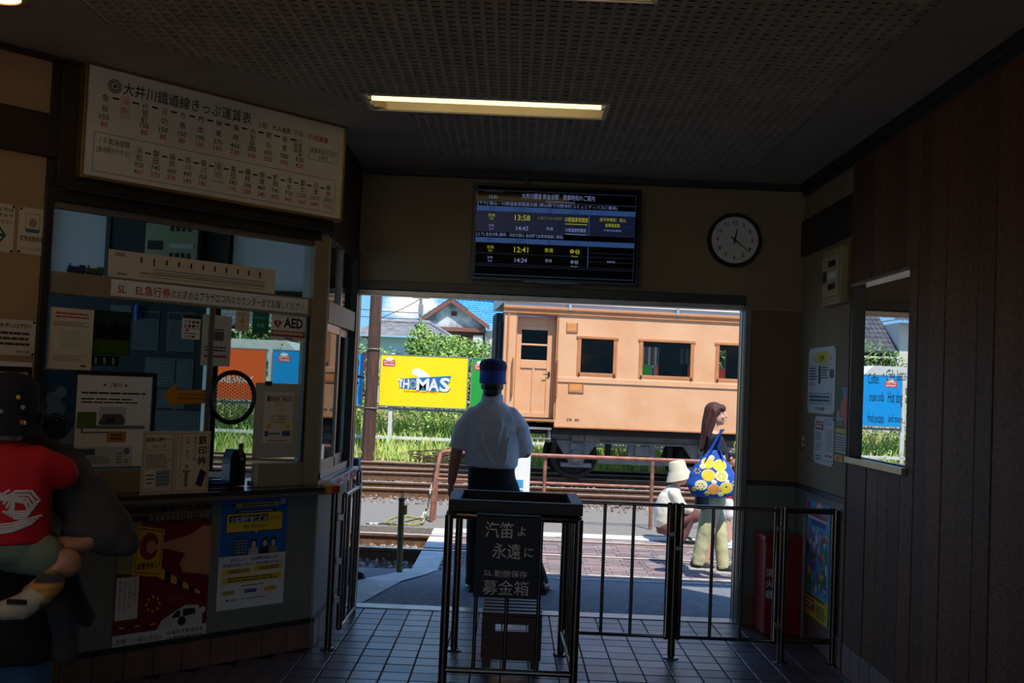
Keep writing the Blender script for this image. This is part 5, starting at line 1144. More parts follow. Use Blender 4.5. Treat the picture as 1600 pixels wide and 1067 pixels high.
ss = empty('sign_stand', loc=(.205, 13.2, -.2)); tag(ss, 'white standing sign with blue and red blocks half hidden behind the guard', 'sign')
t = MB(); t.box(-.13, 0, .1, .06, .03, .93, WHITE); t.build('panel', ss, bevel=.004); t = MB(); t.box(-.12, -.002, .50, -.02, .0, .60, P(60, 150, 190)); t.box(-.12, -.002, .38, -.02, .0, .48, P(60, 150, 190)); t.box(-.09, -.002, .2, .05, .0, .31, P(206, 50, 60)); t.build('print', ss)
for x in (-.12, .04): t = MB(); t.box(x, 0, 0, x+.02, .03, .1, m_alu); t.build('leg', ss)

# ================================================================== BILLBOARD FENCE
FY = 24.0
m_fpost = mat('fence_white', (216, 218, 216), .5, var=.06, scale=6)
m_fgrey = mat('fence_grey', (150, 154, 156), .5, .3, var=.08)
for k in range(-4, 3):
    x = -2.72+2.76*k; fr_ = empty('fence_bay', loc=(x, FY, -.15))
    tag(fr_, {-4: 'outermost fence bay at the far left', -3: 'fence bay left of the orange billboard', -2: 'fence bay below the orange and blue billboards', -1: 'fence bay below the blue billboard by the wooden pole', 0: 'fence bay below the yellow billboard', 1: 'fence bay below the green billboard behind the coach end', 2: 'fence bay behind the orange coach'}[k], 'fence', 'white fence bays carrying the billboards')
    t = MB(); t.box(-.045, .05, 0, .045, .12, 2.34, m_fpost); t.build('post', fr_, bevel=.005)
    t = MB(); t.box(.045, .03, .40, 2.715, .08, .47, m_fpost); t.build('rail', fr_, bevel=.005)
    t = MB(); t.box(.045, .04, 1.06, 2.715, .08, 1.11, m_fgrey); t.build('rail', fr_, bevel=.005)
    t = MB(); t.box(.045, .05, 2.26, 2.715, .09, 2.30, m_fgrey); t.build('rail', fr_, bevel=.005)
def billboard(x0, x1, rgb, draw, label):
    w, h = x1-x0, 1.175; o = empty('billboard', M=frame((x0, FY, .988), (1, 0, 0))); tag(o, label, 'billboard', 'advertising boards on the trackside fence')
    t = MB(); t.box(0, 0, -.03, w, h, 0, P(*rgb)); t.build('panel', o)
    t = MB()
    for q in ((0, 0, w, .02), (0, h-.02, w, h), (0, 0, .02, h), (w-.02, 0, w, h)): t.box(q[0], q[1], -.032, q[2], q[3], .006, m_fgrey)
    t.build('edge_frame', o)
    p = MB(); draw(p, w, h, .002); p.build('print', o); return o
def badge(p, x, y, z):
    p.rect(x, y, x+.27, y+.15, z, P(214, 40, 44)); p.disc(x+.135, y+.165, .09, z+.0006, P(240, 236, 226), 18, ry=.04)
    p.textfit('DAY OUT', x+.02, x+.25, y+.085, .06, WHITE, z+.001, bold=.03); p.textfit('THOMAS', x+.02, x+.25, y+.02, .06, WHITE, z+.001, bold=.03)
def d_yellow(p, w, h, z):
    badge(p, .07, .90, z)
    for k, (x, y, r) in enumerate(((.80, .80, .07), (.86, .79, .09), (.95, .74, .10), (1.05, .70, .08))): p.disc(x, y, r, z+.0003+.0002*k, P(246, 246, 242), 18)
    BL = P(30, 110, 180)
    p.poly([(.46, .42), (1.50, .36), (1.62, .74), (1.0, .68), (.46, .63)], z+.001, BL)
    for ch, x0, x1, y0, s, c in (('T', .42, .56, .44, .25, WHITE), ('H', .54, .68, .42, .29, WHITE), ('O', .68, .85, .42, .28, P(150, 152, 152)), ('M', .84, 1.13, .40, .36, WHITE), ('A', 1.11, 1.36, .39, .38, WHITE), ('S', 1.36, 1.60, .39, .42, WHITE)):
        p.textfit(ch, x0+.012, x1+.012, y0-.012, s, P(20, 60, 110), z+.0016, bold=.035); p.textfit(ch, x0, x1, y0, s, c, z+.0022, bold=.035)
    p.textfit('ALWAYS READY & REALLY USEFUL', .56, 1.30, .335, .05, P(206, 90, 20), z+.001, bold=.02)
def d_orange(p, w, h, z): p.textfit('RAILWAY', .95, 1.78, .38, .22, WHITE, z, bold=.03); badge(p, .07, .90, z)
bill = [(-3.0, -1.0, (255, 228, 0), d_yellow, 'yellow billboard with blue and white block letters behind the guard'), (-.94, 1.06, (30, 160, 60), lambda p, w, h, z: badge(p, .07, .90, z), 'green billboard partly behind the end of the coach'),
        (-5.43, -3.36, (0, 150, 220), lambda p, w, h, z: badge(p, .13, .90, z), 'blue billboard with a red badge seen through the ticket window'), (-7.62, -5.56, (242, 96, 24), d_orange, 'orange billboard with white letters seen through the ticket window'),
        (1.12, 3.12, (30, 160, 60), lambda p, w, h, z: None, 'green billboard seen through the windows of the coach'), (3.2, 5.2, (220, 70, 50), lambda p, w, h, z: None, 'red billboard seen through the farther coach window'), (-9.75, -7.7, (240, 200, 30), lambda p, w, h, z: None, 'plain yellow billboard at the far left of the fence')]
for a in bill: billboard(*a)
# wooden pole
pl = empty('utility_pole', loc=(-3.12, 23.55, -.3)); tag(pl, 'dark brown wooden utility pole beside the yellow billboard', 'pole')
m_polew = mat('pole_wood', (96, 66, 52), .9, rgb2=(66, 46, 38), scale=4, stretch=(4, 4, .4), bump=.8, bscale=10)
t = MB(); t.tube([(0, 0, 0), (.02, 0, 2), (.05, 0, 8)], [.15, .14, .11], m_polew, 16); t.build('shaft', pl)
t = MB(); 
for z in (1.25, 2.55): t.tube([(.16*math.cos(a*PI/8)+.03, .16*math.sin(a*PI/8), z) for a in range(16)], .008, m_fgrey, 5, closed=True)
t.build('wire_band', pl); t = MB(); t.box(.11, -.06, 3.15, .15, -.02, 3.75, m_fgrey); t.build('conduit', pl)

# ---- weeds, hedge, trees
def leafcloud(mb, c, r, n, s, ms, flat=1.0):
    cx, cy, cz = c; rx, ry, rz = r
    for i in range(n):
        while True:
            u = Vector((U(-1, 1), U(-1, 1), U(-1, 1)))
            if .25 < u.length < 1: break
        u *= (U(.75, 1.05)/max(.35, u.length)) if random.random() < .6 else 1
        p = Vector((cx+u.x*rx, cy+u.y*ry, cz+u.z*rz)); q = s*U(.6, 1.4)
        a = Vector((U(-1, 1), U(-1, 1), U(-1, 1))).normalized(); b = a.orthogonal().normalized(); b = (b+Vector((U(-.4, .4), U(-.4, .4), U(-.4, .4)))).normalized()
        mb.add([p-a*q, p+b*q*.45, p+a*q, p-b*q*.45], [(0, 1, 2, 3)], random.choice(ms))
def lmat(n, c): return mat(n, c, .6, var=.25, scale=3)
m_leaf = [lmat('leaf_a', (128, 166, 70)), lmat('leaf_b', (104, 146, 62)), lmat('leaf_c', (168, 192, 88)), lmat('leaf_d', (76, 112, 50))]
m_weed = [lmat('weed_a', (186, 212, 104)), lmat('weed_b', (160, 196, 84)), lmat('weed_c', (210, 218, 126)), lmat('weed_d', (216, 206, 140)), lmat('weed_e', (136, 176, 76))]
g = MB(); g.add([(-16, 23.4, -.22), (14, 23.4, -.22), (14, 24.6, .05), (-16, 24.6, .05), (14, 27, .25), (-16, 27, .25), (14, 90, .5), (-16, 90, .5)], [(0, 1, 2, 3), (3, 2, 4, 5), (5, 4, 6, 7)], m_earth)
g.add([(-60, 27, .25), (-16, 27, .25), (-16, 90, .5), (-60, 90, .5)], [(0, 1, 2, 3)], m_earth); g.add([(14, 27, .25), (60, 27, .25), (60, 90, .5), (14, 90, .5)], [(0, 1, 2, 3)], m_earth); struct(g.build('bank_ground'))
w = MB()
for i in range(15000):
    x, y = U(-9, 7), 23.5+2.4*random.random()**1.3; k = min(1, (y-23.4)/1.6); hh = U(.2, .55)*(0.3+k)*1.35; z = -.22+.27*min(1, (y-23.4)/1.2)
    a = U(0, 6.3); s = U(.012, .03); dx, dy = math.cos(a)*s, math.sin(a)*s; bx_, by_ = U(-.2, .2)*hh, U(-.2, .2)*hh
    w.add([(x-dx, y-dy, z), (x+dx, y+dy, z), (x+bx_+dx*.6, y+by_, z+hh*.6), (x+bx_*2, y+by_*2, z+hh)], [(0, 1, 2), (0, 2, 3)], random.choice(m_weed))
for i in range(900): leafcloud(w, (U(-9, 7), U(24.2, 25.6), U(.1, 1.0)), (.22, .2, .2), 24, .035, m_weed)
tag(stuff(w.build('weeds')), 'tall sunlit weeds and grass growing under the billboards', 'grass')
hb = MB()
for i in range(60): leafcloud(hb, (-9+i*.28, 24.75+U(-.1, .2), U(.9, 1.9)), (.3, .22, .5), 70, .04, m_weed[:2]+m_leaf[:3])
tag(stuff(hb.build('hedge')), 'dense green creeper behind the billboards', 'hedge')
def tree(name, label, loc, blobs, n, s, ms=m_leaf, trunk=True):
    o = empty(name, loc=loc); tag(o, label, 'tree'); c = MB()
    for bl in blobs: leafcloud(c, bl[:3], bl[3:6], int(n*bl[3]*bl[5]), s, ms)
    stuff(c.build('foliage', o))
    if trunk:
        t = MB(); t.tube([(0, 0, -.1), (.05, 0, .8), (0, .05, blobs[0][2])], [.12, .09, .05], m_polew, 8)
        for bl in blobs[1:]: t.tube([(.03, 0, .7), ((bl[0])*.6, bl[1]*.6, bl[2]*.8), bl[:3]], [.05, .035, .015], m_polew, 6)
        t.build('branches', o)
tree('leafy_bush', 'large light green leafy bush behind the yellow billboard', (-1.9, 28.5, .2), [(-.2, 0, 1.75, .9, .8, .95), (.9, .2, 1.7, 1.1, .8, .85), (-.9, .3, 1.2, .8, .7, .65), (-.62, .1, 2.35, .38, .35, .6), (1.7, .5, 1.5, .9, .7, .8), (.35, .3, 2.2, .6, .5, .45), (-.1, .1, 1.0, 1.5, .8, .6)], 3200, .055)
tree('round_tree', 'dark green round tree mirrored in the plank wall window', (-6.9, 30.5, .2), [(0, 0, 2.2, 1.2, .9, .9), (.8, .2, 1.6, 1.0, .8, .8), (-.9, 0, 1.7, .9, .8, .8)], 900, .06, [m_leaf[3], m_leaf[1], m_leaf[0]])
tree('leafy_bush', 'small leafy bush above the blue billboard', (-3.9, 27.5, .2), [(0, 0, 1.7, .8, .6, .75), (-.7, .1, 1.5, .6, .5, .6)], 1000, .05)
tree('round_tree', 'dark tree showing past the far side of the coach', (7.0, 31, .2), [(0, 0, 1.8, 1.6, .9, 1.3), (1.5, 0, 1.4, 1.2, .9, 1.1), (-1.6, 0, 1.2, 1.2, .9, .9)], 500, .07)
br = MB()
for i in range(60):
    x, y = U(-2.4, -.6), U(23.25, 23.6); a = U(-.5, .5); l = U(.2, .6); z = -.15+U(0, .22); br.tube([(x, y, z), (x+l*.5, y+U(-.1, .1), z+U(-.05, .1)), (x+l, y+math.sin(a)*l, z+U(-.08, .08))], [U(.008, .02), .012, .006], m_sleeper, 5)
tag(stuff(br.build('brushwood')), 'heap of cut dry branches beyond the far track', 'branches')

# ================================================================== HOUSES
def tileroof(mb, p00, p10, p11, p01, m, rows=14, cols=40, amp=.05):
    """corrugated tiles: p00-p10 along the eave, p01-p11 along the ridge"""
    p00, p10, p11, p01 = map(Vector, (p00, p10, p11, p01)); n = (p10-p00).cross(p01-p00).normalized()
    if n.z < 0: n = -n
    vs = []; C = cols*3
    for r in range(rows*2+1):
        v = (r//2+(r % 2)*.96)/rows if r < rows*2 else 1
        for c in range(C+1):
            u = c/C; e = p00.lerp(p10, u).lerp(p01.lerp(p11, u), v); vs.append(e+n*amp*(.5+.5*math.sin(2*PI*c/3)+(.6 if r % 2 == 0 else 0)))
    fs = [(r*(C+1)+c, r*(C+1)+c+1, (r+1)*(C+1)+c+1, (r+1)*(C+1)+c) for r in range(rows*2) for c in range(C)]
    mb.add(vs, fs, m)
m_bluetile = mat('blue_glazed_tile', (10, 130, 205), .55, rgb2=(40, 160, 220), scale=3, spec=.3)
m_greytile = mat('grey_roof_tile', (150, 148, 146), .6, rgb2=(112, 112, 114), scale=3)
m_darktile = mat('dark_roof_tile', (96, 98, 104), .6, rgb2=(70, 72, 78), scale=3)
m_mint = mat('mint_render', (190, 226, 206), .8, var=.05); m_cream = mat('cream_render', (214, 212, 200), .8, var=.06)
m_plaster = mat('weathered_plaster', (206, 208, 206), .85, rgb2=(120, 124, 128), scale=.9, lo=.42, hi=.6)
m_bargeb = mat('brown_bargeboard', (126, 82, 66), .7, var=.15); m_hwood = mat('dark_house_wood', (74, 52, 42), .8, var=.25, scale=4); m_hglass = mat('house_glass', (54, 60, 66), .15, var=.1); m_shut = mat('maroon_shutter', (104, 40, 50), .7, var=.1)
# blue-roofed house, its gable turned to the station
HY = 60.0
hs = empty('blue_roof_house', loc=(0, HY, .5)); tag(hs, 'house with bright blue tiled roof and grey plaster gable', 'house')
ax, az, ex0, ex1, ez = -3.62, 5.90, -5.65, -1.42, 4.45          # gable apex, eaves (z above base)
rx_ = 4.0                                                       # ridge runs to the right and back
t = MB(); t.prism([(ex0+.35, 0), (ex1-.25, 0), (ex1-.25, ez-.1), (ax, az-.25), (ex0+.35, ez-.1)], -.5, 0, m_plaster, frame((0, 0, 0), (1, 0, 0))); t.box(ex0+.35, -.02, 0, ex1-.25, .1, ez-.35, m_hwood); t.build('gable_wall', hs)
t = MB(); t.box(ex1-.3, .2, 0, ex1+rx_, 4, ez-.3, m_cream); t.build('side_wall', hs)
t = MB(); tileroof(t, (ex1, -.3, ez), (ex1+rx_+1, 2.2, ez), (ax+rx_+2.4, 3.0, az), (ax, -.3, az), m_bluetile, 12, 26); t.build('roof_slope', hs)
t = MB(); tileroof(t, (ex0+.2, 2.5, ez), (ex0, -.3, ez), (ax, -.3, az), (ax+2, 3.0, az), m_bluetile, 8, 8, .04); t.build('roof_slope', hs)
t = MB(); t.tube([(ax, -.4, az+.08), (ax+rx_+2.4, 3.0, az+.08)], .12, m_bluetile, 8); t.ball((ax, -.4, az+.15), .16, m_bluetile, 10, 6); t.build('ridge', hs)
for a_, b_ in (((ex0, ez), (ax, az)), ((ax, az), (ex1, ez))):
    t = MB(); t.prism([(a_[0], a_[1]-.28), (b_[0], b_[1]-.28), (b_[0], b_[1]-.02), (a_[0], a_[1]-.02)], .25, .4, m_bargeb, frame((0, 0, 0), (1, 0, 0))); t.build('bargeboard', hs)
t = MB(); t.box(ex0+.3, -.2, ez-.42, ex1-.2, 0, ez-.2, m_bargeb); t.build('gable_beam', hs)
t = MB(); t.box(ax+.0, -.06, az-1.0, ax+.32, 0, az-.75, m_hwood); t.build('vent', hs)
t = MB(); t.box(ex1-.9, -.05, ez-1.35, ex1-.35, 0, ez-.6, m_cream); t.build('window', hs); t = MB(); t.tube([(ex1-.15, -.15, ez-.3), (ex1-.2, -.1, 0)], .05, m_fgrey, 6); t.build('downpipe', hs)
# mint house
hs = empty('mint_house', loc=(0, 55, .5)); tag(hs, 'mint green house with grey tiled roof left of the blue-roofed house', 'house')
t = MB(); t.box(-8.0, 0, 0, -3.4, 5, 3.35, m_mint); t.build('wall', hs)
t = MB(); tileroof(t, (-8.7, -.5, 3.35), (-3.1, -.5, 3.35), (-4.6, 2.5, 4.25), (-7.2, 2.5, 4.25), m_greytile, 9, 34, .045); t.build('roof_slope', hs)
t = MB(); t.tube([(-7.2, 2.5, 4.3), (-4.6, 2.5, 4.3)], .14, m_greytile, 8); t.tube([(-4.6, 2.5, 4.3), (-3.1, -.5, 3.42)], .10, m_greytile, 8); t.build('ridge', hs)
for q, mm in (((-7.95, 1.2, -7.4, 2.55), m_shut), ((-6.35, 1.7, -5.75, 2.5), m_hglass), ((-3.95, 1.5, -3.5, 2.4), m_shut)):
    t = MB(); t.box(q[0], -.08, q[1], q[2], 0, q[3], mm); w_ = t.build('window', hs); t = MB(); t.box(q[0]-.05, -.1, q[1]-.08, q[2]+.05, 0, q[1], m_cream); t.build('sill', w_)
t = MB(); tileroof(t, (-6.8, -4, 1.2), (-3.8, -4, 1.2), (-4.4, -2.2, 2.0), (-6.3, -2.2, 2.0), m_greytile, 5, 20, .04); t.box(-6.6, -3.8, 0, -4, -2, 1.25, m_cream); o = t.build('annex', hs)
# low white house at the left edge of the doorway
hs = empty('low_house', loc=(-9.6, 58, .5)); tag(hs, 'low pale house at the left edge of the doorway view', 'house')
t = MB(); t.box(-1.6, 0, 0, 1.3, 4, 2.5, m_cream); t.build('wall', hs); t = MB(); tileroof(t, (-2, -.4, 2.5), (1.5, -.4, 2.5), (1.2, 2, 3.3), (-1.7, 2, 3.3), m_greytile, 6, 18, .04); t.build('roof_slope', hs)
# tiled house with a balcony, mirrored in the plank-wall window
hs = empty('tiled_house', loc=(-11.2, 42, .4)); tag(hs, 'dark tiled house with a wooden balcony mirrored in the plank wall window', 'house')
t = MB(); t.box(-1.0, 0, 0, 3.4, 5, 3.1, m_hwood); t.build('wall', hs)
t = MB(); t.box(-4.5, -.6, 0, -1.0, 4, 4.3, m_cream); t.build('white_wing', hs)
t = MB(); tileroof(t, (-1.0, -.6, 3.1), (4.0, -.6, 3.1), (3.4, 2.4, 5.1), (-1.0, 2.4, 5.1), m_darktile, 10, 24, .05); t.build('roof_slope', hs)
t = MB(); tileroof(t, (-5, -1.2, 4.3), (-.6, -1.2, 4.3), (-.9, 1.6, 5.3), (-4.6, 1.6, 5.3), m_darktile, 6, 22, .05); t.build('roof_slope', hs)
t = MB(); t.box(-2.4, -.64, 2.2, -1.4, -.6, 3.4, m_shut if False else m_fgrey); t.build('window', hs)
t = MB(); t.box(-.9, -1.0, 1.55, 3.2, 0, 1.65, m_cream); t.build('balcony_floor', hs)
for i in range(22): t = MB(); x = -.85+.19*i; t.box(x, -1.0, 1.65, x+.05, -.95, 2.25, m_bargeb); t.build('baluster', hs)
t = MB(); t.box(-.9, -1.02, 2.25, 3.2, -.94, 2.32, m_cream); t.box(-.9, -1.02, 2.85, 3.2, -.94, 2.92, m_cream); t.build('balcony_rail', hs)
for x in (-.85, .6, 2.0, 3.15): t = MB(); t.box(x, -1.0, 0, x+.08, -.92, 2.95, m_cream); t.build('balcony_post', hs)
# shed behind the orange billboard
hs = empty('shed', loc=(-6.6, 26.6, .2)); tag(hs, 'small shed with a pale sheet roof just behind the orange billboard', 'shed')
t = MB(); t.box(-1.9, 0, 0, 1.1, 2.4, 1.75, m_cream); t.prism([(.95, 1.7), (1.75, 1.7), (1.35, 2.1)], -.1, 2.4, m_bargeb, frame((-.3, 2.4, .05), (1, 0, 0)) @ T(0, 0, 0)); t.build('wall', hs)
t = MB(); t.prism([(-2.2, 1.72), (1.5, 1.72), (.95, 2.25), (-1.9, 2.25)], -2.6, .2, mat('sheet_roof', (214, 214, 208), .5, var=.08), frame((0, 0, 0), (1, 0, 0))); t.build('roof', hs)
hs = empty('distant_building', loc=(-18, 80, .5)); tag(hs, 'pale bluish building far behind the orange billboard', 'building')
t = MB(); t.box(-8, 0, 0, 4, 6, 6.2, mat('bluish_wall', (176, 190, 198), .8, var=.08)); t.build('wall', hs)
for i in range(6): t = MB(); t.box(-7.4+1.9*i, -.1, 4.2, -6.2+1.9*i, 0, 5.3, m_hglass); t.build('window', hs)
hs = empty('ribbed_shed', loc=(5.6, 34, .4)); tag(hs, 'grey ribbed shed seen through the windows of the coach', 'shed')
t = MB(); 
for i in range(30): t.box(-3+.2*i, 0, 0, -2.9+.2*i, .06, 3.2, m_hwood)
t.box(-3, .06, 0, 3, 3, 3.2, m_fgrey); t.build('wall', hs); t = MB(); t.box(-.4, -1.2, 2.7, 3.2, 0, 2.85, m_cream); t.build('awning', hs)
# thin poles and wires
m_galv = mat('galvanised_pole', (150, 150, 148), .5, .4, var=.08); m_wire = mat('cable_black', (40, 40, 44), .6, var=.1)
for x, y, h_, lb in ((-4.55, 51, 6.0, 'slim grey pole between the mint and blue-roofed houses'), (-6.6, 49, 3.9, 'short grey pole in front of the mint house')):
    o = empty('slim_pole', loc=(x, y, .4)); tag(o, lb, 'pole'); t = MB(); t.cyl((0, 0, 0), (0, 0, h_), .07, m_galv, 10); t.build('shaft', o); t = MB(); t.box(-.4, -.03, h_-.8, .4, .03, h_-.72, m_wire); t.box(-.1, -.1, h_-1.6, .12, .1, h_-1.1, m_fgrey); t.build('fittings', o)
o = empty('roof_aerial', loc=(-4.0, 62, 5.0)); tag(o, 'thin television aerial left of the blue roof', 'aerial'); t = MB(); t.cyl((0, 0, 0), (0, 0, 1.35), .02, m_galv, 6); t.build('mast', o); t = MB(); t.cyl((-.3, 0, 1.3), (.3, 0, 1.35), .012, m_galv, 6); 
for i in range(5): t.cyl((-.25+.12*i, -.2, 1.3), (-.25+.12*i, .2, 1.34), .008, m_galv, 5)
t.build('arms', o)
for k, (p0, p1, sag, lb) in enumerate((((-14, 46, 7.2), (-3.6, 52, 6.6), .5, 'topmost cable crossing the sky'), ((-14, 46, 5.9), (-4.5, 51, 4.9), .4, 'middle cable crossing the sky'), ((-14, 46, 5.2), (-4.5, 51, 4.6), .3, 'lowest cable crossing the sky'), ((-6.6, 49, 4.3), (-3.6, 53, 6.6), .2, 'slanting cable rising to the right'))):
    t = MB(); a, b = Vector(p0), Vector(p1); t.tube([a.lerp(b, i/14)-Vector((0, 0, sag*4*(i/14)*(1-i/14))) for i in range(15)], .018, m_wire, 5); tag(t.build('overhead_cable'), lb, 'cable', 'overhead cables')
# ================================================================== COACH
TH = math.radians(5.5)
FR_T = frame((0, 19.5, 0), (math.cos(TH), math.sin(TH), 0))        # x along the coach, y up, z out towards the station
m_org = mat('coach_orange', (216, 156, 110), .5, rgb2=(228, 178, 134), scale=1.2, bump=.12, bscale=3, lo=.3, hi=.7)
m_org2 = mat('coach_orange_trim', (198, 130, 80), .5, rgb2=(182, 116, 68), scale=3)
m_roofc = mat('coach_roof', (176, 178, 180), .5, .3, var=.1, scale=3)
m_roofe = mat('roof_edge_silver', (214, 216, 218), .45, .2, var=.06, scale=5)
m_under = mat('underframe_grey', (124, 122, 122), .7, var=.2, scale=4, bump=.2)
m_udark = mat('underframe_black', (34, 33, 33), .8, var=.2, scale=4)
m_cglass = glass_mat('coach_glass', (196, 204, 204), .2)
m_cin = mat('coach_interior', (70, 74, 72), .8, var=.1); m_seat = mat('seat_blue', (38, 46, 60), .8, var=.15)
co = empty('orange_coach', M=FR_T); tag(co, 'old orange railway coach standing on the far track', 'railway coach')
def cb(name, boxes, m, bevel=.004, parent=co):
    t = MB()
    for q in boxes: t.box(q[0], q[1], q[2], q[3], q[4], q[5], m)
    return t.build(name, parent, bevel=bevel)
wins = [(1.205, 1.89), (2.365, 3.345)]+[(3.815+1.45*i, 4.80+1.45*i) for i in range(8)]
ZB, ZT = .83, 2.93
holes = [(a, b, 1.80, 2.505) for a, b in wins]
t = MB(); grid_wall(t, .80, 16.0, ZB, ZT, -.05, 0, holes, m_org); t.build('side_panel', co)
t = MB(); grid_wall(t, -.19, 16.0, ZB, ZT, -2.75, -2.70, [(a, b, 1.80, 2.505) for a, b in wins[1:]], m_org); t.build('far_side_panel', co)
cb('corner_post', [(-.19, ZB+.05, -.14, .035, ZT, 0)], m_org, .01)
cb('corner_pipe', [(-.13, .9, 0, -.10, 2.95, .025)], m_org2, .008)
cb('end_wall', [(-.19, ZB, -2.75, -.15, ZT, -.14)], m_udark)
cb('gangway', [(-.27, 1.0, -1.85, -.15, 2.95, -.92)], m_udark, .02)
cb('end_fittings', [(-.26, 1.3, -.35, -.19, 2.75, -.25), (-.24, .9, -.55, -.19, 2.9, -.48)], m_udark, .01)
# recessed door
cb('door_recess', [(.035, .93, -.26, .80, .97, 0), (.035, 2.87, -.26, .80, ZT, 0), (.78, .97, -.22, .82, 2.87, .0), (.03, .97, -.22, .05, 2.87, -.0)], m_org2, .003)
dr = cb('door', [(.06, .99, -.22, .155, 2.86, -.18), (.64, .99, -.22, .78, 2.86, -.18), (.155, .99, -.22, .64, 1.09, -.18), (.155, 1.90, -.22, .64, 2.055, -.18), (.155, 2.32, -.215, .64, 2.355, -.185), (.155, 2.61, -.22, .64, 2.68, -.18), (.155, 2.80, -.22, .64, 2.86, -.18), (.375, 1.09, -.215, .42, 1.90, -.183)], m_org, .005)
for q in ((.155, 1.09, -.212, .375, 1.90, -.20), (.42, 1.09, -.212, .64, 1.90, -.20), (.155, 2.68, -.212, .64, 2.80, -.20)): cb('door_panel', [q], m_org, .002, dr)
for z0, z1 in ((2.055, 2.32), (2.355, 2.61)): cb('glass_pane', [(.155, z0, -.205, .64, z1, -.20)], m_cglass, 0, dr)
t = MB(); t.box(.67, 1.755, -.182, .705, 1.845, -.16, m_udark); t.tube([(.69, 1.80, -.165), (.685, 1.80, -.14), (.58, 1.795, -.135)], .008, m_udark, 6); t.build('handle', dr)
cb('door_backing', [(.05, .97, -.9, .8, 2.87, -.86)], m_cin, 0)
# mouldings
cb('belt_rail', [(.80, 1.665, 0, 16, 1.765, .022)], m_org, .008)
cb('lower_moulding', [(.80, ZB, 0, 16, ZB+.035, .012)], m_org2, .006)
cb('gutter', [(-.22, 2.975, -.08, 16, 3.035, .06)], m_org2, .012); cb('gutter_moulding', [(-.22, 2.895, -.05, 16, 2.94, .03)], m_org2, .01); cb('roof_edge', [(-.2, 3.035, -.12, 16, 3.16, -.01)], m_roofe, .006)
cb('eave_board', [(-.2, 2.92, -.08, 16, 3.0, .012)], m_org, .004)
t = MB(); arc = [(.05-1.425*(1-math.cos(a)), 3.10+.54*math.sin(a)) for a in [PI*i/16 for i in range(17)]]
t.prism([(p[0], p[1]) for p in arc], -.2, 16, m_roofc, Matrix(((0, 0, 1, 0), (0, 1, 0, 0), (1, 0, 0, 0), (0, 0, 0, 1)))); t.smooth = False; t.build('roof', co)
for x in (.98, 3.0, 5.1): cb('roof_strap', [(x, 2.99, .055, x+.05, 3.12, .07)], m_roofc, .002)
for x0, x1 in wins:
    w = cb('window', [(x0-.03, 1.80, -.05, x0+.04, 2.52, .012), (x1-.04, 1.80, -.05, x1+.03, 2.52, .012), (x0-.05, 2.485, -.05, x1+.05, 2.535, .022), (x0+.04, 1.80, -.05, x1-.04, 1.86, .006)], m_org2, .005)
    cb('glass_pane', [(x0+.04, 1.86, -.035, x1-.04, 2.485, -.03)], m_cglass, 0, w)
    cb('corner_latch', [(x0, 1.79, .012, x0+.03, 1.85, .022), (x1-.03, 1.79, .012, x1, 1.85, .022)], m_udark, .002, w)
for x0, z0, x1, z1 in ((.96, 2.59, 1.17, 2.77), (1.04, 1.485, 1.32, 1.66)):
    w = cb('card_holder', [(x0, z0, 0, x1, z0+.025, .022), (x0, z0, 0, x0+.02, z1, .022), (x1-.02, z0, 0, x1, z1, .022)], m_org2, .003)
    cb('plate', [(x0+.035, z0+.035, 0, x1-.035, z1-.01, .006)], mat('plate_orange', (214, 140, 74), .5, var=.08), .001, w)
for s in (.80+.012, -.005):
    t = MB(); t.tube([(s, 2.07, 0), (s-.0, 2.07, .055), (s, 2.0, .07), (s, 1.45, .07), (s, 1.39, .055), (s, 1.39, 0)], .014, m_org2, 8); t.build('grab_rail', co)
t = MB(); t.textfit('ZB  80', 1.02, 1.26, .955, .07, INK, .001, bold=.02); t.build('lettering', co)
cb('floor', [(-.15, .92, -2.7, 16, 1.0, -.06)], m_udark)
for i in range(8):
    x = 2.1+1.48*i
    for d0, d1 in ((-1.15, -.1), (-2.65, -1.6)): cb('seat', [(x, 1.0, d0, x+.12, 2.15, d1), (x-.4, 1.0, d0, x+.5, 1.42, d1)], m_seat, .03)
cb('luggage_rack', [(1.0, 2.55, -.5, 16, 2.58, -.06)], m_cin); cb('inner_partition', [(.92, 1.0, -2.7, .96, 2.95, -.06), (1.98, 1.0, -2.7, 2.02, 2.95, -1.0)], m_cin)
# underframe and bogie
cb('solebar', [(-.15, .70, -2.6, 16, .83, -.15)], m_udark)
cb('step', [(.05, .78, -.2, .75, .82, .03), (.05, .55, -.2, .10, .78, -.1), (.70, .55, -.2, .75, .78, -.1), (.05, .60, -.16, .75, .63, .0)], m_under, .006)
cb('buffer_beam', [(-.25, .55, -2.5, -.05, .83, -.3)], m_udark, .01)
t = MB(); t.tube([(.25, .8, -.3), (.22, .4, -.3), (.28, .1, -.3)], .02, m_udark, 6); t.tube([(.35, .8, -.35), (.30, .45, -.25), (.38, .2, -.3)], .025, m_under, 6); t.build('hoses', co)
bg = empty('bogie'); bg.parent = co
def bb(name, boxes, m, bevel=.012):
    return cb(name, boxes, m, bevel, bg)
bb('side_frame', [(.72, .56, -.62, 4.35, .80, -.52), (.72, .54, -.66, 4.35, .58, -.48), (.72, .78, -.66, 4.35, .82, -.48)], m_under)
bb('equaliser', [(1.72, .16, -.58, 3.35, .30, -.52)], m_under)
bb('hanger_bracket', [(1.45, .58, -.50, 1.75, .82, -.40)], m_under); bb('spring_hanger', [(2.3, .30, -.6, 2.42, .56, -.5), (2.7, .30, -.6, 2.82, .56, -.5), (2.42, .34, -.62, 2.7, .52, -.46)], m_under)
bb('brake_rigging', [(.85, .2, -.55, .92, .6, -.45), (1.9, .18, -.75, 2.0, .6, -.65), (3.1, .18, -.75, 3.2, .6, -.65)], m_udark)
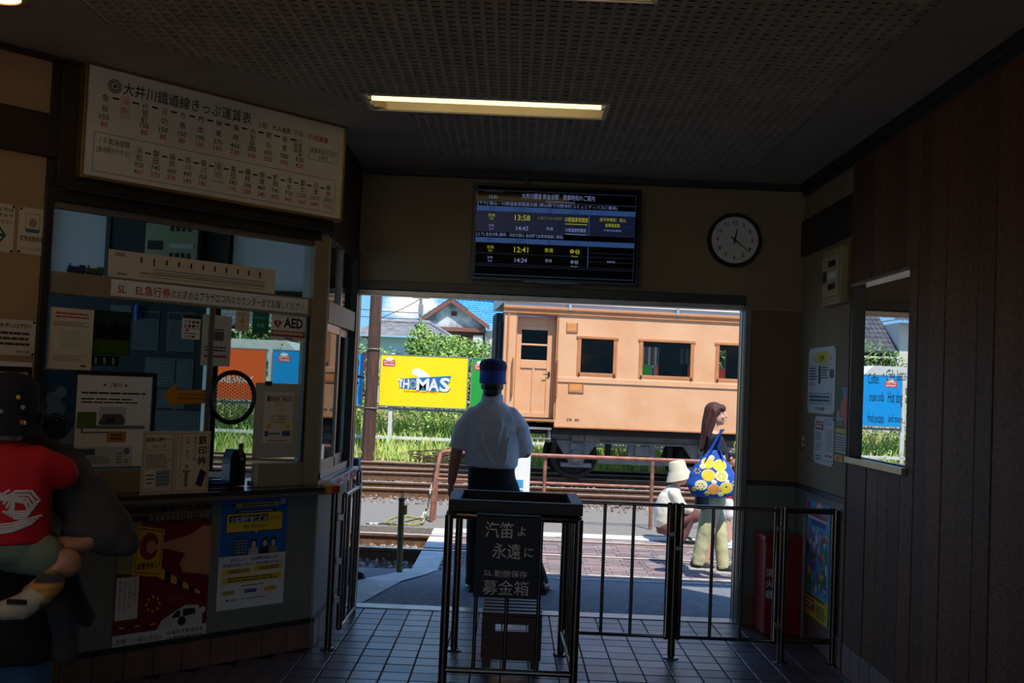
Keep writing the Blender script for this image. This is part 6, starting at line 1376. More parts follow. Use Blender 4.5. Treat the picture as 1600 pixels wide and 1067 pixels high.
for s in (1.31, 3.76):
    for d in (-.80, -1.88):
        t = MB(); t.lathe([(.05, -.12), (.455, -.03), (.455, 0), (.43, .01), (.43, .1), (.36, .1), (.33, .05), (.14, .05), (.12, .13), (.05, .13)], m_udark, 36, T(s, .285, d) ); t.build('wheel', bg)
    t = MB(); t.cyl((s, .285, -2.0), (s, .285, -.6), .07, m_udark, 12); t.build('axle', bg)
    t = MB(); t.prism([(s-.42, .58), (s+.42, .58), (s+.16, .22), (s+.12, .12), (s-.12, .12), (s-.16, .22)], -.60, -.50, m_under); t.lathe([(.13, 0), (.13, .06), (.09, .09)], m_under, 20, T(s, .30, -.5)); t.box(s-.12, .40, -.5, s+.12, .54, -.44, m_under); t.box(s-.28, .08, -.62, s+.30, .16, -.5, m_under); t.box(s-.10, .58, -.5, s+.14, .86, -.44, m_under); t.build('axle_box', bg, bevel=.01)
    t = MB(); t.lathe([(.05, 0), (.05, .012)], m_udark, 16, T(s+.02, .72, -.44)); t.build('cap', bg)
for k in range(2):
    t = MB()
    for j in range(5):
        for r in range(2): t.ball((2.15+.9*k+.06*j, .63+.09*r, -.52), .012, m_under, 6, 4)
    t.build('rivets', bg)
cb('battery_box', [(5.2, .3, -1.2, 6.6, .72, -.4), (7.4, .35, -1.0, 8.4, .72, -.4)], m_udark, .02)
# ================================================================== PEOPLE
def V(*a): return Vector(a)
def remesh(mb, name, voxel, mats, smooth=4, parent=None, M=None, wrinkle=0.0, wscale=.1):
    """fuse the capsules in mb into one continuous smooth surface"""
    o = mb.build('tmp')
    r = o.modifiers.new('r', 'REMESH'); r.mode = 'VOXEL'; r.voxel_size = voxel; r.use_smooth_shade = True
    s = o.modifiers.new('s', 'SMOOTH'); s.factor = .5; s.iterations = smooth
    if wrinkle:
        tx = bpy.data.textures.new('wr', 'CLOUDS'); tx.noise_scale = wscale
        d = o.modifiers.new('d', 'DISPLACE'); d.texture = tx; d.strength = wrinkle; d.mid_level = .5; d.texture_coords = 'LOCAL'
    dg = bpy.context.evaluated_depsgraph_get(); me = bpy.data.meshes.new_from_object(o.evaluated_get(dg)); me.name = name
    me.materials.clear(); me.materials.append(mats)
    old = o.data; bpy.data.objects.remove(o); bpy.data.meshes.remove(old)
    q = bpy.data.objects.new(name, me); COL.objects.link(q)
    if parent is not None: q.parent = parent
    if M is not None: q.matrix_local = M
    for p in me.polygons: p.use_smooth = True
    return q
BM = mat('blob', (128, 128, 128))
def limb(mb, pts, rs, n=14, cap=True):
    """capsule chain; a radius may be (across, depth)"""
    pts = [Vector(p) for p in pts]
    # densify for roundness
    mb.tube(pts, rs, BM, n)
    for p, r in ((pts[0], rs[0]), (pts[-1], rs[-1]))[:2 if cap else 1]:
        rr = r if isinstance(r, (int, float)) else min(r)
        mb.ball(p, rr, BM, 12, 8)
    for p, r in zip(pts[1:-1], rs[1:-1]):
        rr = r if isinstance(r, (int, float)) else min(r)
        mb.ball(p, rr, BM, 12, 8)
def torso(mb, secs, n=20):
    """stack of elliptical sections (x, y, z, rx, ry)"""
    rg = [[(c[0]+c[3]*math.copysign(abs(math.cos(2*PI*j/n))**.85, math.cos(2*PI*j/n)), c[1]+c[4]*math.sin(2*PI*j/n), c[2]) for j in range(n)] for c in secs]
    mb.rings(rg, BM)
def hand_geo(mb, w, fwd, side, up, s=1.0, curl=.5, thumb=1):
    """palm and five bent fingers; fwd towards the fingertips, side towards the thumb, up out of the back"""
    w, fwd, side, up = Vector(w), Vector(fwd).normalized(), Vector(side).normalized(), Vector(up).normalized()
    limb(mb, [w, w+fwd*.035*s, w+fwd*.085*s], [(.024*s, .024*s), (.036*s, .018*s), (.04*s, .015*s)], 10)
    mb.ball(w+fwd*.055*s, .028*s, BM, 10, 6)
    for k, (o, l) in enumerate(((.030, .072), (.010, .082), (-.010, .076), (-.028, .060))):
        b = w+fwd*.082*s+side*o*s; d1 = (fwd*math.cos(curl*.5)-up*math.sin(curl*.5)); d2 = (fwd*math.cos(curl*1.3)-up*math.sin(curl*1.3)); d3 = (fwd*math.cos(curl*2.1)-up*math.sin(curl*2.1))
        p1 = b+d1*l*.45*s; p2 = p1+d2*l*.32*s; p3 = p2+d3*l*.23*s
        limb(mb, [b-fwd*.02*s, b, p1, p2, p3], [.0085*s, .009*s, .0085*s, .0075*s, .0065*s], 8)
    b = w+fwd*.025*s+side*.026*s; p1 = b+(fwd*.7+side*.7).normalized()*.038*s; p2 = p1+(fwd*.9+side*.25-up*.3).normalized()*.032*s
    limb(mb, [b, p1, p2], [.012*s, .0105*s, .008*s], 8)
def head_geo(mb, c, fwd, s=1.0):
    """skull, jaw, nose, ears, neck stub; c = middle of the skull, fwd = where the face looks (horizontal)"""
    c = Vector(c); f = Vector(fwd).normalized(); r = f.cross(V(0, 0, 1)).normalized(); u = r.cross(f)
    R = Matrix((r, f, u)).transposed()
    P_ = lambda x, y, z: c+R @ Vector((x*s, y*s, z*s))
    mb.ball(P_(0, -.012, .02), (.076*s, .098*s, .098*s), BM, 18, 12, R=R)
    mb.ball(P_(0, .022, -.045), (.062*s, .072*s, .078*s), BM, 16, 10, R=R)
    mb.ball(P_(0, .062, -.092), (.03*s, .028*s, .026*s), BM, 12, 8, R=R)
    limb(mb, [P_(0, .088, .012), P_(0, .102, -.012), P_(0, .108, -.03)], [.009*s, .012*s, .014*s], 8)
    mb.ball(P_(0, .09, -.062), (.024*s, .012*s, .008*s), BM, 10, 6, R=R); mb.ball(P_(0, .088, -.074), (.021*s, .011*s, .008*s), BM, 10, 6, R=R)
    mb.ball(P_(0, .078, .03), (.05*s, .02*s, .014*s), BM, 12, 6, R=R)
    for sx in (-1, 1):
        mb.ball(P_(sx*.078, -.012, -.012), (.010*s, .022*s, .034*s), BM, 10, 8, R=R); mb.ball(P_(sx*.04, .068, -.035), (.022*s, .02*s, .022*s), BM, 10, 6, R=R)
    return P_
def eyes(P_, s, parent):
    for sx in (-1, 1):
        t = MB(); t.ball(P_(sx*.031, .083, .008), (.012*s, .008*s, .008*s), P(236, 232, 226), 10, 6); e = t.build('eye', parent); t = MB(); t.ball(P_(sx*.031, .089, .008), (.0055*s, .005*s, .0055*s), P(30, 20, 16), 8, 6); t.build('iris', e)
skin_man = mat('skin_tan', (176, 124, 96), .55, var=.06, scale=9); skin_f = mat('skin_light', (206, 158, 132), .55, var=.05, scale=9)
hair_blk = mat('hair_black', (26, 20, 18), .45, var=.2, scale=30, stretch=(1, 1, .1), bump=.4, bscale=60); hair_brn = mat('hair_brown', (72, 40, 36), .6, spec=.3, var=.3, scale=26, stretch=(1, 1, .08), bump=.5, bscale=60)
shirt_w = mat('white_shirt', (206, 210, 222), .8, var=.04, scale=4, bump=.5, bscale=9, stretch=(1, 1, .5)); navy = mat('navy_cloth', (24, 24, 34), .85, var=.15, scale=7, bump=.2, bscale=20)
cap_blue = mat('cap_blue', (26, 72, 164), .7, var=.08, scale=10); cap_dark = mat('cap_navy_top', (26, 32, 84), .8, var=.08); shoe_blk = mat('black_leather', (20, 20, 22), .3, var=.1)

def cap_geo(o, c, s, f, peak=True):
    """round station-staff cap: blue band, darker domed top, short peak"""
    f = Vector(f).normalized(); r = f.cross(V(0, 0, 1)).normalized(); R = Matrix((r, f, V(0, 0, 1))).transposed().to_4x4(); M = T(*c) @ R
    t = MB(); n = 28
    ring = lambda rx, ry, z, dz=0: [(rx*math.cos(2*PI*j/n), ry*math.sin(2*PI*j/n), z-dz*math.sin(2*PI*j/n)) for j in range(n)]
    t.rings([ring(.092*s, .106*s, -.062*s), ring(.095*s, .109*s, -.057*s), ring(.095*s, .108*s, .035*s)], cap_blue, M=M); t.build('cap_band', o)
    t = MB(); t.rings([ring(.095*s, .108*s, .03*s), ring(.100*s, .113*s, .055*s), ring(.099*s, .112*s, .075*s), ring(.09*s, .102*s, .098*s), ring(.065*s, .075*s, .113*s), ring(.03*s, .04*s, .12*s), ring(.005, .005, .122*s)], cap_dark, M=M); t.build('cap_top', o)
    if peak:
        t = MB(); vs = []
        for j in range(13):
            a = PI*.18+PI*.64*j/12; vs += [(.095*s*math.cos(a), .108*s*math.sin(a), -.03*s), (.115*s*math.cos(a), .165*s*math.sin(a), -.05*s)]
        t.add([v for v in vs]+[(v[0], v[1], v[2]-.004) for v in vs], [(2*j, 2*j+1, 2*j+3, 2*j+2) for j in range(12)]+[(26+2*j, 26+2*j+2, 26+2*j+3, 26+2*j+1) for j in range(12)]+[(2*j+1, 27+2*j, 29+2*j, 2*j+3) for j in range(12)], cap_dark, M); t.build('cap_peak', o)

def shoe(o, heel, toe, w=.045, h=.085, m=shoe_blk, sole=None):
    heel, toe = Vector(heel), Vector(toe); t = MB(); d = toe-heel
    limb(t, [heel+V(0, 0, h*.6), heel+d*.25+V(0, 0, h*.62), heel+d*.6+V(0, 0, h*.42), heel+d*.92+V(0, 0, h*.3)], [w*.85, w*.95, w*1.0, w*.7], 12); t.ball(heel+V(0, 0, h*.8), w*.8, BM, 10, 6)
    a = min(v[2] for v in t.v); 
    for i, v in enumerate(t.v):
        if v[2] < heel.z+.012: t.v[i] = (v[0], v[1], heel.z+.012)
    q = remesh(t, 'shoe', .009, m, 3, o)
    s = MB(); u = V(-d.y, d.x, 0).normalized(); L = d.length; dn = d.normalized(); prof = [(-.045, .03), (-.03, .042), (.1*L/.25, .044), (L*.75, .05), (L*.98, .034), (L*1.08, .0)]
    pts = [heel+dn*a_+u*b_*w/.045 for a_, b_ in prof]+[heel+dn*a_-u*b_*w/.045 for a_, b_ in prof[::-1]]
    s.prism([(p.x, p.y) for p in pts], heel.z, heel.z+.018, sole or m); s.build('sole', q)
    return q

# ---- the guard seen from behind, looking at the coach
def guard():
    g = bpy.data.objects.new
    X = -.10; gz = -.012
    b = MB(); hc = V(-.152, 8.13, 1.555)
    Pn = head_geo(b, hc, (0.06, 1, 0), 1.0)
    limb(b, [V(-.146, 8.12, 1.50), V(-.142, 8.105, 1.36)], [.058, .066])
    sL, sR = V(-.325, 8.12, 1.275), V(.045, 8.12, 1.28)
    eL, wL = V(-.405, 8.10, 1.02), V(-.43, 8.14, .80)
    eR, wR = V(.125, 8.16, 1.045), V(.02, 8.36, 1.08)
    limb(b, [sL, eL, eL.lerp(wL, .35), wL], [.052, .046, .045, .031]); limb(b, [sR, eR, wR], [.052, .043, .03])
    hand_geo(b, wL, (-.12, .10, -1), (.25, 1, .05), (-1, .1, .1), .95, .45); hand_geo(b, wR, (-1, .25, .1), (0, .2, 1), (.2, 1, 0), .95, .8)
    torso(b, [(-.14, 8.12, .95, .14, .09), (-.14, 8.12, 1.2, .15, .095), (-.14, 8.12, 1.32, .13, .075), (-.14, 8.12, 1.38, .07, .06)])
    body = remesh(b, 'person', .0075, skin_man, 3); tag(body, 'guard in white short-sleeved shirt and blue cap seen from behind at the doorway', 'person')
    # shirt: yoke, back, short sleeves, blousing over the belt
    t = MB()
    torso(t, [(-.13, 8.12, .925, .185, .125), (-.13, 8.12, .95, .198, .138), (-.132, 8.12, 1.05, .203, .14), (-.136, 8.12, 1.15, .21, .138), (-.14, 8.118, 1.23, .215, .132), (-.142, 8.115, 1.29, .215, .122), (-.144, 8.11, 1.34, .19, .105), (-.146, 8.108, 1.39, .13, .085), (-.146, 8.108, 1.42, .088, .076)], 28)
    limb(t, [sL+V(.05, 0, .03), V(-.345, 8.12, 1.21), V(-.375, 8.12, 1.05)], [.08, .088, .088], cap=False); limb(t, [sR+V(-.05, 0, .03), V(.065, 8.13, 1.21), eR+V(-.03, .01, .04), V(.06, 8.26, 1.065)], [.082, .085, .084, .078])
    for pts in ([(-.30, 7.99, 1.27), (-.24, 7.972, 1.12), (-.20, 7.975, .98)], [(-.24, 7.98, 1.27), (-.20, 7.970, 1.1), (-.13, 7.972, .96)], [(-.06, 7.98, 1.28), (-.09, 7.970, 1.12), (-.10, 7.972, 1.0)], [(.02, 7.995, 1.26), (-.02, 7.973, 1.1), (-.03, 7.975, .96)], [(-.29, 7.995, 1.08), (-.22, 7.975, 1.0), (-.16, 7.98, .945)], [(.03, 8.0, 1.08), (-.02, 7.978, .99)], [(-.33, 8.03, 1.2), (-.36, 8.03, 1.12)], [(.06, 8.03, 1.2), (.09, 8.05, 1.12)]):
        t.tube(pts, [.004]+[.014]*(len(pts)-2)+[.005], BM, 8)
    remesh(t, 'shirt', .009, shirt_w, 2, body, wrinkle=.016, wscale=.07)
    t = MB(); n = 24; ring = lambda r, ry, z, o=0: [(-.147+r*math.cos(2*PI*j/n), 8.112+ry*math.sin(2*PI*j/n)+o, z+.012*math.sin(2*PI*j/n)*-1) for j in range(n)]
    t.rings([ring(.092, .084, 1.38), ring(.088, .082, 1.42), ring(.080, .076, 1.475), ring(.075, .071, 1.477), ring(.082, .076, 1.38)], shirt_w, caps=False); t.build('collar', body)
    t = MB()   # trousers
    torso(t, [(-.13, 8.13, .95, .172, .118), (-.13, 8.13, .88, .18, .128), (-.12, 8.13, .80, .188, .135), (-.11, 8.13, .74, .18, .125)], 24)
    limb(t, [V(-.205, 8.13, .78), V(-.222, 8.12, .45), V(-.225, 8.13, .04)], [.10, .08, .07], cap=False); limb(t, [V(-.02, 8.13, .78), V(.13, 8.14, .44), V(.275, 8.15, .045)], [.10, .08, .07], cap=False)
    remesh(t, 'trousers', .012, navy, 3, body, wrinkle=.012, wscale=.12)
    t = MB(); t.rings([[(-.13+.178*k*math.cos(2*PI*j/28), 8.13+.124*k*math.sin(2*PI*j/28), z) for j in range(28)] for k, z in ((1, .925), (1.02, .93), (1.02, .95), (1, .955))], shoe_blk); t.build('belt', body)
    shoe(body, (-.225, 8.09, gz), (-.25, 8.34, gz)); shoe(body, (.285, 8.10, gz), (.33, 8.34, gz))
    t = MB(); t.ball(hc+V(0, -.018, .005), (.086, .100, .094), hair_blk, 18, 12); t.ball(hc+V(0, -.045, -.06), (.07, .06, .075), hair_blk, 14, 8); t.ball(hc+V(0, -.05, -.10), (.058, .045, .05), hair_blk, 12, 8); t.build('hair', body)
    cap_geo(body, hc+V(.0, -.005, .068), 1.06, (.06, 1, 0))
    eyes(Pn, 1.0, body)
guard()

# ---- second staff member beside the doorway, facing right, mostly hidden by the frame
def staff2():
    b = MB(); x0, y0 = -1.335, 8.3; hc = V(x0+.02, y0, 1.545)
    Pn = head_geo(b, hc, (1, 0, 0)); limb(b, [hc+V(-.03, 0, -.09), hc+V(-.05, 0, -.20)], [.055, .06])
    sF, eF, wF = V(x0-.02, y0-.19, 1.27), V(x0-.0, y0-.22, 1.0), V(x0+.085, y0-.22, .76)
    sB, eB, wB = V(x0-.02, y0+.19, 1.27), V(x0, y0+.22, 1.0), V(x0+.06, y0+.22, .78)
    for s_, e_, w_ in ((sF, eF, wF), (sB, eB, wB)):
        limb(b, [s_, e_, w_], [.05, .042, .03]); hand_geo(b, w_, (.25, 0, -1), (1, 0, .2), (0, -1, 0), .95, .5)
    torso(b, [(x0-.03, y0, .95, .10, .14), (x0-.03, y0, 1.2, .11, .16), (x0-.04, y0, 1.33, .08, .13), (x0-.04, y0, 1.4, .05, .06)])
    body = remesh(b, 'person', .009, skin_man, 3); tag(body, 'railway worker in blue cap standing half hidden behind the left door frame', 'person')
    t = MB(); torso(t, [(x0-.02, y0, .9, .135, .18), (x0-.02, y0, 1.0, .15, .19), (x0-.02, y0, 1.2, .145, .2), (x0-.03, y0, 1.3, .11, .17), (x0-.04, y0, 1.37, .075, .085)], 24)
    for s_, e_ in ((sF, eF), (sB, eB)): limb(t, [s_, s_.lerp(e_, .5), s_.lerp(e_, .9)], [.075, .08, .076])
    remesh(t, 'shirt', .012, mat('pale_blue_shirt', (150, 180, 216), .8, var=.05, bump=.4, bscale=10), 3, body, wrinkle=.014, wscale=.08)
    t = MB(); torso(t, [(x0-.02, y0, .93, .125, .165), (x0-.02, y0, .8, .135, .175), (x0-.02, y0, .72, .12, .16)]); limb(t, [V(x0-.02, y0-.09, .78), V(x0, y0-.10, .45), V(x0-.01, y0-.10, .07)], [.095, .075, .06]); limb(t, [V(x0-.02, y0+.09, .78), V(x0+.04, y0+.10, .45), V(x0+.06, y0+.10, .07)], [.095, .075, .06])
    remesh(t, 'trousers', .012, navy, 3, body, wrinkle=.01, wscale=.12)
    shoe(body, (x0-.06, y0-.10, -.01), (x0+.18, y0-.13, -.01), m=mat('blue_black_leather', (30, 40, 56), .25, var=.1)); shoe(body, (x0+.0, y0+.10, -.01), (x0+.23, y0+.12, -.01), m=MATS['blue_black_leather'])
    t = MB(); t.ball(hc+V(-.02, 0, .005), (.098, .083, .094), hair_blk, 16, 10); t.build('hair', body)
    cap_geo(body, hc+V(0, 0, .07), 1.02, (1, 0, 0)); eyes(Pn, 1.0, body)
    t = MB(); t.box(x0+.10, y0-.17, .86, x0+.19, y0-.02, .945, mat('blue_pouch', (50, 90, 140), .6, var=.1)); t.build('pouch', body, bevel=.01)
staff2()

# ---- woman in profile with the lemon bag
def woman():
    X, Y, gz = 1.985, 10.35, -.152
    b = MB(); hc = V(1.985, Y, 1.365); Pn = head_geo(b, hc, (1, -.12, 0), .93)
    limb(b, [V(1.965, Y, 1.28), V(1.955, Y, 1.16)], [.043, .048])
    sN, eN, wN = V(1.985, Y-.16, 1.10), V(2.035, Y-.19, .885), V(2.13, Y-.19, .69)
    sF, eF, wF = V(1.985, Y+.16, 1.10), V(2.04, Y+.2, .87), V(2.16, Y+.18, .70)
    for s_, e_, w_ in ((sN, eN, wN), (sF, eF, wF)):
        limb(b, [s_, e_, w_], [.042, .034, .024]); hand_geo(b, w_, (.25, 0, -1), (1, 0, .3), (0, -1, 0), .85, .55)
    torso(b, [(1.98, Y, .62, .09, .15), (1.985, Y, .8, .085, .125), (1.99, Y, .95, .10, .14), (1.98, Y, 1.1, .075, .14), (1.965, Y, 1.19, .045, .06)])
    for dx, dy, gx in ((-.06, -.08, 0), (.10, .06, 0)): limb(b, [V(1.98, Y+dy, .5), V(1.98+dx*.6, Y+dy, .2), V(1.98+dx*1.2, Y+dy, -.08)], [.07, .05, .036])
    body = remesh(b, 'person', .0075, skin_f, 3); tag(body, 'long-haired woman in black top and wide pale trousers walking right', 'person')
    t = MB(); torso(t, [(1.985, Y, .60, .105, .165), (1.985, Y, .75, .10, .145), (1.995, Y, .95, .12, .155), (1.985, Y, 1.06, .105, .165), (1.975, Y, 1.13, .085, .15), (1.968, Y, 1.175, .055, .075)], 24)
    for s_, e_ in ((sN, eN), (sF, eF)): limb(t, [s_+V(0, 0, .01), s_.lerp(e_, .42)], [.058, .056])
    remesh(t, 'top', .010, mat('black_tshirt', (26, 24, 28), .85, var=.12), 3, body, wrinkle=.010, wscale=.07)
    t = MB(); torso(t, [(1.985, Y, .68, .10, .155), (1.985, Y, .60, .115, .17), (1.98, Y, .50, .125, .175)])
    limb(t, [V(1.955, Y-.085, .55), V(1.89, Y-.095, .22), V(1.84, Y-.10, -.085)], [.095, .07, .066], cap=False); limb(t, [V(2.01, Y+.06, .55), V(2.06, Y-.02, .22), V(2.095, Y-.06, -.115)], [.095, .068, .06], cap=False)
    remesh(t, 'trousers', .011, mat('pale_olive_cloth', (184, 180, 138), .85, var=.06, scale=3, bump=.4, bscale=8, stretch=(1, 1, .3)), 3, body, wrinkle=.016, wscale=.1)
    blk = mat('canvas_black', (34, 32, 36), .8, var=.1); wh = P(210, 206, 200)
    shoe(body, (1.80, Y-.10, gz+.03), (1.99, Y-.12, gz+.02), .042, .08, blk, wh); shoe(body, (2.06, Y-.06, gz), (2.24, Y-.08, gz), .042, .08, blk, wh)
    # hair: cap over the skull plus a long fall down the back
    t = MB(); t.ball(hc+V(-.022, 0, .026), (.094, .080, .088), BM, 18, 12); t.ball(hc+V(.045, -.012, .052), (.05, .062, .042), BM, 12, 8)
    limb(t, [hc+V(-.06, 0, .02), hc+V(-.085, 0, -.1), hc+V(-.105, 0, -.25), hc+V(-.135, -.02, -.36)], [(.07, .055), (.075, .05), (.075, .036), (.045, .018)], 14); limb(t, [hc+V(-.02, -.066, .02), hc+V(-.045, -.07, -.1), hc+V(-.08, -.08, -.22)], [.03, .03, .02]); limb(t, [hc+V(-.02, .066, .02), hc+V(-.045, .07, -.1), hc+V(-.08, .08, -.22)], [.03, .03, .02])
    remesh(t, 'hair', .008, hair_brn, 3, body); eyes(Pn, .93, body)
woman()
def bag():
    o = empty('lemon_tote', loc=(1.925, 10.10, .79)); o.scale = (1.18, 1.1, 1.12); tag(o, 'blue tote bag printed with yellow lemons on the woman\'s shoulder', 'bag')
    t = MB(); torso(t, [(0, 0, -.19, .10, .03), (0, 0, -.165, .17, .055), (0, 0, -.09, .205, .075), (0, 0, .0, .185, .07), (.0, 0, .08, .14, .055), (.005, 0, .15, .085, .035), (.01, 0, .21, .045, .02)], 24); mb_ = mat('bag_blue', (20, 78, 176), .7, var=.1, scale=8, bump=.3, bscale=14)
    body = remesh(t, 'bag_body', .011, mb_, 3, o, wrinkle=.012, wscale=.07)
    ye, pal, wt, org = P(236, 206, 50), P(236, 228, 150), P(232, 230, 206), P(224, 150, 60)
    bm = bmesh.new(); bm.from_mesh(body.data); from mathutils.bvhtree import BVHTree; bv = BVHTree.FromBMesh(bm)
    rnd = random.Random(5); t = MB()
    for k, (x, z, r, mm) in enumerate(((-.05, .10, .045, ye), (.045, .085, .05, ye), (-.13, .03, .04, pal), (-.045, .0, .05, ye), (.06, .0, .048, pal), (.145, .03, .04, org), (-.10, -.085, .045, wt), (.0, -.115, .045, org), (.10, -.10, .05, ye), (.165, -.06, .035, pal), (-.02, .145, .022, wt), (.115, .07, .028, ye), (-.18, -.03, .028, ye), (.0, -.055, .02, wt), (-.09, .07, .022, wt), (.105, -.045, .018, wt), (-.05, -.15, .02, ye), (.06, -.155, .022, pal), (-.15, -.12, .02, ye))):
        for sgn in (-1, 1):
            for ring, mat_ in ((1.12, wt), (1.0, mm)):
                pts = []
                for j in range(14):
                    a = 2*PI*j/14; q = Vector((x+r*ring*math.cos(a), sgn*.5, z+r*ring*.92*math.sin(a))); hit = bv.ray_cast(q, Vector((0, -sgn, 0)))
                    if hit[0] is None: pts = None; break
                    pts.append(hit[0]+Vector((0, sgn*(.003 if ring > 1.05 else .0045), 0)))
                if pts: 
                    c = sum(pts, Vector())/len(pts); c = c+Vector((0, sgn*.002, 0)); n = len(pts); t.add(pts+[c], [(j, (j+1) % n, n) for j in range(n)], mat_)
            if mm in (pal, wt):
                for j in range(6):
                    a = PI*j/3; hit = bv.ray_cast(Vector((x+r*.5*math.cos(a), sgn*.5, z+r*.46*math.sin(a))), Vector((0, -sgn, 0)))
                    if hit[0] is not None: t.ball(hit[0]+Vector((0, sgn*.006, 0)), (r*.17, .001, r*.17), ye, 8, 4)
    bm.free(); t.build('lemon_print', o)
    for y in (-.03, .03):
        t = MB(); t.tube([(-.075, y, .10), (-.03, y-.01, .20), (.04, y*.5-.03, .35), (.062, -.08, .385), (.05, -.02, .38), (.035, y, .24), (.07, y, .12)], (.016), mb_, 8, flat=.35); t.build('strap', o)
    bb_ = MB(); torso(bb_, [(0, 0, -.1, .06, .03), (0, 0, -.07, .085, .05), (0, 0, .06, .08, .045), (0, 0, .1, .05, .03)]); q = remesh(bb_, 'black_handbag', .012, mat('black_bag_leather', (26, 24, 26), .4, var=.1), 3); q.location = (1.865, 10.22, .55); tag(q, 'small black handbag hanging below the lemon tote', 'bag')
bag()

# ---- crouching person in sun hat and cream jacket, back to the camera-left
def crouch():
    Y, gz = 12.6, -.2; cream = mat('cream_jacket', (214, 208, 190), .85, var=.05, bump=.4, bscale=9); b = MB(); hc = V(2.015, Y, .585); Pn = head_geo(b, hc, (.9, .25, 0), .95)
    limb(b, [hc+V(-.03, 0, -.09), hc+V(-.07, 0, -.16)], [.045, .05])
    for sy in (-1, 1): limb(b, [V(1.93, Y+.16*sy, .40), V(2.04, Y+.2*sy, .22), V(2.2, Y+.1*sy, .16)], [.045, .038, .027]); hand_geo(b, V(2.2, Y+.1*sy, .16), (1, -.2*sy, -.1), (0, -sy, .2), (0, 0, 1), .85, .8)
    torso(b, [(1.86, Y, .06, .12, .14), (1.87, Y, .25, .11, .14), (1.92, Y, .4, .09, .13), (1.95, Y, .46, .05, .06)])
    body = remesh(b, 'person', .009, skin_f, 3); tag(body, 'person in beige sun hat crouching on the island platform edge', 'person')
    t = MB(); torso(t, [(1.86, Y, -.02, .12, .16), (1.855, Y, .05, .135, .18), (1.865, Y, .2, .14, .185), (1.91, Y, .35, .125, .175), (1.94, Y, .42, .09, .14), (1.96, Y, .47, .055, .065)], 24)
    for sy in (-1, 1): limb(t, [V(1.93, Y+.15*sy, .38), V(2.03, Y+.19*sy, .23), V(2.13, Y+.13*sy, .18)], [.07, .062, .052])
    remesh(t, 'jacket', .011, cream, 3, body, wrinkle=.014, wscale=.08)
    t = MB()
    for sy in (-1, 1): limb(t, [V(1.88, Y+.1*sy, -.02), V(2.18, Y+.13*sy, .13), V(2.05, Y+.12*sy, -.13)], [.10, .08, .06])
    torso(t, [(1.87, Y, -.10, .10, .13), (1.87, Y, .03, .13, .17), (1.87, Y, .1, .12, .16)]); remesh(t, 'trousers', .011, mat('maroon_trousers', (104, 62, 62), .85, var=.1), 3, body, wrinkle=.01, wscale=.1)
    for sy in (-1, 1): shoe(body, (2.0, Y+.12*sy, gz), (2.2, Y+.13*sy, gz), .04, .07, shoe_blk)
    t = MB(); n = 24; R = Matrix.Rotation(-.25, 4, 'Y'); ring = lambda r, z: [(r*math.cos(2*PI*j/n), r*.95*math.sin(2*PI*j/n), z) for j in range(n)]
    t.rings([ring(.168, -.105), ring(.158, -.085), ring(.118, -.005), ring(.108, .01), ring(.1, .09), ring(.082, .112), ring(.02, .118), ring(.005, .118)], mat('beige_hat', (196, 190, 164), .85, var=.06, bump=.3, bscale=14), M=T(hc.x-.02, Y, hc.z+.055) @ R, caps=False); t.build('sun_hat', body)
    t = MB(); t.ball(hc+V(-.02, 0, .0), (.085, .078, .09), hair_blk, 14, 10); t.build('hair', body); eyes(Pn, .95, body)
crouch()

# ---- child in red shirt
def child(x, y, gz):
    b = MB(); hc = V(x, y, .835); Pn = head_geo(b, hc, (1, -.1, 0), .86); limb(b, [hc+V(-.02, 0, -.08), hc+V(-.03, 0, -.14)], [.032, .036])
    for sy in (-1, 1):
        limb(b, [V(x-.03, y+.11*sy, .66), V(x-.01, y+.135*sy, .52), V(x+.04, y+.13*sy, .40)], [.032, .027, .02]); hand_geo(b, V(x+.04, y+.13*sy, .40), (.3, 0, -1), (1, 0, .2), (0, -1, 0), .65, .5)
        limb(b, [V(x-.02, y+.06*sy, .33), V(x-.02+.02*sy, y+.06*sy, .08), V(x-.02+.03*sy, y+.06*sy, -.15)], [.055, .042, .03])
    torso(b, [(x-.03, y, .33, .07, .10), (x-.03, y, .5, .075, .1), (x-.03, y, .64, .065, .1), (x-.03, y, .70, .035, .045)])
    body = remesh(b, 'person', .008, skin_f, 3); tag(body, 'small child in red shirt and white shorts by the right door frame', 'person')
    t = MB(); torso(t, [(x-.03, y, .36, .09, .12), (x-.03, y, .5, .09, .12), (x-.03, y, .63, .08, .12), (x-.03, y, .69, .045, .055)], 20)
    for sy in (-1, 1): limb(t, [V(x-.03, y+.1*sy, .65), V(x-.015, y+.13*sy, .56)], [.048, .048])
    remesh(t, 'shirt', .010, mat('red_tshirt', (208, 34, 44), .8, var=.08), 3, body, wrinkle=.008, wscale=.06)
    t = MB(); torso(t, [(x-.03, y, .40, .085, .115), (x-.03, y, .3, .095, .12)])
    for sy in (-1, 1): limb(t, [V(x-.025, y+.06*sy, .32), V(x-.02, y+.065*sy, .18)], [.068, .068])
    remesh(t, 'shorts', .010, mat('white_shorts', (224, 222, 220), .8, var=.06), 3, body)
    for sy in (-1, 1): shoe(body, (x-.05+.03*sy, y+.06*sy, gz), (x+.08+.03*sy, y+.06*sy, gz), .03, .06, mat('pale_blue_trainers', (176, 200, 226), .6, var=.1), P(230, 230, 230))
    t = MB(); t.ball(hc+V(-.018, 0, .02), (.086, .074, .082), BM, 16, 10); t.ball(hc+V(.03, 0, .05), (.05, .06, .035), BM, 12, 8); remesh(t, 'hair', .008, hair_blk, 2, body); eyes(Pn, .86, body)
child(2.575, 12.4, -.2)

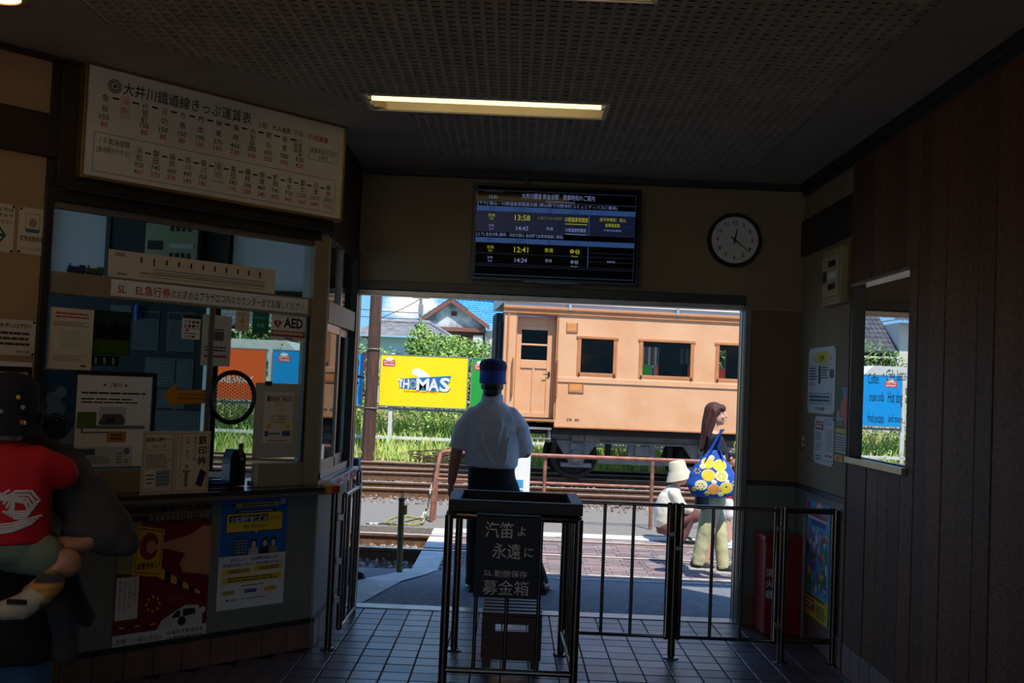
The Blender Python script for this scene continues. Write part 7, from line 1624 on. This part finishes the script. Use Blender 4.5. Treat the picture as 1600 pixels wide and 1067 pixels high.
# ---- adult carrying a toddler, cut by the left edge of the picture
def carrier():
    Y = 3.72; x0 = -1.80; b = MB()
    skin = mat('skin_warm', (190, 134, 104), .55, var=.05); hc = V(x0-.20, Y+.10, 1.56); Pn = head_geo(b, hc, (.2, -1, 0), .98); limb(b, [hc+V(0, .02, -.09), hc+V(.06, .03, -.2)], [.05, .056])
    sR, eR, wR = V(x0+.19, Y+.04, 1.21), V(x0+.43, Y-.03, .965), V(x0+.20, Y-.20, .90)
    sL, eL, wL = V(x0-.28, Y+.05, 1.24), V(x0-.42, Y-.02, .98), V(x0-.1, Y-.24, 1.0)
    limb(b, [sR, eR, eR.lerp(wR, .5), wR], [.052, .05, .046, .032]); limb(b, [sL, eL, wL], [.05, .042, .03]); hand_geo(b, wR, (-1, -.25, 0), (0, -.3, 1), (0, -1, -.2), .92, .7); hand_geo(b, wL, (1, -.1, .2), (0, -.2, 1), (0, -1, 0), .92, .7)
    torso(b, [(x0-.02, Y+.06, .8, .15, .10), (x0-.02, Y+.06, 1.05, .15, .10), (x0-.02, Y+.06, 1.28, .13, .08), (x0-.02, Y+.08, 1.36, .06, .055)])
    for sx in (-1, 1): limb(b, [V(x0-.02+.09*sx, Y+.06, .8), V(x0-.02+.1*sx, Y+.06, .45), V(x0-.02+.1*sx, Y+.08, .08)], [.09, .06, .04])
    body = remesh(b, 'person', .009, skin, 3); tag(body, 'adult in loose charcoal sleeves and jeans carrying the toddler at the left edge', 'person')
    grey = mat('charcoal_overshirt', (62, 58, 56), .85, var=.1, scale=5, bump=.4, bscale=10); t = MB()
    limb(t, [V(x0+.14, Y+.05, 1.24), V(x0+.23, Y+.03, 1.19), V(x0+.33, Y+.0, 1.08), V(x0+.43, Y-.02, .985), V(x0+.49, Y-.03, .945)], [.07, .085, .095, .085, .05]); t.ball((x0+.36, Y-.03, .985), (.085, .085, .06), BM, 14, 10); limb(t, [V(x0-.2, Y+.05, 1.25), V(x0-.34, Y+.03, 1.12), V(x0-.42, Y-.0, 1.0)], [.085, .1, .1])
    torso(t, [(x0-.02, Y+.07, .80, .20, .12), (x0-.02, Y+.07, 1.0, .20, .13), (x0-.02, Y+.07, 1.2, .21, .125), (x0-.02, Y+.07, 1.3, .15, .10), (x0-.02, Y+.08, 1.36, .07, .065)], 24); limb(t, [V(x0+.17, Y+.06, .9), V(x0+.26, Y+.02, .72), V(x0+.30, Y, .56)], [.07, .06, .045])
    remesh(t, 'overshirt', .011, grey, 3, body, wrinkle=.02, wscale=.09)
    t = MB(); torso(t, [(x0+.03, Y-.0, .53, .235, .14), (x0+.03, Y-.0, .60, .24, .15), (x0+.0, Y-.0, .78, .215, .15), (x0-.02, Y+.02, .95, .18, .13)], 24); remesh(t, 'black_tunic', .012, mat('black_tunic_cloth', (22, 21, 22), .9, var=.15, bump=.3), 3, body, wrinkle=.016, wscale=.1)
    t = MB(); limb(t, [V(x0+.31, Y-.06, .86), V(x0+.36, Y-.08, .76), V(x0+.40, Y-.08, .685)], [(.04, .02), (.04, .018), (.045, .018)]); remesh(t, 'hanging_strap', .010, MATS['black_tunic_cloth'], 2, body)
    t = MB(); torso(t, [(x0+.02, Y+.04, .8, .17, .12), (x0+.02, Y+.04, .66, .19, .13)])
    for sx in (-1, 1): limb(t, [V(x0+.02+.095*sx, Y+.05, .68), V(x0+.02+.11*sx, Y+.05, .42), V(x0+.02+.115*sx, Y+.06, .06)], [.115, .095, .085])
    remesh(t, 'jeans', .012, mat('denim', (52, 78, 104), .85, rgb2=(70, 98, 126), scale=5, bump=.3, bscale=60), 3, body, wrinkle=.01, wscale=.1)
    for sx in (-1, 1): shoe(body, (x0+.02+.115*sx, Y+.10, 0), (x0+.03+.13*sx, Y-.15, 0), m=shoe_blk)
    t = MB(); t.ball(hc+V(-.01, .022, .02), (.09, .105, .10), hair_blk, 16, 10); t.ball(hc+V(0, .05, -.06), (.075, .06, .08), hair_blk, 14, 8); t.build('hair', body); eyes(Pn, .98, body)
    # toddler, back to the camera
    Yt = 3.52; xt = -1.665; b = MB(); hc = V(xt+.0, Yt+.02, 1.395); Pn = head_geo(b, hc, (.45, 1, 0), .86); limb(b, [hc+V(0, -.01, -.08), hc+V(.0, 0, -.14)], [.042, .046])
    for sx in (-1, 1): limb(b, [V(xt+.12*sx, Yt, 1.23), V(xt+.14*sx, Yt+.1, 1.17), V(xt+.07*sx, Yt+.16, 1.18)], [.034, .03, .024]); hand_geo(b, V(xt+.07*sx, Yt+.16, 1.18), (-sx, .5, .1), (0, .1, 1), (sx, 0, 0), .6, .6)
    torso(b, [(xt, Yt, .94, .11, .085), (xt, Yt, 1.08, .11, .085), (xt, Yt, 1.2, .115, .075), (xt, Yt, 1.28, .06, .05)])
    limb(b, [V(xt+.06, Yt, .96), V(xt+.22, Yt+.02, .90), V(xt+.15, Yt-.06, .81)], [.058, .05, .036]); limb(b, [V(xt-.06, Yt, .96), V(xt-.22, Yt+.03, .89), V(xt-.2, Yt, .78)], [.058, .05, .038])
    kid = remesh(b, 'person', .008, skin, 3); tag(kid, 'toddler in red printed shirt and dark patterned cap held in the adult\'s arms', 'person')
    t = MB(); torso(t, [(xt+.0, Yt-.005, .965, .165, .115), (xt+.0, Yt, 1.06, .165, .115), (xt+.0, Yt, 1.18, .16, .105), (xt+.0, Yt, 1.25, .13, .085), (xt+.0, Yt, 1.295, .07, .06)], 24)
    for sx in (-1, 1): limb(t, [V(xt+.11*sx, Yt, 1.225), V(xt+.17*sx, Yt+.06, 1.19)], [.062, .055])
    sh = remesh(t, 'shirt', .009, mat('red_kid_shirt', (196, 16, 30), .8, var=.08, bump=.2), 3, kid, wrinkle=.008, wscale=.08)
    # white printed lettering strokes wrapped on the back
    bm = bmesh.new(); bm.from_mesh(sh.data); from mathutils.bvhtree import BVHTree; bv = BVHTree.FromBMesh(bm); t = MB(); wp = mat('white_print_cloth', (210, 204, 200), .8, var=.05)
    def stroke(pts, w=.006):
        q = []
        for i in range(len(pts)-1):
            for k in range(5): q.append(Vector(pts[i]).lerp(Vector(pts[i+1]), k/5))
        q.append(Vector(pts[-1])); ring = []
        for p in q:
            hit = bv.ray_cast(Vector((xt+.03+p.x, Yt-1, 1.12+p.y)), Vector((0, 1, 0)))
            if hit[0] is not None: ring.append(hit[0]+Vector((0, -.001, 0)))
        if len(ring) > 1: t.tube(ring, w, wp, 6, flat=1)
    for i in range(4): stroke([(-.13+.032*i, .075-.005*i), (-.115+.032*i, -.02), (-.10+.03*i, -.06), (-.06+.022*i, -.085)])
    for i in range(5): stroke([(-.03+.02*i, .045-.012*i), (.0+.016*i, -.01), (.045+.012*i, .025-.01*i)], .005)
    for i in range(4): stroke([(.03+.01*i, -.02-.012*i), (.06, .02-.010*i), (.10-.004*i, .02-.012*i), (.12-.006*i, -.01-.012*i), (.09, -.045-.008*i), (.03+.01*i, -.045-.006*i)], .005)
    for i in range(4): stroke([(-.14+.012*i, -.082-.011*i), (-.04, -.092-.010*i), (.06, -.082-.008*i), (.125-.006*i, -.06-.008*i)], .0045)
    bm.free(); t.build('shirt_print', kid)
    t = MB(); torso(t, [(xt, Yt, .905, .12, .10), (xt, Yt, .93, .15, .115), (xt, Yt, .975, .155, .118)]); limb(t, [V(xt+.05, Yt, .94), V(xt+.15, Yt, .925)], [.075, .07]); limb(t, [V(xt-.05, Yt, .94), V(xt-.15, Yt, .925)], [.075, .07]); remesh(t, 'shorts', .010, mat('sage_shorts', (120, 132, 112), .85, var=.1), 3, kid)
    t = MB(); limb(t, [V(xt+.20, Yt-.045, .845), V(xt+.165, Yt-.065, .80)], [.044, .042]); remesh(t, 'sock', .008, mat('striped_sock', (206, 150, 60), .85, rgb2=(60, 60, 76), scale=14, stretch=(.2, .2, 3)), 2, kid)
    t = MB(); limb(t, [V(xt+.18, Yt-.06, .815), V(xt+.13, Yt-.085, .775), V(xt+.085, Yt-.10, .765)], [.04, .042, .034]); q = remesh(t, 'shoe', .008, mat('cream_trainer', (186, 176, 150), .7, var=.1), 2, kid); t = MB(); t.box(xt+.10, Yt-.13, .79, xt+.16, Yt-.122, .805, navy); t.build('strap', q)
    t = MB(); n = 24; ring = lambda r, z, ry=None: [(r*math.cos(2*PI*j/n), (ry or r)*math.sin(2*PI*j/n), z) for j in range(n)]; capm = mat('cap_black_print', (22, 22, 34), .85, var=.1)
    t.rings([ring(.115, -.10, .12), ring(.10, -.075, .11), ring(.092, -.01, .10), ring(.088, .06, .095), ring(.06, .095, .065), ring(.02, .105, .02), ring(.003, .106)], capm, M=T(hc.x, hc.y, hc.z+.02), caps=False); cp_ = t.build('cap', kid)
    t = MB(); t.tube([(hc.x+.06, hc.y+.05, hc.z-.01), (hc.x+.13, hc.y+.09, hc.z-.025), (hc.x+.16, hc.y+.11, hc.z-.04)], [(.06, .008), (.055, .007), (.03, .005)], capm, 10); t.build('peak', cp_)
    t = MB()
    for i in range(9):
        a, z = U(-2.8, -.2), U(-.06, .06); t.ball((hc.x+.098*math.cos(a), hc.y+.106*math.sin(a), hc.z+.02+z), (.008, .004, .008), [P(206, 176, 60), P(150, 150, 160), P(196, 90, 40)][i % 3], 6, 4)
    t.build('cap_motifs', cp_); eyes(Pn, .86, kid)
carrier()
